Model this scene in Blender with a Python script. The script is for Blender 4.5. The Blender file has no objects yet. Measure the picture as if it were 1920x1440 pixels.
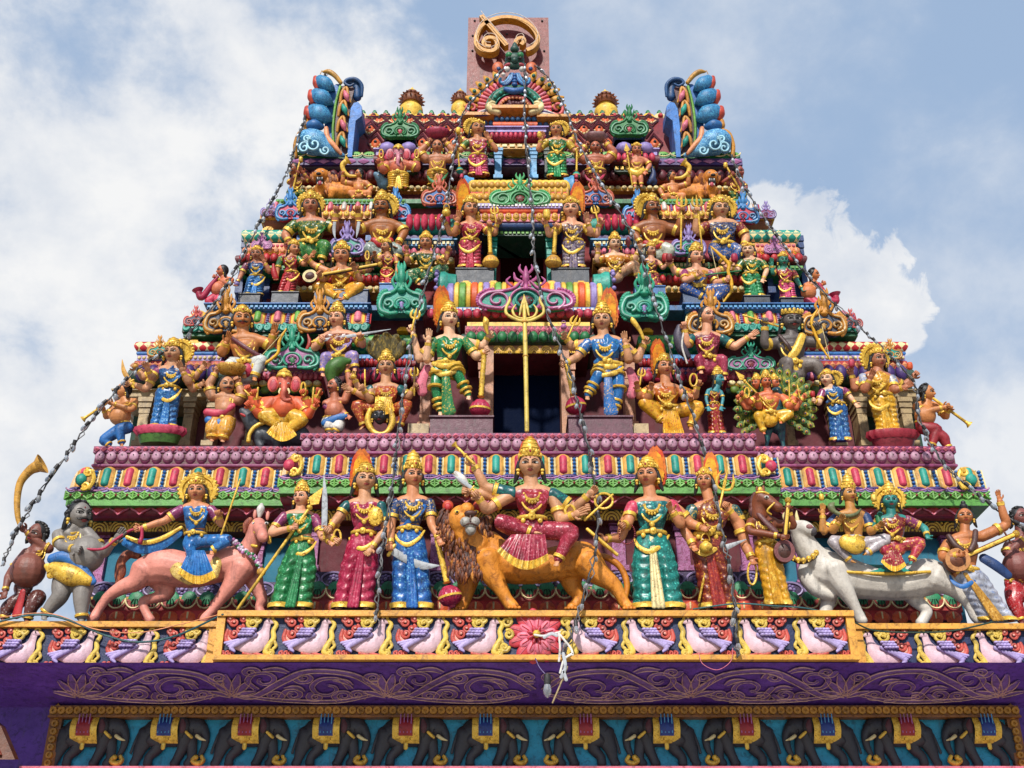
import bpy, math, random
import numpy as np
from mathutils import Vector
random.seed(7); RNG = np.random.RandomState(3)
SC = bpy.context.scene; COL = SC.collection
R = math.radians
# ---------------------------------------------------------------- camera
PITCH = R(28.0); FPX = 2130.0; CAM = np.array([0.0, 0.0, 1.6])
cam = bpy.data.cameras.new('camera'); camo = bpy.data.objects.new('camera', cam); COL.objects.link(camo)
camo.location = CAM; camo.rotation_euler = (R(90) + PITCH, 0, 0)
cam.sensor_width = 36; cam.lens = FPX / 1920 * 36; cam.clip_end = 2000; SC.camera = camo
# ---------------------------------------------------------------- light
SUN_EL, SUN_AZ = R(39), R(192)     # azimuth from +Y clockwise: behind the camera, a little to its left
SC.view_settings.view_transform = 'Standard'; SC.view_settings.look = 'None'
SC.view_settings.exposure = 0.5; SC.view_settings.gamma = 1
sl = bpy.data.lights.new('sun', 'SUN'); sl.energy = 3.4; sl.angle = R(3); sl.color = (1, .95, .88)
so = bpy.data.objects.new('sun', sl); COL.objects.link(so)
sd = Vector((math.sin(SUN_AZ) * math.cos(SUN_EL), math.cos(SUN_AZ) * math.cos(SUN_EL), math.sin(SUN_EL)))
so.rotation_euler = sd.to_track_quat('Z', 'Y').to_euler(); so.location = (0, -20, 40)

CP, SP = math.cos(PITCH), math.sin(PITCH)
FW = np.array([0, CP, SP]); UP = np.array([0, -SP, CP]); RT = np.array([1.0, 0, 0])
def ray(u, v): return FW + RT * ((u - 960) / FPX) + UP * ((720 - v) / FPX)
def at(u, v, Y):
    d = ray(u, v); return CAM + d * (Y / d[1])
def zat(v, Y): return at(960, v, Y)[2]
def xat(u, v, Y): return at(u, v, Y)[0]

def world():
    w = bpy.data.worlds.new('World'); SC.world = w; w.use_nodes = True
    nt = w.node_tree; N = nt.nodes; L = nt.links; N.clear()
    out = N.new('ShaderNodeOutputWorld'); bg = N.new('ShaderNodeBackground'); bg.inputs[1].default_value = 0.1
    sky = N.new('ShaderNodeTexSky'); sky.sky_type = 'NISHITA'; sky.sun_disc = False
    sky.sun_elevation = SUN_EL; sky.sun_rotation = SUN_AZ; sky.dust_density = 2.0; sky.air_density = 1.0
    tc = N.new('ShaderNodeTexCoord')
    def math_(op, a, b=None, c=None, clamp=False):
        n = N.new('ShaderNodeMath'); n.operation = op; n.use_clamp = clamp
        for i, x in enumerate((a, b, c)):
            if x is None: continue
            if isinstance(x, (int, float)): n.inputs[i].default_value = x
            else: L.new(x, n.inputs[i])
        return n.outputs[0]
    def noise(scale, det, rough, off=(0, 0, 0), sz=1.0, dist=0.0):
        m = N.new('ShaderNodeMapping'); L.new(tc.outputs['Generated'], m.inputs[0]); m.inputs[1].default_value = off
        m.inputs[3].default_value = (1, 1, sz)
        n = N.new('ShaderNodeTexNoise'); n.inputs['Scale'].default_value = scale; n.inputs['Detail'].default_value = det
        n.inputs['Roughness'].default_value = rough; n.inputs['Distortion'].default_value = dist; L.new(m.outputs[0], n.inputs['Vector']); return n.outputs['Fac']
    def blob(u, v, rad, ex=1.0):   # a cloud bank standing in one direction of the sky
        d = ray(u, v); d = d / np.linalg.norm(d)
        s = N.new('ShaderNodeVectorMath'); s.operation = 'SUBTRACT'; L.new(tc.outputs['Generated'], s.inputs[0]); s.inputs[1].default_value = tuple(d)
        k = N.new('ShaderNodeVectorMath'); k.operation = 'MULTIPLY'; L.new(s.outputs[0], k.inputs[0]); k.inputs[1].default_value = (1, 1, ex)
        l = N.new('ShaderNodeVectorMath'); l.operation = 'LENGTH'; L.new(k.outputs[0], l.inputs[0])
        q = math_('DIVIDE', l.outputs['Value'], rad / FPX); return math_('SUBTRACT', 1.0, q)
    def smooth(x, a, b):
        n = N.new('ShaderNodeMapRange'); n.interpolation_type = 'SMOOTHSTEP'; L.new(x, n.inputs[0]); n.inputs[1].default_value = a; n.inputs[2].default_value = b; return n.outputs[0]
    fine = noise(10, 10, .6, sz=1.15, dist=.12); big = noise(2.6, 4, .5, (2.3, .4, 1.1), sz=1.5)
    tex = math_('ADD', math_('MULTIPLY', fine, .75), math_('MULTIPLY', big, .55))
    # soft bank to the left, thin veil above, crisp cumulus low on the right
    bank = math_('MAXIMUM', math_('MAXIMUM', blob(90, 330, 760), blob(60, 860, 720)), blob(420, 60, 420))
    a = smooth(math_('ADD', math_('MULTIPLY', bank, .8), math_('MULTIPLY', tex, 2.4)), 1.55, 2.2)
    veil = smooth(math_('ADD', math_('MULTIPLY', math_('MAXIMUM', blob(1300, 130, 480), blob(1780, 500, 420)), .4), math_('MULTIPLY', tex, 1.4)), .85, 1.5)
    cum = math_('MAXIMUM', math_('MAXIMUM', blob(1560, 580, 160), blob(1490, 470, 125)), math_('MAXIMUM', blob(1650, 590, 95), blob(1445, 425, 90)))
    cn = noise(30, 10, .58, (4, 1, 2), dist=.4)
    c = smooth(math_('ADD', cum, math_('MULTIPLY', math_('SUBTRACT', cn, .5), 1.5)), .0, .22)
    low = smooth(math_('ADD', math_('MULTIPLY', blob(1880, 980, 560), .9), math_('MULTIPLY', tex, .8)), .7, 1.3)
    m = math_('MAXIMUM', math_('MAXIMUM', a, math_('MULTIPLY', veil, .45)), math_('MAXIMUM', c, math_('MULTIPLY', low, .85)))
    m = math_('MULTIPLY', m, .97)
    # clouds: bright tops, faint grey in the folds
    cr = N.new('ShaderNodeValToRGB'); e = cr.color_ramp.elements
    e[0].position = .36; e[0].color = (4.3, 4.75, 5.5, 1); e[1].position = .58; e[1].color = (6.6, 6.6, 6.6, 1)
    L.new(math_('ADD', math_('MULTIPLY', fine, .6), math_('MULTIPLY', big, .4)), cr.inputs[0])
    haze = N.new('ShaderNodeMix'); haze.data_type = 'RGBA'; haze.inputs[0].default_value = .84
    L.new(sky.outputs[0], haze.inputs[6]); haze.inputs[7].default_value = (2.75, 3.75, 5.3, 1)
    mx = N.new('ShaderNodeMix'); mx.data_type = 'RGBA'; L.new(m, mx.inputs[0]); L.new(haze.outputs[2], mx.inputs[6]); L.new(cr.outputs[0], mx.inputs[7])
    L.new(mx.outputs[2], bg.inputs[0]); L.new(bg.outputs[0], out.inputs[0])
world()

# ---------------------------------------------------------------- materials
def lin(h):
    h = h.lstrip('#'); c = [int(h[i:i + 2], 16) / 255 for i in (0, 2, 4)]
    return tuple(x / 12.92 if x <= .04045 else ((x + .055) / 1.055) ** 2.4 for x in c)
PAL = dict(gold='#ecc44c', gold2='#cc9c3c', yel='#e8b418', cream='#e6d6a0', skin='#d4925e', skin2='#c06a40', brown='#7a4630', grey='#8a8684', bronze='#a8682c', dark='#3a2a30',
    pink='#d8788c', rose='#c83c5c', mag='#b0184c', red='#b82028', maroon='#6a1c2c', dkred='#881820', orange='#d86020', peach='#e8a070', blue='#2070b0', dblue='#1c4478', sky='#58a0cc', teal='#1c9a88', dteal='#0c5c60', tealwall='#1c7890',
    green='#1c8048', lgreen='#70a84a', dgreen='#0c4430', olive='#6a8420', purple='#4c2c74', lilac='#9a88c0', plum='#8c3468', mauve='#b070a0', white='#d8d4cc', black='#14100f', hair='#181414', wood='#5a3018',
    tealskin='#30a090', horse='#d87868', lion='#d88c20', mane='#8a4a18', eleph='#34343a', slate='#4a5468', tan='#b09a70', bulbglass='#b4b8bc', cable='#2c2a2c', char='#241c20', door_shade='#0a1c38')
MATS = {}
def mat(col, kind='paint', col2=None, scale=1.0):
    key = (col, kind, col2, scale)
    if key in MATS: return MATS[key]
    c = lin(PAL.get(col, col)); c2 = lin(PAL.get(col2, col2)) if col2 else None
    def deep(q): l = sum(q) / 3; return tuple(max(.004, min(1, (l + (x - l) * .98))) ** 1.17 for x in q)
    c = deep(c); c2 = deep(c2) if c2 else None
    m = bpy.data.materials.new(f'{kind}_{col.strip("#")}'); m.use_nodes = True; MATS[key] = m
    nt = m.node_tree; N = nt.nodes; L = nt.links; b = N['Principled BSDF']
    tc = N.new('ShaderNodeTexCoord'); O = tc.outputs['Object']
    def noise(s, d=4, r=.6, v=O):
        n = N.new('ShaderNodeTexNoise'); n.inputs['Scale'].default_value = s; n.inputs['Detail'].default_value = d; n.inputs['Roughness'].default_value = r; L.new(v, n.inputs['Vector']); return n
    def mix(f, a, bb, bt='MIX'):
        x = N.new('ShaderNodeMix'); x.data_type = 'RGBA'; x.blend_type = bt
        for i, q in ((0, f), (6, a), (7, bb)):
            if isinstance(q, (int, float)): x.inputs[i].default_value = q
            elif isinstance(q, tuple): x.inputs[i].default_value = (*q, 1)
            else: L.new(q, x.inputs[i])
        return x.outputs[2]
    def ramp(v, a, bb):
        n = N.new('ShaderNodeMapRange'); L.new(v, n.inputs[0]); n.inputs[1].default_value = a; n.inputs[2].default_value = bb; return n.outputs[0]
    dk = tuple(x * .7 for x in c); lt = tuple(min(1, x * 1.2 + .02) for x in c)
    hue = noise(2.2, 5, .65); out = mix(ramp(hue.outputs['Fac'], .3, .7), dk, lt) if kind != 'flat' else c
    rough = .45; bump = None; bs = .25; metal = 0
    if kind == 'sari':      # printed and folded cloth: pale sprigs on the ground colour
        v = N.new('ShaderNodeTexVoronoi'); v.inputs['Scale'].default_value = 20 * scale; L.new(O, v.inputs['Vector'])
        w = noise(13 * scale, 6, .7); w.inputs['Distortion'].default_value = 2.8
        pale = c2 or tuple(min(.9, x * .7 + .3) for x in c)
        out = mix(ramp(v.outputs['Distance'], .26, .16), out, mix(.8, out, pale))
        out = mix(ramp(w.outputs['Fac'], .56, .60), out, mix(.62, out, pale))
        out = mix(ramp(w.outputs['Fac'], .40, .36), out, tuple(x * .3 for x in c)); rough = .3
        wv = N.new('ShaderNodeTexWave'); wv.inputs['Scale'].default_value = 2.2 * scale; wv.inputs['Distortion'].default_value = 5; wv.inputs['Detail'].default_value = 2; L.new(O, wv.inputs['Vector']); bump = wv.outputs['Fac']; bs = .35
    elif kind == 'gold':    # gilded plaster with brown chasing
        w = noise(26 * scale, 3, .6); w.inputs['Distortion'].default_value = 1.5
        out = mix(ramp(w.outputs['Fac'], .41, .36), out, tuple(x * y for x, y in zip(c, (.4, .28, .25)))); out = mix(ramp(w.outputs['Fac'], .6, .7), out, (.92, .72, .25))
        rough = .34; bump = w.outputs['Fac']; bs = .22; metal = .2
    elif kind == 'fur':
        mp = N.new('ShaderNodeMapping'); mp.inputs[3].default_value = (9, 9, 2.2); L.new(O, mp.inputs[0]); w = noise(3 * scale, 5, .7, mp.outputs[0])
        out = mix(ramp(w.outputs['Fac'], .5, .62), out, c2 or (.5, .25, .06)); bump = w.outputs['Fac']; bs = .7; rough = .5
    elif kind == 'flame':
        sep = N.new('ShaderNodeSeparateXYZ'); L.new(O, sep.inputs[0]); w = noise(6 * scale, 3, .6)
        out = mix(ramp(w.outputs['Fac'], .4, .6), c, c2)
    elif kind == 'check':   # woven pattern of two paints
        mp = N.new('ShaderNodeMapping'); mp.inputs[2].default_value = (0, R(45), 0); L.new(O, mp.inputs[0])
        k = N.new('ShaderNodeTexChecker'); k.inputs['Scale'].default_value = scale; L.new(mp.outputs[0], k.inputs['Vector']); k.inputs[1].default_value = (*c, 1); k.inputs[2].default_value = (*c2, 1); out = k.outputs[0]
    elif kind == 'scroll':  # painted tendrils
        w = noise(2.6 * scale, 2, .5); w.inputs['Distortion'].default_value = 3.0
        bnd = N.new('ShaderNodeMath'); bnd.operation = 'PINGPONG'; bnd.inputs[1].default_value = .09; L.new(w.outputs['Fac'], bnd.inputs[0])
        out = mix(ramp(bnd.outputs[0], .05, .075), out, c2); bump = bnd.outputs[0]; bs = .6
    if kind == 'plaster': rough = .7
    # antiquing wash: thin brown glaze left in patches by the painters
    if kind not in ('flat', 'glass', 'plaster'):
        wa = noise(11, 9, .78); wa.inputs['Distortion'].default_value = .6
        out = mix(ramp(wa.outputs['Fac'], .50, .36), out, mix(.3 if kind == 'body' else .74, out, tuple(x * y for x, y in zip(c, (.26, .2, .22)))))
        out = mix(ramp(wa.outputs['Fac'], .58, .74), out, mix(.35, out, tuple(min(.9, x * 1.35 + .015) for x in c)))
    # weather: rain streaks and grime with their own shape
    mp = N.new('ShaderNodeMapping'); mp.inputs[3].default_value = (5, 5, .9); L.new(O, mp.inputs[0]); g = noise(1.7, 6, .7, mp.outputs[0])
    if kind != 'flat': out = mix(ramp(g.outputs['Fac'], .55, .72), out, mix(.6, out, (.06, .05, .045)))
    if not isinstance(out, tuple): L.new(out, b.inputs['Base Color'])
    else: b.inputs['Base Color'].default_value = (*out, 1)
    rn = noise(14, 3, .6); rr = N.new('ShaderNodeMapRange'); L.new(rn.outputs['Fac'], rr.inputs[0]); rr.inputs[3].default_value = max(.1, rough - .12); rr.inputs[4].default_value = rough + .18; L.new(rr.outputs[0], b.inputs['Roughness'])
    b.inputs['Metallic'].default_value = metal; b.inputs['Specular IOR Level'].default_value = .02 if kind == 'flat' else .45
    if kind == 'glass': b.inputs['Transmission Weight'].default_value = .7; b.inputs['Roughness'].default_value = .15
    bp = N.new('ShaderNodeBump'); bp.inputs['Strength'].default_value = bs; bp.inputs['Distance'].default_value = .02
    fine = noise(45, 4, .6)
    if bump is not None:
        a = N.new('ShaderNodeMath'); a.operation = 'MULTIPLY_ADD'; L.new(fine.outputs['Fac'], a.inputs[0]); a.inputs[1].default_value = .25; L.new(bump, a.inputs[2]); L.new(a.outputs[0], bp.inputs['Height'])
    else: L.new(fine.outputs['Fac'], bp.inputs['Height'])
    L.new(bp.outputs[0], b.inputs['Normal'])
    return m
def M(x): return x if not isinstance(x, (str, tuple)) else (mat(*x) if isinstance(x, tuple) else mat(x))

# ---------------------------------------------------------------- mesh building
def nrm(v): v = np.asarray(v, float); return v / (np.linalg.norm(v) + 1e-12)
def cr(P, per=5):
    """Catmull-Rom through the rows of P (position and radius columns together)"""
    P = np.asarray(P, float)
    if len(P) < 3: return np.array([P[0] + (P[-1] - P[0]) * t for t in np.linspace(0, 1, per + 1)])
    Q = np.vstack([2 * P[0] - P[1], P, 2 * P[-1] - P[-2]]); out = []
    for i in range(1, len(Q) - 2):
        for t in np.linspace(0, 1, per, endpoint=False):
            a, b, c, d = Q[i - 1:i + 3]
            out.append(.5 * (2 * b + (c - a) * t + (2 * a - 5 * b + 4 * c - d) * t * t + (3 * b - a - 3 * c + d) * t ** 3))
    out.append(P[-1]); return np.array(out)
class MB:
    def __init__(s): s.V = []; s.F = []; s.I = []; s.n = 0
    def add(s, v, f, m=0):
        v = np.asarray(v, float); s.V.append(v); s.F += [tuple(i + s.n for i in q) for q in f]; s.I += [m] * len(f); s.n += len(v); return s
    def grid(s, rings, m=0, closed=True, cap=True):
        rings = np.asarray(rings); a, k = rings.shape[:2]; f = []
        for i in range(a - 1):
            for j in range(k if closed else k - 1):
                j2 = (j + 1) % k; f.append((i * k + j, i * k + j2, (i + 1) * k + j2, (i + 1) * k + j))
        if cap: f += [tuple(range(k))[::-1], tuple((a - 1) * k + j for j in range(k))]
        return s.add(rings.reshape(-1, 3), f, m)
    def tube(s, P, r, rc=None, N=(0, -1, 0), seg=10, m=0, round_=True, lobes=0, amp=0):
        P = np.asarray(P, float); n = len(P); r = np.broadcast_to(np.asarray(r, float), (n,)).copy(); rc = r.copy() if rc is None else np.broadcast_to(np.asarray(rc, float), (n,)).copy()
        T = np.gradient(P, axis=0); T = T / (np.linalg.norm(T, axis=1)[:, None] + 1e-12)
        if round_:
            e0 = [(P[0] - T[0] * r[0] * q, z) for q, z in ((.75, .3), (.5, .7), (.22, .93))]; e1 = [(P[-1] + T[-1] * r[-1] * q, z) for q, z in ((.22, .93), (.5, .7), (.75, .3))]
            P = np.vstack([[e[0] for e in e0], P, [e[0] for e in e1]]); T = np.vstack([[T[0]] * 3, T, [T[-1]] * 3])
            r, rc = (np.concatenate([[q[0] * e[1] for e in e0], q, [q[-1] * e[1] for e in e1]]) for q in (r, rc))
        N = np.asarray(N, float); prev = None; rings = []; th = np.linspace(0, 2 * np.pi, seg, endpoint=False); lob = 1 + amp * np.cos(lobes * th) if lobes else 1
        for p, t, a, b in zip(P, T, r, rc):
            sd = np.cross(t, N) if prev is None else prev - t * np.dot(prev, t)
            if np.linalg.norm(np.cross(t, N)) > .25: 
                q = nrm(np.cross(t, N)); sd = q if prev is None or np.dot(q, prev) > 0 else -q
            if np.linalg.norm(sd) < 1e-6: sd = np.cross(t, (0.3, .2, 1))
            sd = nrm(sd); prev = sd; bn = np.cross(sd, t)
            rings.append(p + np.outer(np.cos(th) * a * lob, sd) + np.outer(np.sin(th) * b * lob, bn))
        return s.grid(rings, m)
    def ell(s, c, ax, ay, az, nu=12, nv=8, m=0):
        c, ax, ay, az = (np.asarray(q, float) for q in (c, ax, ay, az)); v = [c - az]; f = []
        for i in range(1, nv):
            a = np.pi * i / nv - np.pi / 2
            for j in range(nu): t = 2 * np.pi * j / nu; v.append(c + az * math.sin(a) + (ax * math.cos(t) + ay * math.sin(t)) * math.cos(a))
        v.append(c + az); top = len(v) - 1
        for j in range(nu):
            j2 = (j + 1) % nu; f.append((0, 1 + j2, 1 + j)); f.append((top, top - nu + j, top - nu + j2))
            for i in range(nv - 2): b = 1 + i * nu; f.append((b + j, b + j2, b + nu + j2, b + nu + j))
        return s.add(v, f, m)
    def sph(s, c, r, nu=10, nv=7, m=0): return s.ell(c, (r, 0, 0), (0, r, 0), (0, 0, r), nu, nv, m)
    def box(s, x0, x1, y0, y1, z0, z1, m=0):
        v = [(x, y, z) for z in (z0, z1) for x, y in ((x0, y0), (x1, y0), (x1, y1), (x0, y1))]
        return s.add(v, [(3, 2, 1, 0), (4, 5, 6, 7), (0, 1, 5, 4), (1, 2, 6, 5), (2, 3, 7, 6), (3, 0, 4, 7)], m)
    def lathe(s, o, prof, ax=(1, 0, 0), ay=(0, 1, 0), az=(0, 0, 1), seg=16, m=0, lobes=0, amp=0):
        o, ax, ay, az = (np.asarray(q, float) for q in (o, ax, ay, az)); th = np.linspace(0, 2 * np.pi, seg, endpoint=False); lb = 1 + amp * np.abs(np.cos(lobes * th / 2)) if lobes else np.ones(seg)
        return s.grid([o + az * h + np.outer(np.cos(th) * r * lb, ax) + np.outer(np.sin(th) * r * lb, ay) for r, h in prof], m)
    def prism(s, pts, d, m=0, bev=.0):
        """closed outline (3-D points, anticlockwise from the front) thickened along d"""
        P = np.asarray(pts, float); d = np.asarray(d, float); c = P.mean(0); Q = P + d; k = len(P)
        v = np.vstack([P, Q, [c + d * 1.0 * (1 + bev)], [c]]); f = []
        for j in range(k):
            j2 = (j + 1) % k; f += [(j, j2, k + j2, k + j), (k + j, k + j2, 2 * k), (j2, j, 2 * k + 1)]
        return s.add(v, f, m)
    def ring(s, xl, xr, yf, yb, prof, m=0):
        """moulding with mitred corners: profile of (offset out, z) run round a rectangle"""
        rg = [[(xl - o, yf - o, z), (xr + o, yf - o, z), (xr + o, yb + o, z), (xl - o, yb + o, z)] for o, z in prof]
        return s.grid(rg, m)
    def mesh(s, name, mats, org=(0, 0, 0), smooth=True):
        V = np.vstack(s.V) - np.asarray(org, float) if s.V else np.zeros((0, 3)); me = bpy.data.meshes.new(name)
        me.from_pydata(V.tolist(), [], s.F); me.update()
        for q in mats: me.materials.append(M(q))
        if len(mats) > 1: me.polygons.foreach_set('material_index', np.array(s.I, dtype=np.int32))
        if smooth:
            me.polygons.foreach_set('use_smooth', np.ones(len(s.F), dtype=bool)); me.set_sharp_from_angle(angle=R(smooth if smooth is not True else 50))
        return me
def link(name, me, parent=None, loc=(0, 0, 0)):
    o = bpy.data.objects.new(name, me); COL.objects.link(o); o.location = tuple(loc)
    if parent: o.parent = parent
    return o
def thing(name, label, cat, loc=(0, 0, 0), group=None):
    o = link(name, None, None, loc); o.empty_display_size = .1; o['label'] = label; o['category'] = cat
    if group: o['group'] = group
    return o
def part(mb, name, mats, parent, org=(0, 0, 0), smooth=True):
    return link(name, mb.mesh(name, mats if isinstance(mats, list) else [mats], org, smooth), parent)
def spiral(c, r, turns, a0, sg, ex, ez, n=22, r1=.12):
    """spiral centre c, from radius r inward"""
    t = np.linspace(0, 1, n); rr = r * (1 - t * (1 - r1)); a = a0 + sg * turns * 2 * np.pi * t
    return np.asarray(c) + np.outer(np.cos(a) * rr, ex) + np.outer(np.sin(a) * rr, ez)
EX, EZ, EYF = np.array([1., 0, 0]), np.array([0, 0, 1.]), np.array([0, -1., 0])
# ================================================================ the tower
ground = MB(); ground.add([(-400, -300, 0), (400, -300, 0), (400, 600, 0), (-400, 600, 0)], [(0, 1, 2, 3)])
g = part(ground, 'ground', ('#b0a898', 'plaster'), None); g['kind'] = 'structure'
tower = thing('temple_tower', 'towering multicoloured stepped temple gate tower covered in painted statues', 'tower', (0, 15, 0))
TO = (0, 15, 0)
AX = 19.6    # middle of the tower, front to back
def rect(ul, ur, v, Y): return xat(ul, v, Y), xat(ur, v, Y), Y, 2 * AX - Y
PROFS = {
    'flat': lambda h: [(0, 0), (0, 1)],
    'lip': lambda h: [(-.03, 0), (.0, .12), (.0, .8), (.05, .82), (.05, 1)],
    'roll': lambda h: [(h * .45 * math.sin(a), .5 - .5 * math.cos(a)) for a in np.linspace(0, math.pi, 9)],
    'cove': lambda h: [(-.18 * (1 - t) ** 2, t) for t in np.linspace(0, 1, 6)],
    'eave': lambda h: [(.05 * (1 - t ** 1.8) - .04, t) for t in np.linspace(0, 1, 7)],
    'ogee': lambda h: [(.10 * math.sin(2.6 * t) , t) for t in np.linspace(0, 1, 7)],
}
def course(parent, name, rc, z0, z1, prof, m, org=TO):
    h = z1 - z0; pr = [(o, z0 + t * h) for o, t in PROFS[prof](h)]
    b = MB(); b.ring(*rc, [(-.7, pr[0][1])] + pr + [(-.7, pr[-1][1])]); return part(b, name, m, parent, org, 35)
def surf(prof, z0, z1):     # how far the moulding stands out at height z
    pr = PROFS[prof](z1 - z0); t = [p[1] for p in pr]; o = [p[0] for p in pr]
    return lambda z: float(np.interp((z - z0) / (z1 - z0), t, o))
def ornament(kind, xl, xr, y, z0, z1, w, sf=None):
    """row of repeated plaster motifs on one course, one mesh"""
    b = MB(); n = max(1, round((xr - xl) / w)); w = (xr - xl) / n; h = z1 - z0; zc = (z0 + z1) / 2; sf = sf or (lambda z: 0)
    yy = lambda z: y - sf(z)
    for i in range(n):
        x = xl + (i + .5) * w
        if kind == 'bulb': b.ell((x, yy(zc), zc), (w * .49, 0, 0), (0, h * .34, 0), (0, 0, h * .52), 12, 8)
        elif kind == 'disc':
            b.ell((x, yy(zc), zc), (w * .49, 0, 0), (0, .04, 0), (0, 0, h * .5), 14, 6); b.ell((x, yy(zc) - .03, zc + h * .1), (w * .43, 0, 0), (0, .03, 0), (0, 0, h * .42), 12, 5, 1); b.sph((x, yy(zc) - .065, zc + h * .16), h * .05, 6, 5, 2)
        elif kind == 'bead': b.sph((x, yy(zc), zc), min(w, h) * .42, 8, 6)
        elif kind == 'tongue':
            zt, zb = z1 - h * .05, z0 + h * .2; P = [(x, yy(z) - .02, z) for z in np.linspace(zt, zb, 5)]
            Q = [(x, yy(z) - .005, z) for z in np.linspace(zt, zb - h * .08, 5)]
            b.tube(Q, w * .34, .03, seg=10, m=3); b.tube(Q, w * .27, .045, seg=10, m=2); b.tube(P, w * .19, .07, seg=10, m=i % 2)
            for q in range(5): z = z1 - h * (q + .5) / 5; b.ell((x + w / 2, yy(z) - .01, z), (w * .09, 0, 0), (0, .04, 0), (0, 0, h * .09), 8, 5, 4)
            b.tube([(x + w * .37, yy(z) - .01, z) for z in (z1, z0)], .012, seg=5, m=5); b.tube([(x + w * .63, yy(z) - .01, z) for z in (z1, z0)], .012, seg=5, m=5)
        elif kind == 'lattice':
            for s in (-1, 1): b.tube([(x - w * .5, y - .02, zc - s * h * .45), (x + w * .5, y - .02, zc + s * h * .45)], .017, seg=5)
            b.tube([(x - w * .5, y - .02, z0), (x - w * .5, y - .02, z1)], .017, seg=5); b.sph((x, y - .03, zc), h * .17, 8, 6, 1)
            b.tube([(x - w * .5, y - .02, zc), (x + w * .5, y - .02, zc)], .012, seg=5)
        elif kind == 'heart':
            for s in (-1, 1): b.tube(cr([(x, yy(zc) - .02, z0 + h * .1), (x + s * w * .2, yy(zc) - .02, z0 + h * .35), (x + s * w * .45, yy(zc) - .02, z0 + h * .55), (x + s * w * .36, yy(zc) - .02, z0 + h * .88), (x + s * w * .1, yy(zc) - .02, z0 + h * .8), (x + s * w * .05, yy(zc) - .02, z0 + h * .5)], 4), .014, seg=5, m=1)
            b.ell((x, yy(zc), zc), (w * .3, 0, 0), (0, .04, 0), (0, 0, h * .36), 10, 6, 0)
        elif kind == 'arc':
            for rr, mm in ((.47, 0), (.34, 0), (.2, 0)):
                t = np.linspace(0, np.pi, 12); b.tube(np.c_[x + np.cos(t) * w * rr, np.full(12, y - .01), z0 + h * .05 + np.sin(t) * h * rr * 1.9], .016, seg=5, m=mm)
            b.sph((x, y, z0 + h * .15), h * .12, 8, 6); b.sph((x + w / 2, y, z1 - h * .25), h * .12, 8, 6); b.sph((x + w / 2, y, z1 - h * .55), h * .08, 8, 6)
        elif kind == 'wave':
            b.ell((x, yy(zc) + .02, z1), (w * .47, 0, 0), (0, .026, 0), (0, 0, h * .74), 14, 6); [b.tube(cr([(x + e * w * .1, yy(zc) - .012, z1), (x + e * w * .2, yy(zc) - .014, z1 - h * .3), (x + e * w * .16, yy(zc) - .008, z1 - h * .55)], 3), .008, seg=4, m=2) for e in (-1, 0, 1)]
            t = np.linspace(np.pi, 2 * np.pi, 12); b.tube(np.c_[x + np.cos(t) * w * .5, np.full(12, yy(zc) - .04), z1 + np.sin(t) * h * .8], .013, seg=5, m=1)
        elif kind == 'petal': b.ell((x, yy(zc), z0 + h * .2), (w * .45, 0, 0), (0, .025, 0), (0, 0, h * .75), 10, 6); b.tube([(x, yy(zc) - .02, z0 + h * .15), (x, yy(zc) - .02, z0 + h * .75)], .014, seg=5, m=1)
        elif kind == 'diamond':
            v = [(x - w * .48, y - .015, zc), (x, y - .015, z0 + h * .08), (x + w * .48, y - .015, zc), (x, y - .015, z1 - h * .08), (x, y - .05, zc), (x, y + .02, zc)]
            b.add(v, [(0, 1, 4), (1, 2, 4), (2, 3, 4), (3, 0, 4), (1, 0, 5), (2, 1, 5), (3, 2, 5), (0, 3, 5)])
        elif kind == 'dash': b.box(x - w * .32, x + w * .32, y - .025, y + .02, zc - h * .22, zc + h * .22)
        elif kind == 'scroll':
            s = 1 if i % 2 else -1; P = spiral((x, y - .01, zc), h * .42, 1.6, s * -1.4, s, EX * min(1, w / h), EZ, 20); b.tube(P, np.linspace(.035, .018, 20), seg=6)
            b.tube(cr([P[0], (x + w * .3, y - .01, z0 + h * .2), (x + w * .6, y - .01, z1 - h * .2)], 4), .022, seg=5); b.sph((x, y - .02, zc), h * .09, 6, 5)
        elif kind == 'rosette':
            for q in range(8): a = q * np.pi / 4; b.ell((x + math.cos(a) * h * .26, y, zc + math.sin(a) * h * .26), (h * .11, 0, 0), (0, .018, 0), (0, 0, h * .11), 8, 5)
            b.sph((x, y - .02, zc), h * .13, 8, 6, 1); t = np.linspace(0, 2 * np.pi, 20); b.tube(np.c_[x + np.cos(t) * w * .46, np.full(20, y - .01), zc + np.sin(t) * h * .46], .016, seg=5, m=1)
    return b
ORN = {  # motif -> (motif width / height, names of its paints)
    'tongue': ['rose', 'teal', '#e8b060', 'gold2', 'blue', 'cream'], 'lattice': ['lgreen', 'dkred'], 'disc': ['#8c4068', '#bc90a4', 'black'], 'heart': ['red', 'pink'], 'arc': ['gold'], 'wave': ['#2a8c60', 'cream', 'dgreen']}
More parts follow.
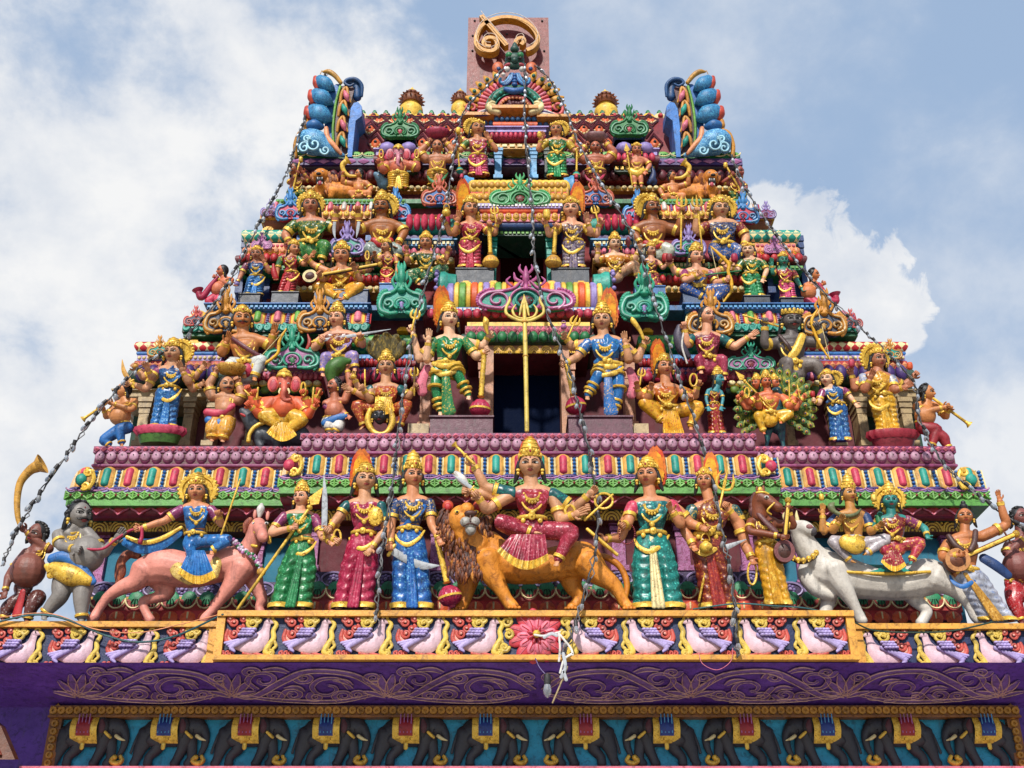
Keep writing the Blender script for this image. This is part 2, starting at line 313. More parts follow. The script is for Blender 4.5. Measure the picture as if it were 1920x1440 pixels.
def bay(parent, rows, dY=0, ext=None, nm=None):
    """rows: name, v0, v1, ul, ur, Y, profile, paint, [motif, motif px width, motif paints]; dY > 0 puts the same mouldings on the plane behind"""
    for r in rows:
        name, v0, v1, ul, ur, Y, prof, m = r[:8]; z1, z0 = zat(v0, Y), zat(v1, Y)
        if ext: ul, ur = (ext[name] if name in ext else ext['*'])
        Yw = Y + dY; vm = (v0 + v1) / 2; rc = rect(ul, ur, vm, Yw); 
        c = course(parent, name, rc, z0, z1, prof, m)
        if len(r) > 8:
            kind, pw, mm = r[8], r[9], (r[10] if len(r) > 10 else ORN[r[8]]); w = xat(960 + pw, vm, Yw) 
            o = part(ornament(kind, rc[0], rc[1], Yw, z0, z1, w, surf(prof, z0, z1)), name + '_ornament', mm, parent, TO, 40)
def wall(parent, name, xl, xr, y, z0, z1, m): b = MB(); b.box(xl, xr, y, 2 * AX - y, z0, z1); return part(b, name, m, parent, TO, False)
def storey(label):
    o = link('storey', None, tower); o.empty_display_size = .1; o['label'] = label; return o

# ---- first storey: behind the row of large statues
S1 = storey('lowest storey with pastel tongue panels and green lattice')
T1 = [('checked_band', 812, 824, 563, 1418, 15.2, 'flat', 'plum', 'diamond', 13, ['pink']),
      ('scalloped_band', 824, 846, 565, 1416, 15.22, 'flat', 'maroon', 'disc', 21),
      ('bead_moulding', 846, 853, 563, 1418, 15.2, 'roll', 'plum'),
      ('zigzag_band', 853, 858, 568, 1412, 15.25, 'flat', 'lilac', 'diamond', 16, ['mauve']),
      ('eave', 857, 894, 531, 1455, 15.02, 'eave', ('#c8a878', 'paint'), 'tongue', 42),
      ('wave_band', 893, 900, 524, 1462, 14.93, 'flat', 'lilac', 'wave', 38, ['purple', 'mauve', 'purple']),
      ('lattice_cornice', 899, 914, 523, 1463, 14.92, 'flat', 'lgreen', 'lattice', 21),
      ('cornice_fascia', 914, 925, 523, 1463, 14.9, 'flat', ('#5c9c40', 'paint')),
      ('lotus_moulding', 924, 951, 540, 1446, 15.12, 'roll', '#8c1c34', 'heart', 40),
      ('fillet', 950, 955, 545, 1440, 15.2, 'flat', 'dteal'),
      ('scroll_frieze', 954, 976, 548, 1436, 15.26, 'flat', '#7a4418', 'arc', 38),
      ('dado', 1072, 1101, 552, 1432, 15.32, 'flat', '#402858', 'rosette', 50, ['#8878a8', '#a898c0']),
      ('base_fillet', 1100, 1106, 548, 1436, 15.27, 'flat', 'gold2'),
      ('wave_moulding', 1105, 1128, 545, 1440, 15.2, 'flat', '#a03028', 'wave', 33),
      ('petal_base', 1126, 1144, 540, 1445, 15.08, 'flat', 'red', 'petal', 33, ['orange', 'cream'])]
Z1F, Z2F = zat(1146, 15.0), zat(812, 15.2)
wall(S1, 'wall', xat(556, 1020, 15.5), xat(1428, 1020, 15.5), 15.48, Z1F - .3, Z2F - .01, ('maroon', 'plaster'))
wall(S1, 'wall', xat(178, 1050, 16), xat(1790, 1050, 16), 15.98, Z1F - .3, Z2F - .02, ('tealwall', 'plaster'))
bay(S1, T1)
ext = {'*': (172, 1800), 'checked_band': (180, 1787), 'scalloped_band': (182, 1785), 'bead_moulding': (180, 1787), 'zigzag_band': (186, 1780), 'eave': (140, 1834), 'wave_band': (130, 1848), 'lattice_cornice': (128, 1850), 'cornice_fascia': (128, 1850)}
bay(S1, T1, .46, ext)
# pilasters between the panels of the wall
def pilaster(parent, u, v0, v1, Y, wpx, m, caps=3, name='pilaster'):
    z1, z0 = zat(v0, Y), zat(v1, Y); x = xat(u, (v0 + v1) / 2, Y); w = xat(960 + wpx / 2, (v0 + v1) / 2, Y); b = MB(); h = z1 - z0
    b.box(x - w * .72, x + w * .72, Y - .02, Y + .3, z0, z1 - h * .34); b.box(x - w, x + w, Y - .07, Y + .3, z0 - .002, z0 + h * .1)
    for i in range(caps):
        t = i / caps; b.box(x - w * (.8 + .4 * t), x + w * (.8 + .4 * t), Y - .03 - .05 * t, Y + .3, z1 - h * (.34 - .33 * t) + .004, z1 - h * (.34 - .33 * (t + .86 / caps)))
    o = part(b, name, m, parent, TO, False); return o
for u in (585, 700, 820, 1160, 1280, 1400): pilaster(S1, u, 975, 1072, 15.42, 34, ('mauve', 'scroll', 'plum', 2))
for u in (185, 480, 1505, 1785): pilaster(S1, u, 1000, 1100, 15.92, 34, ('mauve', 'scroll', 'plum', 2))

# ---- second storey with the tall blue doorway
S2 = storey('second storey with a tall dark blue doorway and tan pilasters')
Z3F = zat(572, 16.5)
wall(S2, 'wall', xat(378, 700, 16.9), xat(1580, 700, 16.9), 16.85, Z2F - .3, Z3F - .05, ('maroon', 'plaster'))
wall(S2, 'wall', xat(250, 740, 16.9), xat(1722, 740, 16.9), 17.1, Z2F - .3, zat(688, 17.1), ('dgreen', 'plaster'))
b = MB(); b.box(xat(180, 840, 15.66) + .02, xat(1787, 840, 15.66) - .02, 15.7, 22, Z2F - .06, Z2F - .012); part(b, 'floor_slab', 'plum', S2, TO, False)
T2c = [('gold_frieze', 649, 663, 876, 1104, 16.05, 'flat', 'maroon', 'arc', 24, ['gold']),
       ('bulb_moulding', 627, 646, 874, 1106, 16.0, 'roll', 'dgreen', 'bulb', 20, ['green']),
       ('checked_cornice', 611, 627, 872, 1112, 15.92, 'flat', 'dkred', 'diamond', 11, ['pink']),
       ('gold_fillet', 604, 611, 876, 1106, 16.0, 'flat', 'gold'),
       ('red_bulbs', 584, 600, 800, 1180, 16.25, 'roll', 'maroon', 'bulb', 17, ['rose']),
       ('dashed_fillet', 576, 585, 796, 1186, 16.2, 'flat', 'blue', 'dash', 8, ['white'])]
bay(S2, T2c)
def pavilion(parent, rows, u0, u1, Y): bay(parent, [(n, a, b_, u0 + e, u1 - e, Y + dy, pr, m) + tuple(x) for n, a, b_, e, dy, pr, m, *x in rows])
inner = [('red_bulbs', 702, 722, 3, .05, 'roll', 'maroon', 'bulb', 19, ['mag']), ('crossed_band', 689, 702, 0, -.03, 'flat', 'purple', 'diamond', 11, ['pink']), ('petal_roll', 676, 690, 3, .03, 'roll', 'dkred', 'bulb', 9, ['red']),
         ('dashed_fillet', 665, 676, 0, -.02, 'flat', 'blue', 'dash', 8, ['sky']), ('barrel_roof', 630, 657, 8, .1, 'roll', ('green', 'check', 'lgreen', 9))]
middle = [('bulb_moulding', 727, 742, 3, .05, 'roll', 'dgreen', 'bulb', 18, ['olive']), ('gold_band', 715, 726, 0, -.03, 'flat', 'dkred', 'disc', 16, ['gold', 'cream', 'dkred']), ('lotus_roll', 701, 715, 4, .04, 'roll', 'rose', 'bulb', 10, ['pink']),
          ('dotted_slab', 689, 700, 2, -.05, 'flat', 'mauve', 'bead', 8, ['cream'])]
outer = [('purple_bulbs', 692, 721, 6, .06, 'roll', 'dgreen', 'bulb', 23, ['purple']), ('crossed_band', 677, 692, 0, -.03, 'flat', 'red', 'diamond', 11, ['peach']), ('lilac_slab', 666, 676, 5, -.01, 'flat', 'lilac', 'bead', 9, ['cream']),
         ('blue_roll', 660, 667, 8, .02, 'roll', 'blue'), ('barrel_roof', 642, 661, 12, .08, 'roll', ('red', 'check', 'cream', 10))]
pavilion(S2, inner, 655, 776, 16.45); pavilion(S2, inner, 1200, 1328, 16.45); pavilion(S2, middle, 468, 603, 16.4); pavilion(S2, middle, 1364, 1540, 16.4)
pavilion(S2, outer, 252, 420, 16.45); pavilion(S2, outer, 1488, 1702, 16.45)
low2 = [('plain_cornice', 731, 745, 0, .1, 'lip', 'tan'), ('capital_band', 745, 760, 8, .18, 'cove', '#8a7a58')]
pavilion(S2, low2, 215, 420, 16.5); pavilion(S2, low2, 1560, 1745, 16.5)
for u, wd in ((268, 26), (352, 24), (395, 22), (470, 20), (1480, 20), (1570, 22), (1618, 24), (1702, 26)): pilaster(S2, u, 745, 838, 16.52, wd, 'tan')
for u in (798, 908, 1068, 1180): pilaster(S2, u, 663, 808, 16.15, 26, '#c08a68')
b = MB(); z0, z1 = Z2F, zat(662, 16.1); xa, xb = xat(925, 735, 16.1), xat(1052, 735, 16.1)
b.box(xa - .14, xa, 16.02, 16.5, z0, z1 + .1); b.box(xb, xb + .14, 16.02, 16.5, z0, z1 + .1); b.box(xa, xb, 16.03, 16.5, z1, z1 + .1)
dfr = part(b, 'door_frame', '#b88460', S2, TO, False)
b = MB(); b.box(xa, xb, 16.80, 16.84, z0, z1); part(b, 'doorway', ('door_shade', 'flat'), S2, TO, False)  # shallow panel; the shade of a deep opening is put into its dark colour
for ul, ur in ((806, 924), (1066, 1186)):
    b = MB(); Y = 15.42; b.box(xat(ul, 797, Y), xat(ur, 797, Y), Y, 16.0, zat(812, Y), zat(783, Y)); b.box(xat(ul - 2, 797, Y), xat(ur + 2, 797, Y), Y - .03, 16.0, zat(783, Y), zat(780, Y)); part(b, 'plinth', '#642840', S2, TO, False)
for ul, ur in ((765, 804), (1188, 1216)):
    b = MB(); Y = 15.5; b.box(xat(ul, 800, Y), xat(ur, 800, Y), Y, 16.2, zat(812, Y), zat(794, Y)); part(b, 'plinth', 'tan', S2, TO, False)
T2w = [('eave', 586, 608, 352, 1600, 16.5, 'eave', 'cream', 'tongue', 36, ['pink', 'lgreen', 'peach', 'gold', 'lilac', 'red']),
       ('scroll_cornice', 607, 622, 342, 1610, 16.38, 'flat', 'dgreen', 'scroll', 15, ['teal']),
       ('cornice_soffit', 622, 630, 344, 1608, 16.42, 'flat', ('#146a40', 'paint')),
       ('blue_cornice', 570, 580, 388, 1562, 16.42, 'lip', 'blue', 'dash', 9, ['sky']),
       ('blue_cove', 579, 587, 394, 1556, 16.52, 'flat', ('#2c80b0', 'paint'))]
# the long cornice is broken by the door bay: a left and a right run
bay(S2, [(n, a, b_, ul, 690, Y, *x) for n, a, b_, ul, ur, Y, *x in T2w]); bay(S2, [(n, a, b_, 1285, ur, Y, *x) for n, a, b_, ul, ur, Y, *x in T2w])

# ---- third storey
S3 = storey('third storey with a maroon doorway and grey statue plinths')
Z4F = zat(374, 17.35)
wall(S3, 'wall', xat(512, 480, 17.6), xat(1432, 480, 17.6), 17.5, Z3F - .2, Z4F, ('dkred', 'plaster'))
wall(S3, 'wall', xat(448, 520, 17.6), xat(1504, 520, 17.6), 17.52, Z3F - .2, zat(480, 17.6), ('dblue', 'plaster'))
b = MB(); b.box(xat(388, 572, 16.5) + .02, xat(1562, 572, 16.5) - .02, 16.5, 22, Z3F - .1, Z3F - .004); part(b, 'floor_slab', '#2c6a98', S3, TO, False)
T3c = [('green_lintel', 432, 442, 905, 1040, 16.75, 'flat', 'dgreen', 'dash', 8, ['lgreen']), ('blue_roll', 416, 430, 896, 1050, 16.7, 'roll', 'dblue'),
       ('bead_cornice', 401, 415, 888, 1062, 16.6, 'flat', 'pink', 'disc', 15, ['gold', 'gold2', 'dkred']), ('orange_roll', 390, 401, 905, 1040, 16.68, 'roll', 'orange'),
       ('dashed_fillet', 381, 390, 888, 1062, 16.6, 'flat', 'lilac', 'dash', 7, ['white']), ('red_bulbs', 372, 383, 862, 1090, 16.95, 'roll', 'maroon', 'bulb', 10, ['rose'])]
bay(S3, T3c)
in3 = [('barrel_roof', 412, 440, 6, .1, 'roll', 'teal', 'bulb', 13, ['rose']), ('blue_slab', 450, 462, 0, 0, 'lip', 'sky', 'dash', 8, ['cream']), ('lilac_slab', 441, 450, 4, .03, 'flat', 'purple'), ('pink_roll', 470, 484, 4, .06, 'roll', 'maroon', 'bulb', 11, ['pink']), ('gold_band', 484, 495, 0, 0, 'flat', 'gold2', 'disc', 12, ['gold', 'cream', 'dkred'])]
pavilion(S3, in3, 756, 852, 17.1); pavilion(S3, in3, 1112, 1218, 17.1)
ou3 = [('barrel_roof', 433, 454, 4, .06, 'roll', ('teal', 'check', 'cream', 9)), ('pink_slab', 456, 466, 0, 0, 'flat', 'peach', 'bead', 8, ['pink']), ('gold_band', 466, 478, -8, -.03, 'flat', 'orange', 'disc', 12, ['gold', 'peach', 'dkred']), ('red_bulbs', 480, 495, -12, .03, 'roll', 'maroon', 'bulb', 15, ['red']), ('green_fillet', 498, 506, -14, 0, 'flat', 'green', 'dash', 8, ['lgreen'])]
pavilion(S3, ou3, 462, 540, 17.05); pavilion(S3, ou3, 1408, 1492, 17.05)
mi3 = [('green_slab', 492, 503, 0, 0, 'flat', 'green', 'dash', 8, ['cream']), ('pink_roll', 478, 492, 4, .05, 'roll', 'dkred', 'bulb', 10, ['pink']), ('red_bulbs', 520, 534, 2, .05, 'roll', 'dkred', 'bulb', 12, ['red']), ('green_fillet', 512, 520, 0, 0, 'flat', 'dgreen', 'dash', 8, ['lgreen']), ('gold_band', 538, 548, 0, 0, 'flat', 'gold2', 'disc', 12, ['gold', 'cream', 'dkred'])]
pavilion(S3, mi3, 540, 762, 17.2); pavilion(S3, mi3, 1210, 1408, 17.2)
for u, wd, m in ((455, 14, 'dblue'), (505, 14, 'dblue'), (560, 14, 'blue'), (690, 14, 'blue'), (735, 14, 'dblue'), (926, 12, 'teal'), (1030, 12, 'teal'), (1240, 14, 'blue'), (1375, 14, 'dblue'), (1440, 14, 'dblue'), (1505, 14, 'dblue')): pilaster(S3, u, 442, 552, 16.85 if m == 'teal' else 17.35, wd, m)
b = MB(); z0, z1 = Z3F, zat(443, 16.95); b.box(xat(938, 490, 16.95), xat(1020, 490, 16.95), 17.46, 17.49, z0, z1); part(b, 'doorway', ('#30080c', 'flat'), S3, TO, False)  # same shallow panel, near-black maroon carrying the shade inside the door
for ul, ur, v0, v1, m in ((855, 926, 505, 533, '#343c48'), (1034, 1104, 505, 533, '#343c48'), (448, 488, 552, 572, '#343c48'), (510, 560, 549, 573, '#343c48'), (1395, 1443, 556, 577, '#343c48'), (1464, 1506, 560, 578, '#343c48'), (712, 745, 533, 550, '#2c70a8'), (1190, 1247, 538, 556, '#2c70a8'), (590, 690, 545, 572, '#405878'), (1280, 1330, 548, 576, '#405878')):
    Y = 16.6; b = MB(); b.box(xat(ul, v0, Y), xat(ur, v0, Y), Y, Y + .6, zat(v1, Y), zat(v0, Y)); b.box(xat(ul - 1, v0, Y), xat(ur + 1, v0, Y), Y - .02, Y + .6, zat(v0, Y) + .003, zat(v0 - 2, Y)); part(b, 'plinth', m, S3, TO, False)
T3w = [('green_bead_band', 373, 382, 517, 1396, 17.3, 'flat', 'green', 'bead', 8, ['lgreen']), ('eave', 382, 399, 505, 1420, 17.32, 'eave', 'peach', 'tongue', 26, ['pink', 'white', 'orange', 'cream', 'lilac', 'red']),
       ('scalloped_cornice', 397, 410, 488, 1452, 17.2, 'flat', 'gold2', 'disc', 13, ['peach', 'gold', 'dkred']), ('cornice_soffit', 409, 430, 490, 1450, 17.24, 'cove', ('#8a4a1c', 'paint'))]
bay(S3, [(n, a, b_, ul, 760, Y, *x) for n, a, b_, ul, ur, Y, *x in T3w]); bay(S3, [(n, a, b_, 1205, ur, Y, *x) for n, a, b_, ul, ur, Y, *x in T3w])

# ---- fourth storey and the barrel roof
S4 = storey('topmost storey below the red barrel roof')
ZR = zat(292, 17.75)
wall(S4, 'wall', xat(545, 340, 17.9), xat(1392, 340, 17.9), 17.95, Z4F - .2, ZR, ('maroon', 'plaster'))
b = MB(); b.box(xat(517, 374, 17.3) + .02, xat(1396, 374, 17.3) - .02, 17.33, 22, Z4F - .1, Z4F - .004); part(b, 'floor_slab', '#2c7a48', S4, TO, False)
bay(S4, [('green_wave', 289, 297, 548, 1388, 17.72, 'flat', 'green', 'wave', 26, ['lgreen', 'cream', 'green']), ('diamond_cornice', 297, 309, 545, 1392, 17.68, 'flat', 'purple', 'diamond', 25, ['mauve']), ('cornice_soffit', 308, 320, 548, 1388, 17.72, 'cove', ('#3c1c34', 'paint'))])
T4s = [('lotus_roll', 326, 344, 565, 1375, 17.86, 'roll', 'dkred', 'bulb', 18, ['maroon']), ('gold_band', 350, 358, 562, 1378, 17.84, 'flat', 'gold2', 'disc', 12, ['gold', 'cream', 'dkred'])]
bay(S4, [(n, a, b_, ul, 898, *x) for n, a, b_, ul, ur, *x in T4s]); bay(S4, [(n, a, b_, 1034, ur, *x) for n, a, b_, ul, ur, *x in T4s])
T4c = [('orange_roll', 230, 240, 930, 1002, 17.45, 'roll', 'orange'), ('lilac_slab', 239, 248, 908, 1024, 17.3, 'lip', 'lilac'), ('red_frieze', 252, 264, 918, 1016, 17.42, 'roll', 'mag', 'bulb', 9, ['rose']), ('gold_dentils', 269, 279, 925, 1010, 17.45, 'flat', 'gold2', 'dash', 14, ['cream'])]
bay(S4, T4c)
for u in (934, 1000): pilaster(S4, u, 279, 337, 17.4, 17, 'sky')
for u in (905, 1026): pilaster(S4, u, 279, 337, 17.55, 13, 'dgreen')
b = MB(); b.box(xat(922, 300, 17.55), xat(1012, 300, 17.55), 17.92, 17.94, Z4F, zat(279, 17.55)); part(b, 'doorway', ('#06140c', 'flat'), S4, TO, False)  # near-black panel, shade of the opening painted as its colour
for u0, u1 in ((705, 787), (1148, 1232)):
    pavilion(S4, [('lilac_slab', 280, 292, 0, 0, 'lip', 'lilac'), ('red_bulbs', 293, 308, 4, .06, 'roll', 'maroon', 'bulb', 12, ['rose']), ('gold_dentils', 310, 322, 4, .1, 'flat', 'dgreen', 'dash', 10, ['gold'])], u0, u1, 17.5)
    b = MB(); Y = 17.45; xm = (u0 + u1) / 2
    for s in (-1, 1): b.ell(at(xm + s * 20, 278, Y), (.16, 0, 0), (0, .12, 0), (0, 0, .13), 10, 6)
    part(b, 'slab_knob', 'lilac', S4, TO)
T4b = [('orange_slab', 247, 254, 722, 778, 17.9, 'flat', 'orange'), ('blue_bulbs', 254, 262, 724, 776, 17.95, 'roll', 'dblue', 'bulb', 7, ['blue'])]
bay(S4, T4b); bay(S4, [(n, a, b_, ul + 430, ur + 430, *x) for n, a, b_, ul, ur, *x in T4b])

roof = link('barrel_roof', None, tower); roof['label'] = 'red scaled barrel roof with flower bosses'
RY = AX; zr0 = ZR; zr1 = zat(214, 18.9); rx0, rx1 = xat(655, 250, 18.2), xat(1262, 250, 18.2); RD = RY - 18.15; RH = zr1 - zr0
def rp(x, a): return np.array([x, RY - math.cos(a) ** .7 * RD if a < np.pi / 2 else RY + abs(math.cos(a)) ** .7 * RD, zr0 + RH * math.sin(a)])
b = MB(); b.grid([[rp(x, a) for a in np.linspace(0, np.pi, 24)] for x in (rx0, rx1)], closed=False); part(b, 'roof_shell', 'dkred', roof, TO)
b = MB(); nx = 21
for j in range(6):
    a0 = .08 + j * .25
    for i in range(1, nx - 1):
        x = rx0 + (rx1 - rx0) * (i + .25 + .5 * (j % 2)) / nx; c = rp(x, a0); ta = nrm(rp(x, a0 + .02) - rp(x, a0 - .02)); nr = nrm(np.cross(EX, ta)); w = (rx1 - rx0) / nx
        nr = nr if nr[1] < 0 else -nr
        for q in (-1, 1): b.tube([c + EX * q * w * .5 + nr * .03, c + ta * .30 + nr * .03], .022, seg=4, m=0); b.tube([c + EX * q * w * .5 + nr * .03, c - ta * .30 + nr * .03], .022, seg=4, m=0)
        b.ell(c, EX * w * .3, nr * .07, ta * .15, 8, 5, 1); b.ell(c + nr * .07, EX * .035, nr * .035, ta * .04, 6, 4, 3)
        for q in range(5): t = math.pi + math.pi * (q + .5) / 5; b.ell(c + EX * math.cos(t) * w * .32 + ta * math.sin(t) * .15, EX * .035, nr * .05, ta * .035, 6, 4, 2)
part(b, 'scale_pattern', ['maroon', '#d86a28', 'cream', 'black'], roof, TO)
b = MB()
for i in range(27):
    x = rx0 + (rx1 - rx0) * (i + .5) / 27; c = rp(x, 1.25); b.ell(c, (.16, 0, 0), (0, .14, 0), (0, 0, .15), 8, 6, i % 2); b.ell(c + EZ * .16, (.06, 0, 0), (0, .06, 0), (0, 0, .1), 6, 5, 2); b.sph(c + EYF * .13, .06, 6, 5, 3)
part(b, 'ridge_flowers', ['cream', 'gold', 'green', 'red'], roof, TO)

# small barrel roofs over the doors
def barrel(parent, ul, ur, v0, v1, Y, mats, kind):
    z1, z0 = zat(v0, Y + .25), zat(v1, Y); xl, xr = xat(ul, v1, Y), xat(ur, v1, Y); r = (z1 - z0) / 2; zc = (z0 + z1) / 2; b = MB()
    b.tube([(x, Y + .35, zc) for x in np.linspace(xl, xr, 2)], r, seg=20, round_=False); n = 26 if kind == 'ribs' else 16
    for i in range(n):
        x = xl + (xr - xl) * (i + .5) / n; t = np.linspace(-1.3, 1.3, 11)
        if kind == 'ribs': b.tube(np.c_[np.full(11, x), Y + .35 - np.cos(t) * r, zc + np.sin(t) * r], .055 if i % 2 else .075, .06, seg=6, m=1 + (0 if i % 2 else 1 + (i // 2) % 3))
        else:
            for q in (-.55, .35): 
                p = np.array([x, Y + .35 - math.cos(q) * r, zc + math.sin(q) * r]); b.ell(p, (.13, 0, 0), (0, .05, 0), (0, 0, .15), 10, 6, 1); b.ell(p + EYF * .05, (.06, 0, 0), (0, .04, 0), (0, 0, .07), 8, 5, 2)
            b.tube(np.c_[np.full(11, x + .18), Y + .35 - np.cos(t) * r, zc + np.sin(t) * r], .03, seg=5, m=2)
    return part(b, 'barrel_roof', mats, parent, TO)
barrel(S2, 838, 1132, 534, 577, 16.15, ['dkred', 'gold', 'lilac', 'lgreen', 'orange'], 'ribs')
barrel(S3, 882, 1064, 345, 379, 16.8, ['orange', 'gold', 'gold2'], 'panel')
def roof_end(parent, u, v0, v1, Y, w, ms, sg):     # flared disc closing a barrel roof
    b = MB(); c = at(u, (v0 + v1) / 2, Y); r = abs(zat(v0, Y) - zat(v1, Y)) / 2
    b.lathe(c, [(.01, 0), (r * .7, 0), (r, .05), (r * 1.02, .12), (r * .9, .2), (r * .85, .35)], (0, 1, 0), (0, 0, 1), (sg * w, 0, 0), 24)
    for i in range(14): t = i * 2 * np.pi / 14; b.sph(c + np.array([-sg * .02, math.cos(t) * r, math.sin(t) * r]), r * .13, 7, 5, 1)
    part(b, 'roof_end', ms, parent, TO)
for u, s in ((822, 1), (1146, -1)): roof_end(S2, u, 515, 574, 16.5, .9, ['teal', 'lilac'], s)
for u, s in ((868, 1), (1078, -1)): roof_end(S3, u, 335, 380, 17.1, .6, ['sky', 'rose'], s)
def knob(parent, u, v, Y, wpx, m='yel'):
    b = MB(); c = at(u, v, Y); w = xat(960 + wpx, v, Y)
    b.box(c[0] - w, c[0] + w, Y, Y + .3, c[2], c[2] + w * .35); b.box(c[0] - w * .75, c[0] + w * .75, Y + .02, Y + .3, c[2] + w * .35, c[2] + w * .75); b.box(c[0] - w * .5, c[0] + w * .5, Y + .04, Y + .3, c[2] + w * .75, c[2] + w * 1.1); part(b, 'roof_knob', m, parent, TO, False)
for u in (873, 925, 1034, 1090): knob(S2, u, 534, 16.3, 11)
for u in (910, 942, 1003, 1038): knob(S3, u, 344, 16.95, 9)
for u, v in ((502, 431), (1433, 440), (820, 410), (1150, 412)): knob(S3, u, v, 17.05, 10)
for u, v in ((362, 643), (754, 620), (1590, 650), (1215, 622)): knob(S2, u, v, 16.45, 10)

# ---- the bird friezes along the ledge
ledge_z1, ledge_z0 = zat(1150, 14), zat(1240, 14)
def frieze_panel(ul, ur, Y, label, vt, vb, endl=True):
    xl, xr = xat(ul, vb, Y), xat(ur, vb, Y); z0, z1 = zat(vb, Y), zat(vt, Y)
    o = thing('bird_frieze', label, 'frieze', ((xl + xr) / 2, Y, z0), 'carved bird friezes along the ledge'); og = o.location; h = z1 - z0
    b = MB(); b.box(xl, xr, Y, 16.2, z0 + .004, z1 - .004); part(b, 'ledge', '#1c3060', o, og, False)
    b = MB(); f = h * .1; b.box(xl - .01, xr + .01, Y - .09, Y + .02, z0, z0 + f); b.box(xl - .01, xr + .01, Y - .1, Y + .02, z1 - f, z1 + .01)
    b.box(xl - .012, xl + .09, Y - .07, Y + .02, z0 + f, z1 - f); b.box(xr - .09, xr + .012, Y - .07, Y + .02, z0 + f, z1 - f)
    for x0, x1 in ((xl - .011, xl + .02), (xr - .02, xr + .011)): b.box(x0, x1, Y + .02, 16.2, z0 - .002, z1 + .006)
    part(b, 'gold_frame', ('#dca43c', 'paint'), o, og, False); return o, z0 + f, z1 - f
FC = frieze_panel(402, 1608, 14.0, 'long middle bird frieze with a red lotus at its centre', 1150, 1240)
FL = frieze_panel(-160, 398, 14.5, 'left bird frieze below the grey pot-bellied statue', 1170, 1261)
FR = frieze_panel(1612, 2090, 14.5, 'right bird frieze below the white bull', 1174, 1264)
SWM = [('#dcbcc4', 'body'), '#b4a4d0', '#50387c', '#c85a4c', '#dcc058', '#e8a898', 'black', '#d8a0b0']
def swan_meshes(k):   # drawn in pixels of one frieze cell, centre (0,0), facing right; k metres per pixel
    def T(b, P, m, rc=.6, sgm=8, per=4, off=0):
        A = cr([(x, y, r) for x, y, r in P], per); pts = np.c_[A[:, 0] * k, np.full(len(A), -.02), -A[:, 1] * k]; pts[:, 1] -= off; b.tube(pts, np.maximum(A[:, 2], .4) * k, np.maximum(A[:, 2], .4) * k * rc, seg=sgm, m=m)
    body, wing, tail, sc = MB(), MB(), MB(), MB()
    T(body, [(-24, 18, 5), (-6, 15, 15), (12, 11, 20), (24, 0, 15), (29, -12, 8.5), (31, -22, 6.8), (32, -29, 6.6)], 0, .38); T(body, [(32, -30, 6.5), (38, -29, 5), (43, -28, 2)], 0)
    body.sph((35 * k, -.055, 31 * k), 1.6 * k, 6, 5, 6); T(body, [(41, -29, 2), (46, -27, 1)], 3)
    T(body, [(-8, 30, 2.5), (6, 33, 3), (20, 33, 1.5)], 3); T(body, [(10, 30, 2.5), (22, 33, 3), (34, 34, 1.5)], 3)
    for i in range(6): T(wing, [(13 - i * 5, -3 + i * 2.2, 4.8), (-9 - i * 4, 7 + i * 2.8, 4.8), (-42 + i * 4, 13 + i * 3.2, 2.4)], 1, .8, off=.06); T(wing, [(12 - i * 5, 1 + i * 2.2, 1), (-10 - i * 4, 10.5 + i * 2.8, 1.1), (-41 + i * 4, 16 + i * 3.2, .8)], 2, 2.4, off=.06)
    for j in range(3):
        for i in range(4): wing.ell(((-8 + i * 6.5 - j * 3) * k, -.12, (11 - j * 5) * k), (5 * k, 0, 0), (0, .03, 0), (0, 0, 3 * k), 8, 5, 1); T(wing, [(-12 + i * 6.5 - j * 3, -9 + j * 5, .8), (-8 + i * 6.5 - j * 3, -6.5 + j * 5, .9), (-4 + i * 6.5 - j * 3, -9 + j * 5, .8)], 2, 3, off=.09)
    for (x, y, r, s, a) in ((-30, -28, 9, 1, 2), (-18, -16, 8, -1, 1), (-28, -6, 9, 1, 2.6), (-38, -34, 7, -1, 0), (-13, -34, 6, 1, 2)):
        P = spiral((x * k, -.03, -y * k), r * k, 1.2, a, s, EX, EZ, 16, .3); tail.tube(P, np.linspace(3.2, 2.2, 16) * k, seg=7, m=3); tail.sph((x * k, -.05, -y * k), 2.6 * k, 7, 5, 5)
    T(tail, [(-42, -14, 3), (-44, 2, 4), (-36, 12, 4), (-28, 14, 3)], 3); T(tail, [(-37, -12, 2.5), (-37, 2, 3), (-30, 9, 3)], 5); T(tail, [(-30, -12, 2.5), (-31, 0, 3), (-25, 6, 3)], 3)
    for q in range(3): P = spiral(((-46 + q * 9) * k, -.03, -31 * k), 4.5 * k, 1, 1, 1, EX, EZ, 12, .4); tail.tube(P, 2 * k, seg=6, m=3)
    T(sc, [(40, -34, 3), (49, -24, 4), (44, -12, 4.5), (46, 2, 5), (38, 16, 5.5), (34, 28, 6), (42, 33, 4)], 4, .7); T(sc, [(48, 8, 3), (52, 16, 3), (47, 22, 3)], 4)
    for (x, y, r, s, a) in ((5, -26, 11, 1, 3), (12, -33, 7, -1, 0), (-2, -34, 6, 1, 2), (44, 30, 5, -1, 2)): P = spiral((x * k, -.03, -y * k), r * k, 1.1, a, s, EX, EZ, 16, .35); sc.tube(P, 3.2 * k, seg=7, m=4); sc.sph((x * k, -.04, -y * k), 3 * k, 7, 5, 4)
    T(sc, [(32, -37, 2), (37, -40, 2), (42, -36, 2)], 4)
    return body, wing, tail, sc
def mirror(me):
    m2 = me.copy(); n = len(m2.vertices); co = np.empty(n * 3, dtype=np.float32); m2.vertices.foreach_get('co', co); co = co.reshape(-1, 3); co[:, 0] *= -1; m2.vertices.foreach_set('co', co.ravel()); m2.flip_normals(); return m2
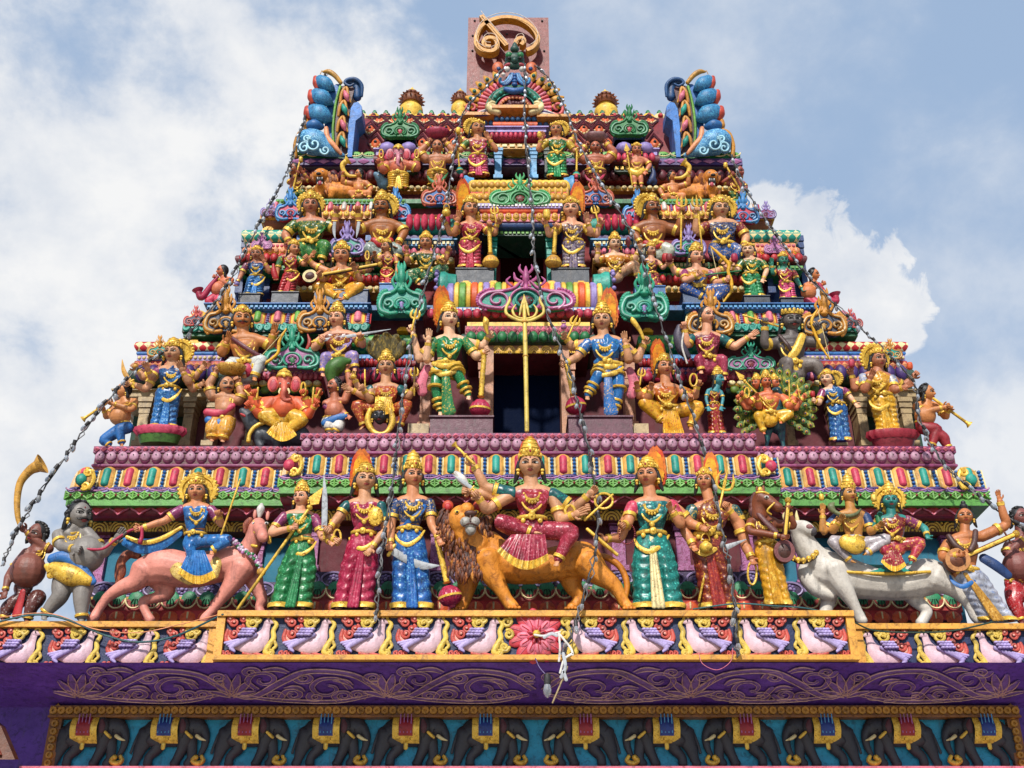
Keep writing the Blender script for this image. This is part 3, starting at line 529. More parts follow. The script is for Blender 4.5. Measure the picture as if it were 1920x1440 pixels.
SWK = xat(961, 1195, 14) - xat(960, 1195, 14)
SWR = [q.mesh(n, SWM, (0, 0, 0)) for q, n in zip(swan_meshes(SWK), ('swan', 'wing', 'tail_plume', 'scroll'))]; SWL = [mirror(q) for q in SWR]
def swans(fr, us, v, Y, flip):
    o = fr[0]
    for u in us:
        p = at(u, v, Y); p[1] = Y - .01; L = Vector(p) - o.location; ms = SWL if flip else SWR
        s = link('swan', ms[0], o, L)
        for me, n in zip(ms[1:], ('wing', 'tail_plume', 'scroll')): link(n, me, s)
swans(FC, (468, 577, 684, 790, 893), 1196, 14, False); swans(FC, (1112, 1218, 1325, 1432, 1540), 1196, 14, True)
swans(FL, (30, 138, 246, 354), 1217, 14.5, False); swans(FL, (-78,), 1217, 14.5, False); swans(FR, (1662, 1768, 1874, 1980), 1220, 14.5, True)
b = MB(); c = at(1006, 1193, 14); c[1] = 13.99
for rr, n, q, m in ((.32, 11, .12, 0), (.21, 11, .09, 1), (.1, 8, .055, 0)):
    for i in range(n): t = (i + .5 * (q < .11)) * 2 * np.pi / n; b.ell(c + np.array([math.cos(t) * rr * .75, -.01 - (.32 - rr) * .16, math.sin(t) * rr * .75]), (math.cos(t) * q, 0, math.sin(t) * q), (0, .022, 0), (-math.sin(t) * rr * .24, 0, math.cos(t) * rr * .24), 12, 6, m); b.tube([c + np.array([math.cos(t) * rr * f, -.035 - (.32 - rr) * .16, math.sin(t) * rr * f]) for f in (.55, .8, 1.0)], .006, seg=4, m=1 - m if m < 2 else 1)
b.sph(c + EYF * .1, .05, 8, 6, 2); lot = part(b, 'lotus_boss', ['#c83848', 'pink', 'gold'], FC[0], FC[0].location)
for s in (-1, 1):
    b = MB()
    for (x, y, r, a) in ((56, -26, 10, 1), (52, -2, 9, 2), (60, 22, 9, 0)): P = spiral((c[0] + s * x * SWK, 13.97, c[2] - y * SWK), r * SWK, 1.2, a, s, EX, EZ, 16, .3); b.tube(P, 3.4 * SWK, seg=7)
    part(b, 'scroll', '#dcc058', FC[0], FC[0].location)

# ---- gateway below: purple soffit with painted scrollwork, beaded frame and elephants
gate = thing('gateway', 'purple gateway lintel with painted scrolls under the bird friezes', 'gateway', (0, 15.4, 0)); GO = (0, 15.4, 0)
YG = 15.4; zg = zat(1326, YG); zb = 3.2
b = MB(); b.add([(-9, 14.02, ledge_z0 - .01), (9.5, 14.02, ledge_z0 - .01), (9.5, YG, zg), (-9, YG, zg), (-9, 16.5, zg + .5), (9.5, 16.5, zg + .5)], [(0, 1, 2, 3), (3, 2, 5, 4)])
part(b, 'soffit', ('#6c40a4', 'paint'), gate, GO, False)
b = MB(); b.box(-9, -3, YG + .01, 24, 0, zb + .2); b.box(3.6, 9.5, YG + .01, 24, 0, zb + .2); b.box(-9, 9.5, YG + .012, 24, zb + .2, zg + .4); part(b, 'wall', ('#6438a0', 'paint'), gate, GO, False)
def sof(u, v):   # a point on the sloping soffit seen at this pixel when standing below
    A = np.array([0, 14.02, ledge_z0 - .01]); n = nrm(np.cross((1, 0, 0), np.array([0, YG - 14.02, zg - ledge_z0 + .01]))); d = ray(u, v); t = np.dot(A - CAM, n) / np.dot(d, n); return CAM + d * t - n * .012 * np.sign(n[2])
b = MB()
def vine(P, r=4.5): A = cr([(*sof(u, v), q) for u, v, q in P], 5); b.tube(A[:, :3], A[:, 3] * SWK * 1.55, A[:, 3] * SWK * .4, N=(0, -.2, -1), seg=6); T_ = np.gradient(A[:, :3], axis=0); T_ /= np.linalg.norm(T_, axis=1)[:, None] + 1e-9; sd_ = np.cross(T_, (0, -.2, -1)); [b.tube(A[:, :3] + sd_ * (e * A[:, 3:4] * SWK * 1.35) + np.array([0, -.004, -.012]), A[:, 3] * SWK * .22, N=(0, -.2, -1), seg=4, m=1) for e in (-1, 1)]
def curl(u, v, r, s, a, ry=.55):
    t = np.linspace(0, 1, 18); rr = r * (1 - .8 * t); an = a + s * 2.6 * np.pi * t; vine([(u + math.cos(x) * q, v + math.sin(x) * q * ry, 4.2 - 2 * w) for x, q, w in zip(an, rr, t)][::2])
for s in (-1, 1):
    X = lambda x: 1010 + s * x
    for x0 in (0, 290, 580):
        vine([(X(x0 + 10), 1290, 4), (X(x0 + 60), 1262, 6), (X(x0 + 140), 1256, 6), (X(x0 + 190), 1275, 6), (X(x0 + 250), 1305, 5), (X(x0 + 300), 1290, 4)])
        vine([(X(x0 + 20), 1300, 3), (X(x0 + 90), 1312, 5), (X(x0 + 190), 1310, 5), (X(x0 + 280), 1300, 3)])
        curl(X(x0 + 105), 1288, 42, s, 0); curl(X(x0 + 225), 1272, 34, -s, 2); curl(X(x0 + 50), 1300, 16, s, 1); curl(X(x0 + 170), 1300, 20, -s, 3); curl(X(x0 + 150), 1268, 18, s, 3)
        curl(X(x0 + 75), 1302, 20, -s, 2); curl(X(x0 + 250), 1258, 16, s, 0); curl(X(x0 + 20), 1268, 18, -s, 1); curl(X(x0 + 128), 1304, 14, s, 4); curl(X(x0 + 205), 1302, 16, s, 1)
        vine([(X(x0 + 180), 1258, 3), (X(x0 + 200), 1252, 6), (X(x0 + 225), 1254, 3)]); vine([(X(x0 + 60), 1282, 2.5), (X(x0 + 75), 1274, 6), (X(x0 + 96), 1272, 2)]); vine([(X(x0 + 150), 1294, 2.5), (X(x0 + 165), 1286, 6), (X(x0 + 186), 1288, 2)])
        for q in range(6): a = math.pi * (.05 + .9 * q / 5); vine([(X(x0 + 285), 1304, 3), (X(x0 + 285) + math.cos(a) * 26, 1300 - math.sin(a) * 20, 6), (X(x0 + 285) + math.cos(a) * 44, 1300 - math.sin(a) * 38, 2.5)])
part(b, 'scrollwork', ['#8460a4', '#cca49c'], gate, GO)
zE0 = zat(1438, YG); exl, exr = xat(112, 1380, YG), xat(1892, 1380, YG)
ef = thing('elephant_frieze', 'turquoise panel of dark grey elephants in a beaded brown frame', 'frieze', ((exl + exr) / 2, YG, zE0)); EO = ef.location
b = MB(); b.box(exl, exr, YG - .02, YG + .02, zE0, zg); part(b, 'panel', ('#18a4c4', 'paint'), ef, EO, False)
b = MB(); fw = .13
b.box(exl - fw, exr + fw, YG - .16, YG, zg - .145, zg - .012); b.box(exl - fw, exr + fw, YG - .2, YG, zg - .17, zg - .147); b.box(exl - fw, exl + .03, YG - .1, YG, zE0 - .1, zg - .172); b.box(exr - .03, exr + fw, YG - .1, YG, zE0 - .1, zg - .172)
part(b, 'beaded_frame', ('#9a6420', 'paint'), ef, EO, False)
b = MB(); n = 120
for i in range(n): x = exl - fw + (exr - exl + 2 * fw) * (i + .5) / n; b.lathe((x, YG - .16, zg - .078), [(.055, 0), (.05, .03), (.02, .03), (.018, .01), (.01, .012)], (1, 0, 0), (0, 0, 1), (0, -1, 0), 8)
for s in (exl - fw / 2 + .015, exr + fw / 2 - .015):
    for i in range(9): b.lathe((s, YG - .1, zE0 + (i + .3) * .1), [(.05, 0), (.045, .03), (.02, .03), (.018, .01), (.01, .012)], (1, 0, 0), (0, 0, 1), (0, -1, 0), 8)
part(b, 'beading', ('#c08c28', 'paint'), ef, EO)
b = MB(); b.box(exl - .35, exr + .35, YG - .25, YG + .005, zE0 - .2, zE0 - .03); part(b, 'sill', 'pink', ef, EO, False)
EK = xat(961, 1390, YG) - xat(960, 1390, YG)
def eleph_meshes(cloth):   # elephant facing right, pixels of its cell (148 wide, feet at +52), k metres per pixel
    k = EK; OUT = []
    def T(b, P, m=0, rc=.5, off=.04, sgm=10):
        A = cr(P, 4); b.tube(np.c_[A[:, 0] * k, np.full(len(A), -off) - (A[:, 3] * k if A.shape[1] > 3 else 0), -(A[:, 1] * .84 + 8) * k], A[:, 2] * k * .88, A[:, 2] * k * rc, seg=sgm, m=m)
    b = MB(); T(b, [(-36, -18, 26), (-15, -22, 33), (12, -20, 32), (28, -22, 27)]); T(b, [(28, -30, 22), (46, -30, 22), (54, -22, 16)], rc=.7)
    T(b, [(-42, -14, 24), (-52, 14, 15), (-58, 38, 10), (-62, 50, 10)]); T(b, [(-28, -5, 22), (-20, 14, 14), (-34, 34, 10), (-36, 50, 10)], rc=.8)
    T(b, [(30, -12, 20), (26, 14, 13), (18, 38, 10), (14, 50, 11)], rc=.9); T(b, [(34, -12, 18), (42, 14, 12), (44, 36, 10), (38, 50, 10)], rc=.6)
    T(b, [(56, -28, 14), (65, -12, 10), (66, 8, 8), (62, 24, 6.5), (58, 34, 5)], rc=.8); T(b, [(-60, -14, 4), (-66, 6, 3), (-70, 26, 3)]); T(b, [(-42, 24, 0.1), (-40, 8, 6), (20, 6, 6), (26, 0, 1)])
    ear = MB(); T(ear, [(22, -48, 5), (24, -36, 13), (25, -22, 13), (24, -10, 6), (25, -4, 2)], 0, .35, .16); T(ear, [(24, -40, 3), (26, -28, 7), (26, -16, 5)], 1, .3, .19)
    tusk = MB(); T(tusk, [(52, -8, 4), (60, -2, 3.5), (70, 2, 1.2)], 0, 1, .13)
    cl = MB()
    def patch(x0, x1, y0, y1, off, m):
        n = 6; g = [[[x * k, -off - .02 * math.cos((x - (x0 + x1) / 2) / (x1 - x0) * 2) - .11 * math.sin(max(0, min(1, (y + 54) / 60)) * math.pi) , -(y * .84 + 8) * k] for x in np.linspace(x0, x1, n)] for y in np.linspace(y0, y1, n)]
        cl.grid(g, m, closed=False, cap=False)
    patch(-32, 18, -53, 8, .10, 0); patch(-20, 6, -54, -6, .115, 1)
    for q in range(4): x = -17 + q * 6.6; T(cl, [(x, -52, 1.2), (x, -12, 1.2)], 2, .6, .225)
    T(cl, [(-6, 10, 4.5), (-6, 20, 4.5)], 0, .5, .17); pass
    col_ = MB(); T(col_, [(34, -14, 3), (40, -8, 3.5), (46, -2, 3)], 0, 1, .2); har = MB(); T(har, [(54, 36, 6), (48, 44, 5), (58, 50, 6), (68, 44, 5), (64, 34, 4)], 0, 1, .08); 
    return [b.mesh('elephant', [('#3c3c44', 'body')]), ear.mesh('ear', ['#2c2628', '#5a2028']), tusk.mesh('tusk', ['cream']), cl.mesh('saddle_cloth', [('gold', 'gold'), cloth, 'mauve' if cloth == '#a01828' else 'sky']), har.mesh('gold_scroll', [('gold', 'gold')]), col_.mesh('collar', [('gold', 'gold')])]
ER, EB = eleph_meshes('#a01828'), eleph_meshes('#103c88'); ERm, EBm = [mirror(q) for q in ER], [mirror(q) for q in EB]
for i, u in enumerate((172, 322, 472, 622, 770, 918, 1090, 1240, 1388, 1538, 1686, 1836)):
    ms = ((ER, EB) if i < 6 else (ERm, EBm))[i % 2]; p = at(u, 1384, YG); p[1] = YG - .02; p[2] = zat(1438, YG) + .06 + 52 * EK - .05
    s = link('elephant', ms[0], ef, Vector(p) - EO); s['label'] = ('red' if i % 2 == 0 else 'blue') + '-clothed elephant facing ' + ('right' if i < 6 else 'left')
    for me, n in zip(ms[1:], ('ear', 'tusk', 'saddle_cloth', 'gold_scroll', 'collar')): link(n, me, s)
# corner of the neighbouring panel at the far left
b = MB(); p0 = at(0, 1365, 14.6); b.add([at(-60, 1300, 14.9), at(2, 1352, 14.9), at(34, 1420, 14.5), at(-60, 1420, 14.5)], [(0, 1, 2, 3)]); 
A = [at(-40, 1330, 14.8), at(2, 1362, 14.7), at(28, 1424, 14.5), at(-40, 1424, 14.5)]
o = thing('side_panel', 'corner of a brown framed painted panel at the far left edge', 'panel', A[0])
b = MB(); b.prism(A, (0, .12, .02)); part(b, 'frame', ('#6a3810', 'paint'), o, A[0], False)
b = MB(); b.prism([a * .8 + np.mean(A, 0) * .2 + np.array([-.1, -.06, 0]) for a in A], (0, .1, 0)); part(b, 'painted_field', ('#b05030', 'paint'), o, A[0], False)
# ================================================================ statue building kit
REG = {k: (x, y, s) for k, x, y, s in (('A', 520, 20, 440 / 1920), ('B', 940, 20, 460 / 1920), ('C', 340, 280, 460 / 1920), ('D', 740, 280, 460 / 1920), ('E', 1140, 280, 460 / 1920), ('F', 140, 540, 460 / 1920),
       ('G', 560, 540, 460 / 1920), ('H', 960, 540, 460 / 1920), ('I', 1380, 540, 460 / 1920), ('J', 0, 840, 460 / 1920), ('K', 400, 840, 460 / 1920), ('L', 780, 810, 460 / 1920), ('Mm', 1120, 840, 460 / 1920), ('N', 1460, 840, 460 / 1920),
       ('T', 840, 20, 240 / 1920), ('U', 840, 100, 240 / 1920), ('X', 0, 0, 1.0))}
FUSE = []
GOLD = ('gold', 'gold')
class Fig:
    """places a sculpture at depth Y: anchor on its ledge, leaning a little forward over the street; k = metres per drawing unit"""
    def __init__(s, reg, foot, Y, name, label, cat, group=None, lean=.38):
        s.o = REG[reg]; u, v = s.uv(foot); s.A = at(u, v, Y); s.el = math.atan2(s.A[2] - CAM[2], Y); t = lean * s.el
        s.F = np.array([0, -math.cos(t), -math.sin(t)]); s.U = np.array([0, -math.sin(t), math.cos(t)]); s.k = np.dot(s.A - CAM, FW) / FPX * s.o[2]
        s.root = thing(name, label, cat, s.A, group)
    def uv(s, q): return s.o[0] + q[0] * s.o[2], s.o[1] + q[1] * s.o[2]
    def p(s, q):
        d = ray(*s.uv(q)); o = s.A + s.F * ((q[2] if len(q) > 2 else 0) * s.k); return CAM + d * (np.dot(o - CAM, s.F) / np.dot(d, s.F))
    def T(s, mb, P, rc=1.0, m=0, seg=10, per=4, **kw):     # tube through (x, y, c, r)
        A = np.array([[*s.p(q[:3]), q[3] * s.k] for q in P]); A = cr(A, per); mb.tube(A[:, :3], np.maximum(A[:, 3], 1e-4), np.maximum(A[:, 3], 1e-4) * rc, N=s.F, seg=seg, m=m, **kw); return A
    def E(s, mb, x, y, c, rx, ry, rcc, m=0, nu=14, nv=10): mb.ell(s.p((x, y, c)), EX * rx * s.k, s.F * rcc * s.k, s.U * ry * s.k, nu, nv, m)
    def part(s, mb, name, mats, parent=None, smooth=True): return part(mb, name, mats, parent or s.root, s.A, smooth)
    def fuse(s, mb, name, m, vox, extra=None, smooth=3):
        o = s.part(mb, name, m); r = o.modifiers.new('r', 'REMESH'); r.mode = 'VOXEL'; r.voxel_size = max(vox * s.k, .006); r.use_smooth_shade = True
        q = o.modifiers.new('s', 'SMOOTH'); q.iterations = smooth; q.factor = .5; FUSE.append((o, extra)); 
        if extra: o['_x'] = 1
        return o
def bake_fused():
    dg = bpy.context.evaluated_depsgraph_get(); dg.update()
    for o, extra in FUSE:
        me = bpy.data.meshes.new_from_object(o.evaluated_get(dg)); old = o.data; o.modifiers.clear()
        if extra is not None and extra.n:
            n = len(me.vertices); co = np.empty(n * 3); me.vertices.foreach_get('co', co); loc = np.array(o.parent.location if o.parent else o.location); 
            b = MB(); b.add(co.reshape(-1, 3) + loc, [tuple(p.vertices) for p in me.polygons]); b.F += [tuple(i + b.n for i in f) for f in extra.F]; b.I += [0] * len(extra.F); b.V += extra.V; b.n += extra.n
            me = b.mesh(o.name, list(old.materials), loc, 80)
        else:
            me.materials.clear(); [me.materials.append(q) for q in old.materials]; me.polygons.foreach_set('use_smooth', np.ones(len(me.polygons), dtype=bool))
        me.name = o.name; o.data = me
        if '_x' in o: del o['_x']
# ---- head
def gs(x, s): return np.exp(-(x / s) ** 2)
def face_disp(x, z):
    ax = np.abs(x); nose = np.clip((.13 - z) / .23, 0, 1) * np.where(z > -.1, 1, gs(z + .1, .035))
    return (.125 * gs(x, .05) * nose + .05 * gs(ax - .055, .032) * gs(z + .095, .035) - .05 * gs(ax - .16, .08) * gs(z - .055, .05) + .022 * gs(z - .15, .04) * gs(x, .3) + .025 * gs(ax - .19, .08) * gs(z + .1, .09)
            + .04 * gs(x, .1) * gs(z + .23, .04) - .025 * gs(x, .1) * gs(z + .31, .025) + .05 * gs(x, .1) * gs(z + .41, .06))
def jaw(z): t = np.clip(-z / .5, 0, 1); return 1 - .3 * t ** 1.6
def face_f(x, z): q = np.maximum(1 - (x / (.37 * jaw(z))) ** 2 - (z / .5) ** 2, 0.02); return .42 * np.sqrt(q) + face_disp(x, z)
def head_template():
    nu, nv = 52, 38; v = []; f = []
    th = np.linspace(0, 2 * np.pi, nu, endpoint=False); th = th - .45 * np.sin(2 * th) * .5 - .38 * np.sin(th) * .6   # denser to the front
    for i in range(nv + 1):
        a = np.pi * i / nv - np.pi / 2; z = .5 * math.sin(a); x = np.sin(th) * math.cos(a) * .37 * jaw(z); fy = np.cos(th) * math.cos(a) * np.where(np.cos(th) > 0, .42, .44)
        w = np.clip(np.cos(th) * 1.6, 0, 1) * (math.cos(a) ** .3 if abs(a) < 1.57 else 0); fy = fy + face_disp(x, np.full(nu, z)) * w; v += list(zip(x, fy, np.full(nu, z)))
    for i in range(nv):
        for j in range(nu): j2 = (j + 1) % nu; f.append((i * nu + j, i * nu + j2, (i + 1) * nu + j2, (i + 1) * nu + j))
    return np.array(v), f
HV, HF = head_template()
class Head:
    def __init__(s, fig, x, y, h, turn=0, tilt=0, nod=0, c=0):
        s.v = random.Random(int(x * 7 + y * 13)); s.wd = s.v.uniform(1.04, 1.2); s.ey = s.v.uniform(.92, 1.15); s.bt = s.v.uniform(-.012, .03); s.mo = s.v.uniform(.85, 1.2); s.gz = s.v.uniform(-.02, .02)
        s.f = fig; s.H = 1.26 * h * fig.k; pt = .72 * fig.el + R(nod); f0 = np.array([0, -math.cos(pt), -math.sin(pt)]); u0 = np.array([0, -math.sin(pt), math.cos(pt)]); t = R(turn)
        s.f_ = nrm(f0 * math.cos(t) + EX * math.sin(t)); r = nrm(EX * math.cos(t) - f0 * math.sin(t)); tt = R(tilt); s.r = (r * math.cos(tt) + u0 * math.sin(tt)) * s.wd; s.u = u0 * math.cos(tt) - r * math.sin(tt)
        s.o = fig.p((x, y, c)) + s.u * s.H * .085
    def g(s, x, f, z): return s.o + (s.r * x + s.f_ * f + s.u * z) * s.H
    def tb(s, mb, P, r, m=0, seg=6, per=4): A = cr([[*s.g(*q), rr * s.H] for q, rr in zip(P, np.broadcast_to(r, len(P)))], per); mb.tube(A[:, :3], A[:, 3], N=s.f_, seg=seg, m=m)
    def el(s, mb, x, f, z, a, b, c, m=0, nu=12, nv=8): mb.ell(s.g(x, f, z), s.r * a * s.H, s.f_ * b * s.H, s.u * c * s.H, nu, nv, m)
    def skull(s, mb, ears=True):
        mb.add(s.o + (HV[:, :1] * s.r + HV[:, 1:2] * s.f_ + HV[:, 2:] * s.u) * s.H, HF)
        if ears:
            for q in (-1, 1): s.el(mb, q * .37, -.02, -.02, .045, .08, .13)
    def features(s, beard='', small=False, skin='skin'):
        f = s.f; S = lambda x, z: float(face_f(x, z))
        for q in (-1, 1):
            b = MB(); x, z = q * .16, .055; s.el(b, x, S(x, z) - .012, z, .1 * s.ey, .045, .044 * s.ey, 0); s.el(b, x + s.gz, S(x, z) + .018, z, .042, .022, .043, 1, 8, 6)
            s.tb(b, [(x + d, S(x + d, z + e) + .022, z + e) for d, e in ((-.105, -.005), (-.05, .04), (0, .052), (.05, .04), (.105, -.005))], .015, 1, 5)
            s.tb(b, [(x + d, S(x + d, z - e) + .02, z - e) for d, e in ((-.1, .0), (0, .045), (.1, .0))], .008, 1, 4)
            f.part(b, 'eye', ['white', 'black'])
            b = MB(); s.tb(b, [(q * d, S(q * d, e) + .012, e) for d, e in ((.05, .15 - s.bt), (.15, .195), (.25, .15 + s.bt))], (.014, .022, .01), 0, 5); f.part(b, 'eyebrow', 'hair')
        b = MB(); s.tb(b, [(d * s.mo, S(d, e) + .012, e) for d, e in ((-.105, -.232), (-.04, -.208), (0, -.216), (.04, -.208), (.105, -.232))], (.008, .022, .02, .022, .008), 0, 6); s.el(b, 0, S(0, -.26) + .005, -.262, .078 * s.mo, .03, .026, 0); f.part(b, 'lips', '#a02c2c')
        b = MB(); s.el(b, 0, S(0, .24), .24, .026, .02, .05, 0, 8, 6); f.part(b, 'forehead_mark', 'dkred')
        if beard:
            b = MB()
            for q in (-1, 1): s.tb(b, [(q * d, S(q * d, e) + .02, e) for d, e in ((.01, -.165), (.09, -.165), (.17, -.19), (.235, -.15))], (.03, .04, .03, .008), 0, 7)
            f.part(b, 'moustache', 'hair')
    def hair(s, long=1, bun=0, curly=0, m='hair'):
        b = MB(); s.el(b, 0, -.07, .08, .40, .42, .46, 0, 20, 14)
        for q in (-1, 1):
            if long: s.tb(b, [(q * .37, .02, .12), (q * .41, -.02, -.15), (q * .44, -.08, -.42), (q * (.46 + .06 * long), -.1, -.42 - .25 * long)], (.07, .1, .1, .05), 0, 8)
        if curly:
            rr = random.Random(5)
            for i in range(70): t = rr.uniform(0, 2 * math.pi); e = rr.uniform(-.35, 1.4); d = (math.sin(t) * math.cos(e), -abs(math.cos(t)) * math.cos(e) + .22, math.sin(e)); s.el(b, d[0] * .43, d[1] * .45 - .05, .08 + d[2] * .45, .09, .09, .08, 0, 7, 5)
        if bun: s.el(b, 0, -.05, .6, .2, .2, .2); s.el(b, 0, -.05, .8, .12, .12, .14)
        s.f.part(b, 'hair', m)
    def lathe(s, mb, prof, z0, seg=20, m=0, f0=-.03, rx=1, lobes=0, amp=0): mb.lathe(s.g(0, f0, z0), [(r * s.H * rx, h * s.H) for r, h in prof], s.r * .9, -s.f_, s.u, seg, m, lobes, amp)
    def crown(s, top, kind='tall', m=GOLD):
        Hc = max(top * s.f.k / s.H, .15); b = MB(); h = Hc + .12     # height above the hairline, in head heights
        if kind == 'band':
            s.lathe(b, [(.41, 0), (.44, .02), (.44, .12), (.40, .13)], .27, 24, f0=-.04)
            for i in range(7): a = (i - 3) * .38; s.el(b, math.sin(a) * .43, math.cos(a) * .43 - .04, .42, .06, .03, .1 + .03 * (i == 3), 0, 8, 6)
        else:
            pr = [(.385, 0), (.415, .02), (.42, .09), (.39, .12)]
            if kind == 'tall': pr += [(.40, .2 * h), (.38, .3 * h), (.37, .42 * h), (.40, .44 * h), (.34, .52 * h), (.32, .62 * h), (.34, .64 * h), (.28, .72 * h), (.26, .78 * h), (.28, .8 * h), (.17, .87 * h), (.09, .9 * h), (.11, .94 * h), (.02, h)]
            else: pr += [(.42, .3 * h), (.36, .55 * h), (.38, .6 * h), (.28, .75 * h), (.15, .86 * h), (.1, .88 * h), (.1, .95 * h), (.01, h)]
            s.lathe(b, pr, .29, 28, f0=-.02, rx=.86)
            n = 16
            for i in range(n): a = 2 * math.pi * i / n; s.el(b, math.sin(a) * .335, math.cos(a) * .37 - .02, .35, .038, .04, .042, 0, 7, 5); s.el(b, math.sin(a) * .30, math.cos(a) * .335 - .02, .29 + .3 * h, .04, .045, .07, 0, 7, 5)
            s.el(b, 0, .36, .29 + .24 * h, .1, .06, .17, 0); s.el(b, 0, .41, .29 + .24 * h, .04, .03, .06, 1, 8, 6)
            for q in (-1, 1): s.el(b, q * .2, .25, .29 + .2 * h, .07, .05, .11, 0, 10, 6); s.el(b, q * .36, -.02, .36, .05, .09, .14, 0, 10, 6)
        return s.f.part(b, 'crown', [m, 'red'])
    def halo(s, r, kind='disc', dx=0, dy=0, top=0):
        b = MB(); c = s.g(dx, -.3, .12 + dy)
        if kind == 'disc':
            b.lathe(c, [(.01, 0), (r * .8, 0), (r * .84, .03), (r, .03), (r * 1.02, .015), (r, -.02), (.01, -.04)] if 0 else [(.001, .01), (r * s.H * .74, .01), (r * s.H * .8, .03), (r * s.H * .97, .03), (r * s.H, .01), (r * s.H * .95, -.03), (.001, -.04)], s.r, -s.u, s.f_, 32, 0)
            for i in range(24): a = i * math.pi / 12; b.ell(c + (s.r * math.cos(a) + s.u * math.sin(a)) * r * s.H * .98, s.r * .09 * s.H, s.f_ * .03, s.u * .09 * s.H, 7, 5)
            s.f.part(b, 'halo', GOLD)
        else:
            top = top or 1.5 * r
            for lay, (sc, mm, off) in enumerate(((1, 0, 0), (.8, 1, .02))):
                P = []; n = 54
                for i in range(n):
                    a = 2 * math.pi * i / n; jag = (1.05, .99, .95)[i % 3]; up = max(0, math.sin(a)); rr = r * (.92 + (top / r - .92) * up ** 3) * jag * sc; sw = .10 * (i % 3 == 0) * (1 if math.cos(a) < 0 else -1) * up; P.append(c + (s.r / 1.14 * (math.cos(a) * .64 + sw * .6) + s.u * math.sin(a)) * rr * s.H + s.f_ * off)
                b.prism(P, -s.f_ * .05, mm)
            s.f.part(b, 'flame_halo', [('#cc4c24', 'flame', '#d88030'), ('#e8b020', 'flame', '#dc8418')], smooth=False)
    def earrings(s):
        for q in (-1, 1): b = MB(); s.el(b, q * .40, .03, -.2, .075, .075, .075); s.lathe(b, [(.02, 0), (.07, -.03), (.09, -.12), (.0, -.16)], -.24, 8) if 0 else s.el(b, q * .40, .03, -.32, .055, .055, .07); s.f.part(b, 'earring', GOLD)
# ---- hands and limbs
def hand(mb, w, d, n, h, mode, ts):
    """w wrist, d direction, n palm side, h hand scale (m), ts thumb side"""
    d = nrm(d); n = nrm(n - d * np.dot(n, d)); sd = np.cross(d, n) * ts; ps = .42 * h
    mb.ell(w + d * ps * .45, sd * ps * .44, n * ps * .2, d * ps * .6, 10, 8)
    c0, c1 = {'open': (.1, .12), 'relax': (.5, .5), 'grip': (1.25, 1.5), 'point': (1.2, 1.4)}[mode]
    for i, (o, L) in enumerate(((.32, .36), (.11, .41), (-.11, .38), (-.31, .29))):
        b0 = w + d * ps * .9 + sd * o * ps; a0, a1 = (c0, c1) if not (mode == 'point' and i == 0) else (.1, .1); L *= h
        fan = sd * o * (.35 if mode == 'open' else .05); d1 = nrm(d * math.cos(a0) + n * math.sin(a0) + fan); d2 = nrm(d * math.cos(a0 + a1) + n * math.sin(a0 + a1) + fan)
        p1 = b0 + d1 * L * .5; p2 = p1 + d2 * L * .5; A = cr([[*b0, .062], [*p1, .056], [*p2, .042]], 3); mb.tube(A[:, :3], A[:, 3] * h, N=n + sd * .01, seg=7)
    t0 = w + d * ps * .25 + sd * ps * .36; td = nrm(sd * .75 + d * .6 + n * (.25 if mode == 'open' else .6)); t2 = nrm(sd * .2 + d * .85 + n * (.2 if mode == 'open' else .9)); A = cr([[*t0, .07], [*(t0 + td * h * .17), .062], [*(t0 + td * h * .17 + t2 * h * .15), .045]], 3); mb.tube(A[:, :3], A[:, 3] * h, N=n, seg=7)
def foot(mb, a, d, up, h):
    d = nrm(d); sd = nrm(np.cross(d, up)); mb.ell(a + d * h * .3, d * h * .45, sd * h * .2, up * h * .15, 10, 8)
    for i in range(5): o = (i - 2) * .085; mb.ell(a + d * h * (.68 - abs(i - 1) * .03) + sd * o * h, d * h * .1, sd * h * .045, up * h * .06, 7, 5)
def band_at(mb, a, b, t, r, w): a, b = np.asarray(a), np.asarray(b); c = a + (b - a) * t; d = nrm(b - a); x = nrm(np.cross(d, (0.1, .9, .3))); mb.lathe(c - d * w / 2, [(r, 0), (r * 1.12, .0), (r * 1.16, w * .3), (r * 1.1, w * .5), (r * 1.16, w * .7), (r * 1.12, w), (r, w)], x, np.cross(d, x), d, 14)
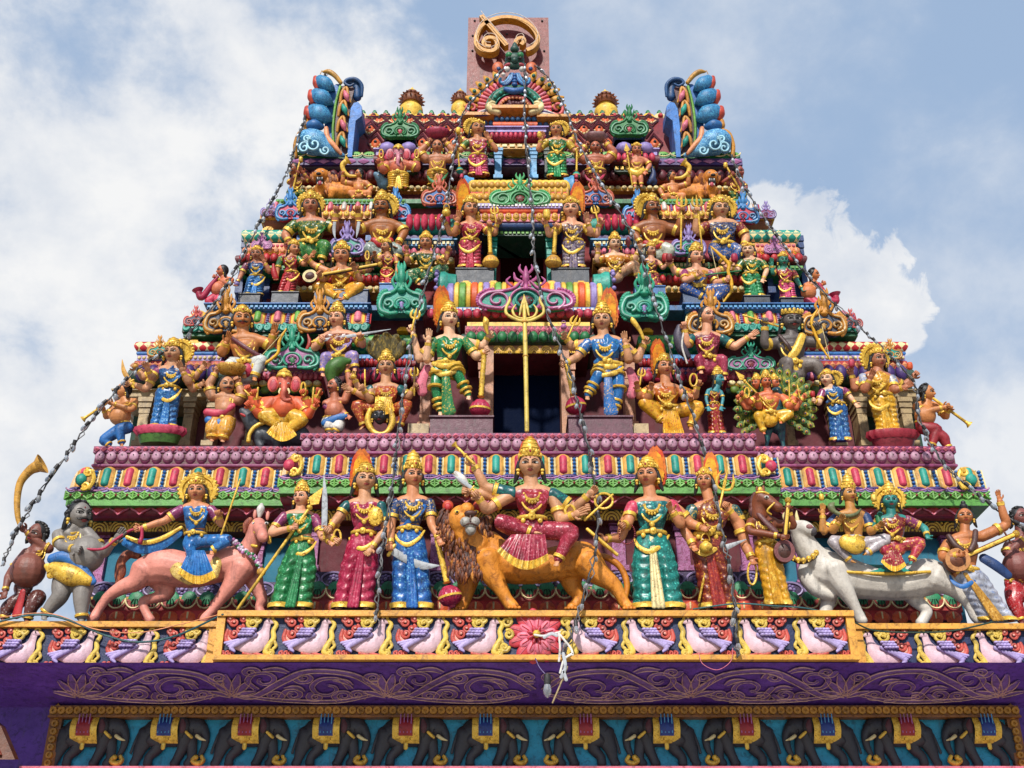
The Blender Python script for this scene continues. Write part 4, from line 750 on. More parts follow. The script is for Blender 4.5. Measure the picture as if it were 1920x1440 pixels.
# ---- things the statues hold (parts of the statue: cast with it)
def item(F, it, h):
    k = it[0]; b = MB(); c = .55 * h; P = lambda q, cc=None: F.p((q[0], q[1], c if cc is None else cc)) if len(q) < 3 else F.p(q)
    if k == 'mace':
        _, p, q, r, m = it; A = np.array([P(p), P(q)]); L = np.linalg.norm(A[1] - A[0]); d = nrm(A[1] - A[0]); x = nrm(np.cross(d, F.F)); y = np.cross(x, d); R_ = r * F.k; sr = R_ * .27
        b.lathe(A[0] - d * R_ * .3, [(0, 0), (sr * 1.1, .01)] + [(sr * (1.12 if i % 2 else .92), .02 + (L + R_ * .0) * i / 24) for i in range(24)] + [(sr * 1.5, L * .97), (sr, L)], x, y, d, 12, 0)
        b.lathe(A[1], [(sr, 0), (R_ * .5, .0), (R_ * .55, R_ * .1), (R_ * .8, R_ * .3), (R_, R_ * .75), (R_ * 1.04, R_ * .95), (R_, R_ * 1.15), (R_ * .75, R_ * 1.6), (R_ * .3, R_ * 1.8), (R_ * .25, R_ * 2), (0, R_ * 2.05)], x, y, d, 40, 1, 20, .08); b.lathe(A[1] + d * R_ * .85, [(R_ * 1.0, 0), (R_ * 1.12, .0), (R_ * 1.12, R_ * .2), (R_, R_ * .2)], x, y, d, 30, 0)
        return F.part(b, 'mace', [GOLD, m])
    if k in ('spear', 'trident', 'staff', 'flute', 'arrow'):
        _, p, q, r = it[:4]; A, B = P(p), P(q); d = nrm(B - A); x = nrm(np.cross(d, F.F)); R_ = r * F.k; b.tube(np.array([A, A * .5 + B * .5, B]), R_, N=F.F, seg=8)
        if k == 'spear': s = R_ * 9; b.prism([B, B + d * s * .35 + x * s * .42, B + d * s * 1.5, B + d * s * .35 - x * s * .42], F.F * R_ * 1.5); b.lathe(B - d * R_ * 3, [(R_, 0), (R_ * 2, R_), (R_ * 2, R_ * 2), (R_, R_ * 3)], x, F.F, d, 10)
        if k == 'trident':
            s = R_ * it[4] if len(it) > 4 else R_ * 14
            for e in (-1, 0, 1):
                Q = [B, B + d * s * .15 + x * e * s * .35, B + d * s * .55 + x * e * s * .42, B + d * s + x * e * s * .3] if e else [B, B + d * s * .5, B + d * s * 1.15]; A2 = cr([[*q_, w] for q_, w in zip(Q, (R_, R_ * 1.1, R_ * 1.3, R_ * .2) if e else (R_, R_ * 1.4, R_ * .2))], 4); b.tube(A2[:, :3], A2[:, 3], N=F.F, seg=7)
        if k == 'flute': b.lathe(B - d * R_, [(R_, 0), (R_ * 1.2, R_ * 2), (R_ * 2.6, R_ * 4), (R_ * 2.2, R_ * 4.1), (R_ * .5, R_ * 2)], x, F.F, d, 14); b.lathe(A + (B - A) * .45, [(R_, 0), (R_ * 2, R_), (R_, R_ * 2)], x, F.F, d, 10)
        return F.part(b, {'flute': 'trumpet'}.get(k, k), [it[5] if len(it) > 5 else GOLD])
    if k == 'horn':
        A = F.T(b, [(x, y, c, r) for x, y, r in it[1]], seg=12); d = nrm(A[-1, :3] - A[-2, :3]); x = nrm(np.cross(d, F.F)); y = np.cross(x, d); R_ = A[-1, 3]; b.lathe(A[-1, :3], [(R_, 0), (R_ * 1.7, R_ * .9), (R_ * 1.75, R_ * 1.0), (R_ * 1.2, R_ * .7), (.001, R_ * .2)], x, y, d, 18)
        return F.part(b, 'horn', it[2] if len(it) > 2 else 'gold2')
    if k == 'bow':
        F.T(b, [(x, y, c, it[2] * (1 if 0 < i < len(it[1]) - 1 else .5)) for i, (x, y) in enumerate(it[1])], seg=8); A, B = P(it[1][0]), P(it[1][-1]); s = MB(); s.tube(np.array([A, B]), .006, N=F.F, seg=5); o = F.part(b, 'bow', 'yel'); F.part(s, 'bow_string', 'cream', o) if 0 else F.part(s, 'bow_string', 'cream'); return o
    if k == 'sword':
        b.V = []; F.T(b, [(x, y, c, it[2] * (1.0 if i < len(it[1]) - 1 else .15)) for i, (x, y) in enumerate(it[1])], rc=.25, seg=8, m=0); A, B = P(it[1][0]), P(it[1][1]); d = nrm(A - B); b.tube(np.array([A, A + d * h * .5 * F.k]), it[2] * .5 * F.k, N=F.F, seg=8, m=1); x = nrm(np.cross(d, F.F)); b.tube(np.array([A - x * it[2] * 1.6 * F.k, A + x * it[2] * 1.6 * F.k]), it[2] * .5 * F.k, N=F.F, seg=7, m=1); return F.part(b, 'sword', [it[3] if len(it) > 3 else '#b0b4b8', GOLD])
    if k == 'veena':
        _, p, q, r, nr = it[:5]; A, B = P(p, c * 1.2), P(q, c * 1.2); d = nrm(B - A); x = nrm(np.cross(d, F.F)); y = np.cross(x, d); y = y if np.dot(y, F.F) > 0 else -y; R_ = r * F.k; N_ = nr * F.k
        b.ell(A, d * R_ * 1.15, x * R_, y * R_ * .75, 16, 10, 0); b.lathe(A + y * R_ * .45, [(R_ * 1.0, 0), (R_ * 1.0, R_ * .12), (.001, R_ * .14)], x, d * 1.1, y, 24, 1); b.tube(np.array([A, A * .5 + B * .5, B]), N_, N_ * .8, N=F.F, seg=8, m=0); b.tube(np.array([A + y * N_, B + y * N_]), N_ * .6, N_ * .3, N=F.F, seg=6, m=2)
        L = np.linalg.norm(B - A)
        for i in range(14): b.sph(A + d * L * (.3 + .045 * i) + y * N_ * 1.1, N_ * .3, 6, 4, 2)
        for e in (-1, 1): b.tube(np.array([B - d * N_ * 2 - x * e * N_ * 2.2, B - d * N_ * 2]), N_ * .4, N=F.F, seg=6, m=0); b.sph(B + d * N_ * 1.5, N_ * 1.4, 8, 6, 2)
        b.box(*(A[0] - R_ * .3, A[0] + R_ * .3), A[1] - R_ * .75, A[1] - R_ * .5, A[2] - R_ * .1, A[2] + R_ * .1, 0); return F.part(b, 'lute', [it[5] if len(it) > 5 else 'wood', 'cream' if len(it) < 7 else it[6], 'gold'])
    if k == 'lotus':
        _, x, y, r, m = it; o = P((x, y)); R_ = r * F.k
        for i in range(8): a = i * math.pi / 4; b.ell(o + (EX * math.cos(a) + F.F * math.sin(a)) * R_ * .5, (EX * math.cos(a) + F.F * math.sin(a)) * R_ * .3, (-EX * math.sin(a) + F.F * math.cos(a)) * R_ * .45, F.U * R_, 8, 7)
        b.ell(o, EX * R_ * .5, F.F * R_ * .5, F.U * R_ * 1.1, 8, 7); return F.part(b, 'lotus_bud', m)
    if k == 'noose':
        n = 22; _, x, y, rx, ry, r = it[:6]; t = np.linspace(0, 2 * math.pi, n); b.tube(np.array([P((x + math.cos(a) * rx, y + math.sin(a) * ry)) for a in t]), r * F.k, N=F.F, seg=7); return F.part(b, 'noose', it[6] if len(it) > 6 else GOLD)
    if k == 'beads':
        n = 30; _, x, y, rx, ry, r, m = it
        for a in np.linspace(0, 2 * math.pi, n, endpoint=False): b.sph(P((x + math.cos(a) * rx, y + math.sin(a) * ry)), r * F.k, 6, 5)
        return F.part(b, 'prayer_beads', m)
    if k == 'shield': _, x, y, rx, ry = it; F.E(b, x, y, c, rx, ry, rx * .45); F.E(b, x, y, c + rx * .35, rx * .4, ry * .4, rx * .25); [F.E(b, x + math.cos(a) * rx * .8, y + math.sin(a) * ry * .8, c + rx * .22, rx * .12, rx * .12, rx * .1) for a in np.arange(12) * math.pi / 6]; return F.part(b, 'shield', GOLD)
    if k == 'pot':
        _, x, y, r, m = it; o = P((x, y)); R_ = r * F.k; b.lathe(o - F.U * R_, [(.3 * R_, 0), (.8 * R_, .25 * R_), (R_, .8 * R_), (.85 * R_, 1.3 * R_), (.45 * R_, 1.6 * R_), (.4 * R_, 1.75 * R_), (.6 * R_, 1.9 * R_), (.3 * R_, 2.0 * R_), (.05 * R_, 2.1 * R_)], EX, F.F, F.U, 20); t = np.linspace(-.3, 3.4, 10); b.tube(np.array([o + F.U * R_ * (1.0 + .9 * math.sin(a)) + EX * R_ * .6 * math.cos(a) for a in t]), R_ * .1, N=F.F, seg=6); return F.part(b, 'pot', m)
    if k == 'bowl':      # a big vessel carried overhead
        _, x, y, rx, ry, m = it[:6]; lb = it[6] if len(it) > 6 else 14; o = F.p((x, y, -.1 * h)); b.lathe(o - F.U * ry * F.k, [(.25 * rx * F.k, 0), (.75 * rx * F.k, .35 * ry * F.k), (rx * F.k, 1.1 * ry * F.k), (rx * 1.04 * F.k, 1.6 * ry * F.k), (rx * .97 * F.k, 1.75 * ry * F.k), (.5 * rx * F.k, 2 * ry * F.k), (.01, 2.0 * ry * F.k)], EX, F.F * .8, F.U, 42, 0, lb, .1); return F.part(b, 'bowl', m)
    if k == 'sack': F.T(b, [(x, y, .1 * h, r) for x, y, r in it[1]], seg=14); return F.part(b, 'sack', it[2])
    if k == 'tube': F.T(b, [(*q[:2], c if len(q) < 4 else q[2], q[-1]) for q in it[1]], rc=it[4] if len(it) > 4 else 1, seg=9); return F.part(b, it[3], it[2])
    if k == 'fan':      # pleated cloth falling over the edge of a seat
        _, x0, y0, x1, y1, top, yb, m, cc = it; n = 56; g = []
        for t in np.linspace(0, 1, 9):
            row = []
            for i in range(n + 1):
                e = i / n; x = (x0 + (x1 - x0) * e) * t + (top[0] + (e - .5) * top[2]) * (1 - t); y = (y0 + (y1 - y0) * e + yb * math.sin(math.pi * e)) * t + top[1] * (1 - t); row.append(F.p((x, y, cc + t * h * .25 + math.sin(e * 2 * math.pi * 9) * .07 * h * t + math.sin(math.pi * e) * .25 * h)))
            g.append(row)
        b.grid(g[:7], 0, False, False); b.grid(g[6:], 1, False, False); return F.part(b, 'pleated_drape', [m, GOLD])
# ---- a whole statue
def P(reg, label, Y, face, sh, waist, arms=(), hem=None, legs=(), skin='skin', top=None, sleeve=None, low=None, crown=None, halo=None, items=(), foot_at=None, hair=1, belly=None, fem=True, stache=False, bun=0, curly=0, a=None, group=None, c=0, name='statue', cat='statue', sash='gold', neck=True, pleat=None, feet=True, lean=.38, headless=False, bare=False, nod=0, tilt=0, ped=None, anklet=True, jewel=True, small=False):
    x, y, h, turn = face; xl, yl, xr, yr = sh; mx, my = (xl + xr) / 2, (yl + yr) / 2; a = a or max(math.hypot(xr - xl, yr - yl) / 2, .6 * h); wx, wy = waist
    if skin == 'skin': skin = ('#e0a480', '#cc8c60', '#bc7c58', '#e6b894', '#cc9870')[int(x + 3 * y) % 5]
    if isinstance(skin, str): skin = (skin, 'body')
    F = Fig(reg, foot_at or (hem[:2] if hem else waist), Y, name, label, cat, group, lean); K = F.k
    body, ex = MB(), MB(); hx, hy = wx + (wx - mx) * .3, wy + .42 * a
    tor = [(hx, hy, c, .72 * a), (wx, wy, c, .56 * a if not belly else .7 * a), (mx * .5 + wx * .5, my * .5 + wy * .5, c + .02 * a, .70 * a), (mx * .85 + wx * .15, my * .85 + wy * .15, c, .72 * a), (mx, my - .02 * a, c, .45 * a)]
    F.T(body, tor, rc=.68, seg=16, per=4); F.T(body, [(xl + .2 * a * (1 if xr > xl else -1), yl + .04 * a, c, .3 * a), (mx * .5 + xl * .5, my * .5 + yl * .5 - .08 * a, c, .33 * a), (mx, my - .1 * a, c, .38 * a), (mx * .5 + xr * .5, my * .5 + yr * .5 - .08 * a, c, .33 * a), (xr - .2 * a * (1 if xr > xl else -1), yr + .04 * a, c, .3 * a)], seg=12)
    F.T(body, [(mx, my + .05 * a, c - .05 * a, .5 * h), (mx * .75 + x * .25, my * .75 + (y + .3 * h) * .25, c, .38 * h), (mx * .5 + x * .5, my * .5 + (y + .3 * h) * .5, c, .35 * h), (x, y + .15 * h, c - .05 * h, .35 * h)], seg=12)
    bust = [(mx + q * .36 * a, my * .62 + wy * .38 - .06 * a, c + .3 * a, .33 * a) for q in (-1, 1)] if fem else []
    for q in bust: F.E(body, *q[:3], q[3], q[3], q[3] * .95)
    if not fem and not belly: [F.E(body, mx + q * .3 * a, my * .68 + wy * .32, c + .22 * a, .34 * a, .3 * a, .28 * a) for q in (-1, 1)]
    if belly: F.E(body, belly[0], belly[1], c + .25 * belly[2], belly[2], belly[2], belly[2] * .85)
    slvs = []; done = set(); jew = []; g = a * (1.3 if belly else 1.0)
    for A in arms:
        sd, exx, ey, wxx, wyy, mode = A[:6]; ec, wc = (A[6], A[7]) if len(A) > 7 else (.12 * h, .5 * h); s0 = (xl, yl + .04 * a) if sd == 'L' else (xr, yr + .04 * a); sx = 1 if (sd == 'L') == (xl < xr) else -1
        F.T(body, [(s0[0] + .12 * a * sx, s0[1], c, .31 * g), (s0[0] * .5 + exx * .5, s0[1] * .5 + ey * .5, c + ec * .5, .3 * g), (exx, ey, c + ec, .25 * g), (exx * .6 + wxx * .4, ey * .6 + wyy * .4, c + (ec + wc) / 2, .24 * g), (wxx, wyy, c + wc, .165 * g)], seg=12)
        if sleeve and (sd, sx) not in done: slv = MB(); done.add((sd, sx)); slvs.append(slv); F.T(slv, [(s0[0] + .1 * a * sx, s0[1], c, .36 * a), (s0[0] * .55 + exx * .45, s0[1] * .55 + ey * .45, c + ec * .4, .345 * a), (s0[0] * .35 + exx * .65, s0[1] * .35 + ey * .65, c + ec * .6, .33 * a)], seg=12, round_=True)
        S_, E_, W_ = F.p((*s0, c)), F.p((exx, ey, c + ec)), F.p((wxx, wyy, c + wc)); d = nrm(W_ - E_); 
        if mode == 'open' and d[2] < .1: n = F.F * .8 + F.U * .3
        else: n = F.F
        hand(ex, W_, d, n, 1.0 * h * K, mode, (-1 if sd == 'L' else 1) * (1 if d[2] > -.2 else -1))
        if jewel: jew.append(('armlet', S_, E_, .62, .305 * g * K, .2 * a * K)); jew.append(('bangle', E_, W_, .86, .19 * g * K, .2 * a * K))
    # legs
    gar = MB()
    for L in legs:
        rr = (L[4] if len(L) > 4 else 1) * (1.5 if belly else 1); (hx_, hy_), (kx, ky), (ax_, ay_) = L[:3]; kc, ac = .45 * a, .5 * a; tgt = body if bare else gar
        F.T(tgt, [(hx_, hy_, c + .05 * a, .44 * a * rr), (hx_ * .5 + kx * .5, hy_ * .5 + ky * .5, c + kc * .6, .43 * a * rr), (kx, ky, c + kc, .36 * a * rr), (kx * .55 + ax_ * .45, ky * .55 + ay_ * .45, c + kc, .31 * a * rr), (ax_, ay_, c + ac, .21 * a * rr)], seg=14)
        tx, ty = L[3] if len(L) > 3 and L[3] else (ax_, ay_ + .3 * a); q0 = F.p((ax_, ay_, c + ac)); q1 = F.p((tx, ty, c + ac + .25 * a)); foot(ex, q0, q1 - q0 + F.F * .02, F.U, .62 * h * K)
        if anklet: jew.append(('anklet', F.p((kx, ky, c + kc)), q0, .9, .25 * a * K * rr, .16 * a * K))
    if hem:
        ux, uy, hw = hem; n = 40; th = np.linspace(0, 2 * np.pi, n, endpoint=False); rings, edge = [], []; L = uy - wy
        for t in np.linspace(0, 1, 44):
            w = np.interp(t, [0, .18, .45, .8, 1], [.60 * a, .88 * a, max(.84 * a, hw * .8), hw * .82, hw * .92]); dp = np.interp(t, [0, .2, 1], [.46 * a, .64 * a, .56 * hw]); cx = wx + (ux - wx) * t ** 1.1; cy = wy + L * t; cs, sn = np.cos(th), np.sin(th)
            gap = 1 - .62 * np.clip((t - .2) * 2.2, 0, 1) * np.exp(-(cs / .3) ** 2) * (sn > 0); lx = np.abs(np.abs(cs) - .5); fold = .075 * np.clip((t - .15) * 4, 0, 1) * np.sin(2 * np.pi * (8 * t + 1.3 * lx)) + .03 * t * np.cos(17 * th)
            o = F.p((cx, cy, c)); rings.append(o + np.outer(cs * (1 + .35 * fold) * w * K, EX) + np.outer(sn * (1 + fold) * gap * dp * K, F.F))
        gb = MB(); gb.grid(rings); F.part(gb, 'skirt', low or ('blue', 'sari'), smooth=60)
        eb = MB(); [eb.grid(np.array([o + (q - o) * sc for q, o, sc in zip(rings[i], [rings[i].mean(0)] * n, [1.035] * n)] for i in (-2, -1)) if 0 else [rings[i].mean(0) + (rings[i] - rings[i].mean(0)) * 1.03 for i in (-4, -3, -2, -1)])]; F.part(eb, 'hem_band', GOLD, smooth=60)
        pb = MB(); pc = .62 * a
        for q in (-1, 0, 1): F.T(pb, [(wx + q * .05 * a, wy + .35 * a, c + .55 * a, .06 * a), (wx * .6 + ux * .4 + q * .12 * a, wy + L * .45, c + .58 * max(a, hw * .8), .1 * a), (ux + q * .2 * a, uy - .03 * L, c + .6 * hw + .05 * a, .13 * a)], rc=.6, seg=8)
        F.part(pb, 'pleats', pleat or low or ('blue', 'sari'))
        if feet:
            for q in (-1, 1): fb = MB(); foot(fb, F.p((ux + q * hw * .5, uy, c + .1 * a)), F.F + EX * q * .4 - F.U * .1, F.U, .6 * h * K); F.part(fb, 'foot', skin)
        if sash: sb = MB(); F.T(sb, [(wx - .82 * a, wy + .45 * a, c + .2 * a, .06 * a), (wx - .62 * a, wy + .8 * a, c + .46 * a, .1 * a), (wx - .1 * a, wy + 1.05 * a, c + .66 * a, .13 * a), (wx + .5 * a, wy + .7 * a, c + .54 * a, .1 * a), (wx + .84 * a, wy + .25 * a, c + .1 * a, .05 * a)], rc=.25, seg=8); F.part(sb, 'sash', (sash, 'gold') if sash == 'gold' else sash)
    vox = .055 * h
    if bare and legs: F.T(body, [(L[0][0], L[0][1], c, .44 * a) for L in legs[:1]] + [(hx, hy + .15 * a, c, .6 * a)] + [(L[0][0], L[0][1], c, .44 * a) for L in legs[1:2]], seg=12); F.T(body, [(hx, hy - .3 * a, c, .6 * a), (hx, hy + .25 * a, c, .5 * a)], seg=12)
    if legs and not bare: F.T(gar, [(wx, wy + .15 * a, c, .62 * a), (hx, hy + .1 * a, c, .76 * a), (hx, hy + .35 * a, c + .1 * a, .66 * a)], rc=.75, seg=14); F.fuse(gar, 'leg_cloth', low or ('yel', 'sari'), vox)
    if top:
        tb = MB(); t2 = [(q[0], q[1], q[2], q[3] * 1.07) for q in (tor[1:] if top != 'sash' else tor[2:])]; t2[-1] = (mx, my + .12 * a, c, .62 * a); t2[0] = (wx * .8 + mx * .2, wy * .8 + my * .2, c, .64 * a); F.T(tb, t2, rc=.72, seg=16)
        for q in bust: F.E(tb, q[0], q[1], q[2] + .03 * a, q[3] * 1.06, q[3] * 1.06, q[3])
        if fem: F.T(tb, [(xl + .26 * a * (1 if xr > xl else -1), yl + .08 * a, c, .32 * a), (mx * .5 + xl * .5, my * .5 + yl * .5 + .02 * a, c + .02 * a, .34 * a), (mx, my + .1 * a, c + .04 * a, .4 * a), (mx * .5 + xr * .5, my * .5 + yr * .5 + .02 * a, c + .02 * a, .34 * a), (xr - .26 * a * (1 if xr > xl else -1), yr + .08 * a, c, .32 * a)], seg=12)
        F.fuse(tb, 'blouse', top, vox)
        if fem and neck: db = MB(); F.T(db, [(mx + .72 * a, my + .02 * a, c + .18 * a, .13 * a), (mx + .45 * a, my * .6 + wy * .4, c + .6 * a, .15 * a), (mx - .05 * a, my * .3 + wy * .7, c + .56 * a, .16 * a), (mx - .55 * a, wy + .05 * a, c + .36 * a, .1 * a)], rc=.22, seg=8); F.part(db, 'shoulder_drape', low or top)
    for slv in slvs: F.fuse(slv, 'sleeve', sleeve, vox)
    # head
    if not headless:
        hd = Head(F, x, y, h, turn, tilt, nod, c + .08 * h); hd.skull(ex)
    F.fuse(body, 'body', skin, vox, ex)
    if not headless:
        hd.features(stache)
        if hair: hd.hair(hair if hair is not True else 1, bun, curly)
        if crown: hd.crown(*(crown if isinstance(crown, tuple) else (y - .5 * h - crown,)))
        if halo: hd.halo(*((halo[0] * .88,) + tuple(halo[1:])))
        if jewel: hd.earrings()
    if jewel:
        for nm, A_, B_, t, r, w in jew: jb = MB(); band_at(jb, A_, B_, t, r, w); F.part(jb, nm, GOLD)
        nb = MB(); nc = .60 * a if fem else .42 * a
        for d, e, r, zz in ((.34, .30, .06, .38), (.52, .80, .05, 0)): F.T(nb, [(mx - d * a, my - .12 * a, c + .2 * a, r * a), (mx - d * .95 * a, my + e * .45 * a, c + nc * (.86 + zz * .3), r * a), (mx - d * .6 * a, my + e * .85 * a, c + nc * 1.1, r * a * 1.2), (mx, my + e * 1.05 * a, c + nc * 1.2, r * a * 1.4), (mx + d * .6 * a, my + e * .85 * a, c + nc * 1.1, r * a * 1.2), (mx + d * .95 * a, my + e * .45 * a, c + nc * (.86 + zz * .3), r * a), (mx + d * a, my - .12 * a, c + .2 * a, r * a)], seg=7, per=4)
        for e in range(9): q = math.pi * (e + .5) / 9; F.E(nb, mx + math.cos(q) * .4 * a, my - .05 * a + math.sin(q) * .48 * a, c + nc * (.7 + .5 * math.sin(q)), .07 * a, .09 * a, .06 * a, 0, 7, 5)
        F.E(nb, mx, my + .92 * a, c + nc * 1.18, .14 * a, .16 * a, .08 * a); F.T(nb, [(mx - .3 * h, my - .05 * h, c + .1 * h, .05 * h), (mx, my + .05 * h, c + .36 * h, .06 * h), (mx + .3 * h, my - .05 * h, c + .1 * h, .05 * h)], seg=7); F.part(nb, 'necklace', GOLD)
        bb = MB(); o = F.p((wx, wy + .2 * a, c)); t = np.linspace(0, 2 * np.pi, 28)
        bw = .72 * a if not belly else .8 * a
        bb.tube(np.array([o + (EX * math.cos(q) * bw + F.F * math.sin(q) * .62 * a) * K for q in t]), .17 * a * K * .35, .17 * a * K * .6, N=F.U, seg=8, round_=False); bb.ell(o + F.F * .66 * a * K, EX * .2 * a * K, F.F * .1 * a * K, F.U * .2 * a * K, 12, 8); bb.ell(o + F.F * .76 * a * K, EX * .07 * a * K, F.F * .04 * a * K, F.U * .08 * a * K, 8, 6)
        for q in (-1, 1): F.E(bb, wx + q * .4 * a, wy + .26 * a, c + .52 * a, .12 * a, .13 * a, .08 * a)
        F.part(bb, 'belt', GOLD)
    for it in items: item(F, it, h)
    if ped:
        pxx, pyy, rx, ry, m1, m2 = ped; pb = MB(); o = F.p((pxx, pyy)); r = rx * K; hh = ry * K; pb.lathe(o - F.U * hh, [(.35 * r, 0), (.8 * r, .2 * hh), (.95 * r, 1.2 * hh)], EX, F.F * .6, F.U, 40, 1); pb.lathe(o - F.U * hh * .0, [(.9 * r, .1 * hh), (1.05 * r, .5 * hh), (1.0 * r, .95 * hh), (.0, 1.0 * hh)], EX, F.F * .6, F.U, 54, 0, 18, .12); F.part(pb, 'lotus_pedestal', [m1, m2])
    return F
# ================================================================ lowest row of statues
YA, YB = 14.55, 15.0
S = lambda c, c2=None, s=1.0: (c, 'sari', c2, s)
P('J', 'red-brown pot-bellied statue blowing a long curved gold horn at the left edge', YB, (285, 690, 145, -20), (200, 810, 400, 790), (210, 1040), [('R', 345, 770, 200, 650, 'grip'), ('L', 70, 1000, 40, 1120, 'relax')], legs=[((170, 1180), (60, 1250), (30, 1330)), ((300, 1160), (250, 1240), (215, 1340))], skin='#8c5444', low=('#6a3428', 'sari'), fem=False, belly=(220, 960, 140), curly=1, hair=.4, stache=False, tilt=-18, items=[('horn', [(165, 620, 18), (140, 540, 22), (135, 400, 26), (160, 270, 30), (230, 180, 38), (290, 145, 50)]), ('tube', [(180, 1120, 22), (160, 1200, 30), (130, 1310, 38)], 'red', 'tassel', .4)], foot_at=(150, 1350))
P('J', 'grey pot-bellied statue with black curly hair and a blue and gold waistcloth', YB - .1, (620, 545, 175, 48), (440, 670, 690, 650), (620, 920), [('L', 480, 770, 580, 790, 'relax', 60, 130), ('R', 810, 820, 900, 720, 'open')], legs=[((500, 1010), (470, 1160), (350, 1300)), ((660, 1020), (640, 1170), (640, 1330))], skin='#8c8680', low=('#d8a828', 'sari'), fem=False, belly=(675, 835, 148), curly=1, hair=.5, stache=True, bare=True, items=[('tube', [(400, 870, 40), (480, 850, 45), (560, 880, 50), (640, 960, 50), (730, 1050, 30)], 'blue', 'waist_sash', .6), ('tube', [(410, 930, 44), (490, 970, 78), (590, 1005, 84), (700, 1040, 44)], GOLD, 'waistcloth', .8), ('tube', [(360, 920, 20), (420, 960, 60), (390, 1000, 30)], GOLD, 'cloth_knot', .5)], foot_at=(520, 1350))
def quadruped(reg, name, label, foot, Y, tubes, skin, head, vox=9, cat='animal', extra_parts=(), lean=.25):
    F = Fig(reg, foot, Y, name, label, cat, None, lean); b = MB(); ex = MB()
    for t in tubes: F.T(b, t, seg=14)
    if head: head(F, b, ex)
    F.fuse(b, 'body', skin, vox, ex); return F
def eyes(F, pts, r, m='white'):
    for x, y, c in pts: b = MB(); F.E(b, x, y, c, r, r * .7, r * .6, 0); F.E(b, x, y, c + r * .35, r * .5, r * .5, r * .4, 1); F.part(b, 'eye', [m, 'black'])
# -- pink horse and its rider
H_ = quadruped('J', 'horse_statue', 'salmon pink horse statue striding right with its head turned to the street', (1400, 1350), YB,
    [[(1130, 970, 0, 120), (1280, 930, 0, 150), (1500, 960, 0, 140), (1720, 920, 0, 135), (1880, 890, 0, 130), (1940, 930, 0, 110)],
     [(1130, 960, 40, 110), (1060, 1050, 40, 78), (960, 1090, 40, 60), (840, 1170, 40, 42), (770, 1270, 40, 36), (730, 1330, 50, 42), (700, 1340, 60, 30)],
     [(1260, 1020, -70, 110), (1310, 1130, -70, 62), (1230, 1170, -70, 45), (1120, 1200, -70, 40), (1140, 1280, -60, 34), (1180, 1350, -60, 38)],
     [(1900, 940, 50, 110), (1790, 1100, 60, 66), (1720, 1190, 60, 48), (1660, 1270, 60, 36), (1610, 1330, 60, 42), (1590, 1345, 70, 36)],
     [(1960, 960, -50, 100), (2010, 1090, -50, 60), (2050, 1180, -50, 46), (2030, 1250, -50, 36), (2060, 1330, -40, 40)],
     [(1890, 880, 20, 110), (1950, 790, 50, 85), (1990, 700, 80, 70), (2010, 620, 100, 66)],
     [(2020, 600, 100, 62), (2040, 640, 170, 52), (2055, 690, 240, 46), (2060, 700, 260, 44)]], ('#dc9484', 'body'),
    lambda F, b, ex: [F.E(b, 2060, 705, 265, 40, 30, 28), F.E(ex, 1995, 520, 100, 16, 40, 14), F.E(ex, 2095, 530, 100, 16, 40, 14)], vox=10)
eyes(H_, [(1990, 590, 160), (2085, 590, 160)], 18)
b = MB(); [H_.T(b, [(1080 + q * 8, 850, -20 + q * 15, 22), (1010 + q * 6, 830, -10, 34), (950, 890, q * 12, 36), (940 + q * 8, 980, q * 12, 34), (910, 1060 + q * 10, q * 10, 10)]) for q in (-1.5, -.5, .5, 1.5)]; H_.part(b, 'tail', ('#8a4830', 'fur', '#c07850'))
b = MB(); [H_.T(b, [(1960 + q * 25, 560 + q * 60, 70, 24), (1930 + q * 22, 600 + q * 70, 60, 30), (1915 + q * 15, 660 + q * 70, 60, 12)]) for q in range(4)]; H_.part(b, 'mane', ('#9a5440', 'fur', '#d08868'))
b = MB(); H_.T(b, [(2030, 540, 110, 14), (2040, 480, 110, 34), (2048, 440, 110, 14)]); H_.part(b, 'plume', 'white')
b = MB(); H_.T(b, [(1990, 660, 170, 9), (2030, 668, 215, 9), (2090, 660, 200, 9)]); H_.T(b, [(1985, 570, 150, 7), (2005, 640, 190, 7), (2040, 690, 260, 7)]); H_.T(b, [(2110, 680, 180, 12), (2110, 740, 180, 16)]); H_.T(b, [(1960, 760, 120, 12), (2010, 770, 140, 12)]); H_.part(b, 'bridle', GOLD)
b = MB(); A = cr([(1830, 730, 110), (1900, 800, 120), (1990, 860, 130), (2050, 950, 120)], 8)
for i, q in enumerate(A): [H_.E(b, q[0] + random.uniform(-16, 16), q[1] + random.uniform(-16, 16), q[2] + random.uniform(0, 20), 15, 15, 13, i % 3, 7, 5) for _ in range(5)]
H_.part(b, 'garland', ['mauve', '#d8c8d8', 'green'])
b = MB(); H_.E(b, 2045, 970, 130, 36, 36, 34); H_.part(b, 'pompom', 'gold2')
b = MB(); H_.T(b, [(1700, 830, 100, 30), (1690, 900, 130, 46), (1660, 1000, 140, 50)], rc=.4); H_.T(b, [(1350, 900, 120, 40), (1400, 960, 150, 60), (1500, 1030, 160, 50)], rc=.3); H_.part(b, 'saddle_cloth', ('#e0c070', 'gold'))
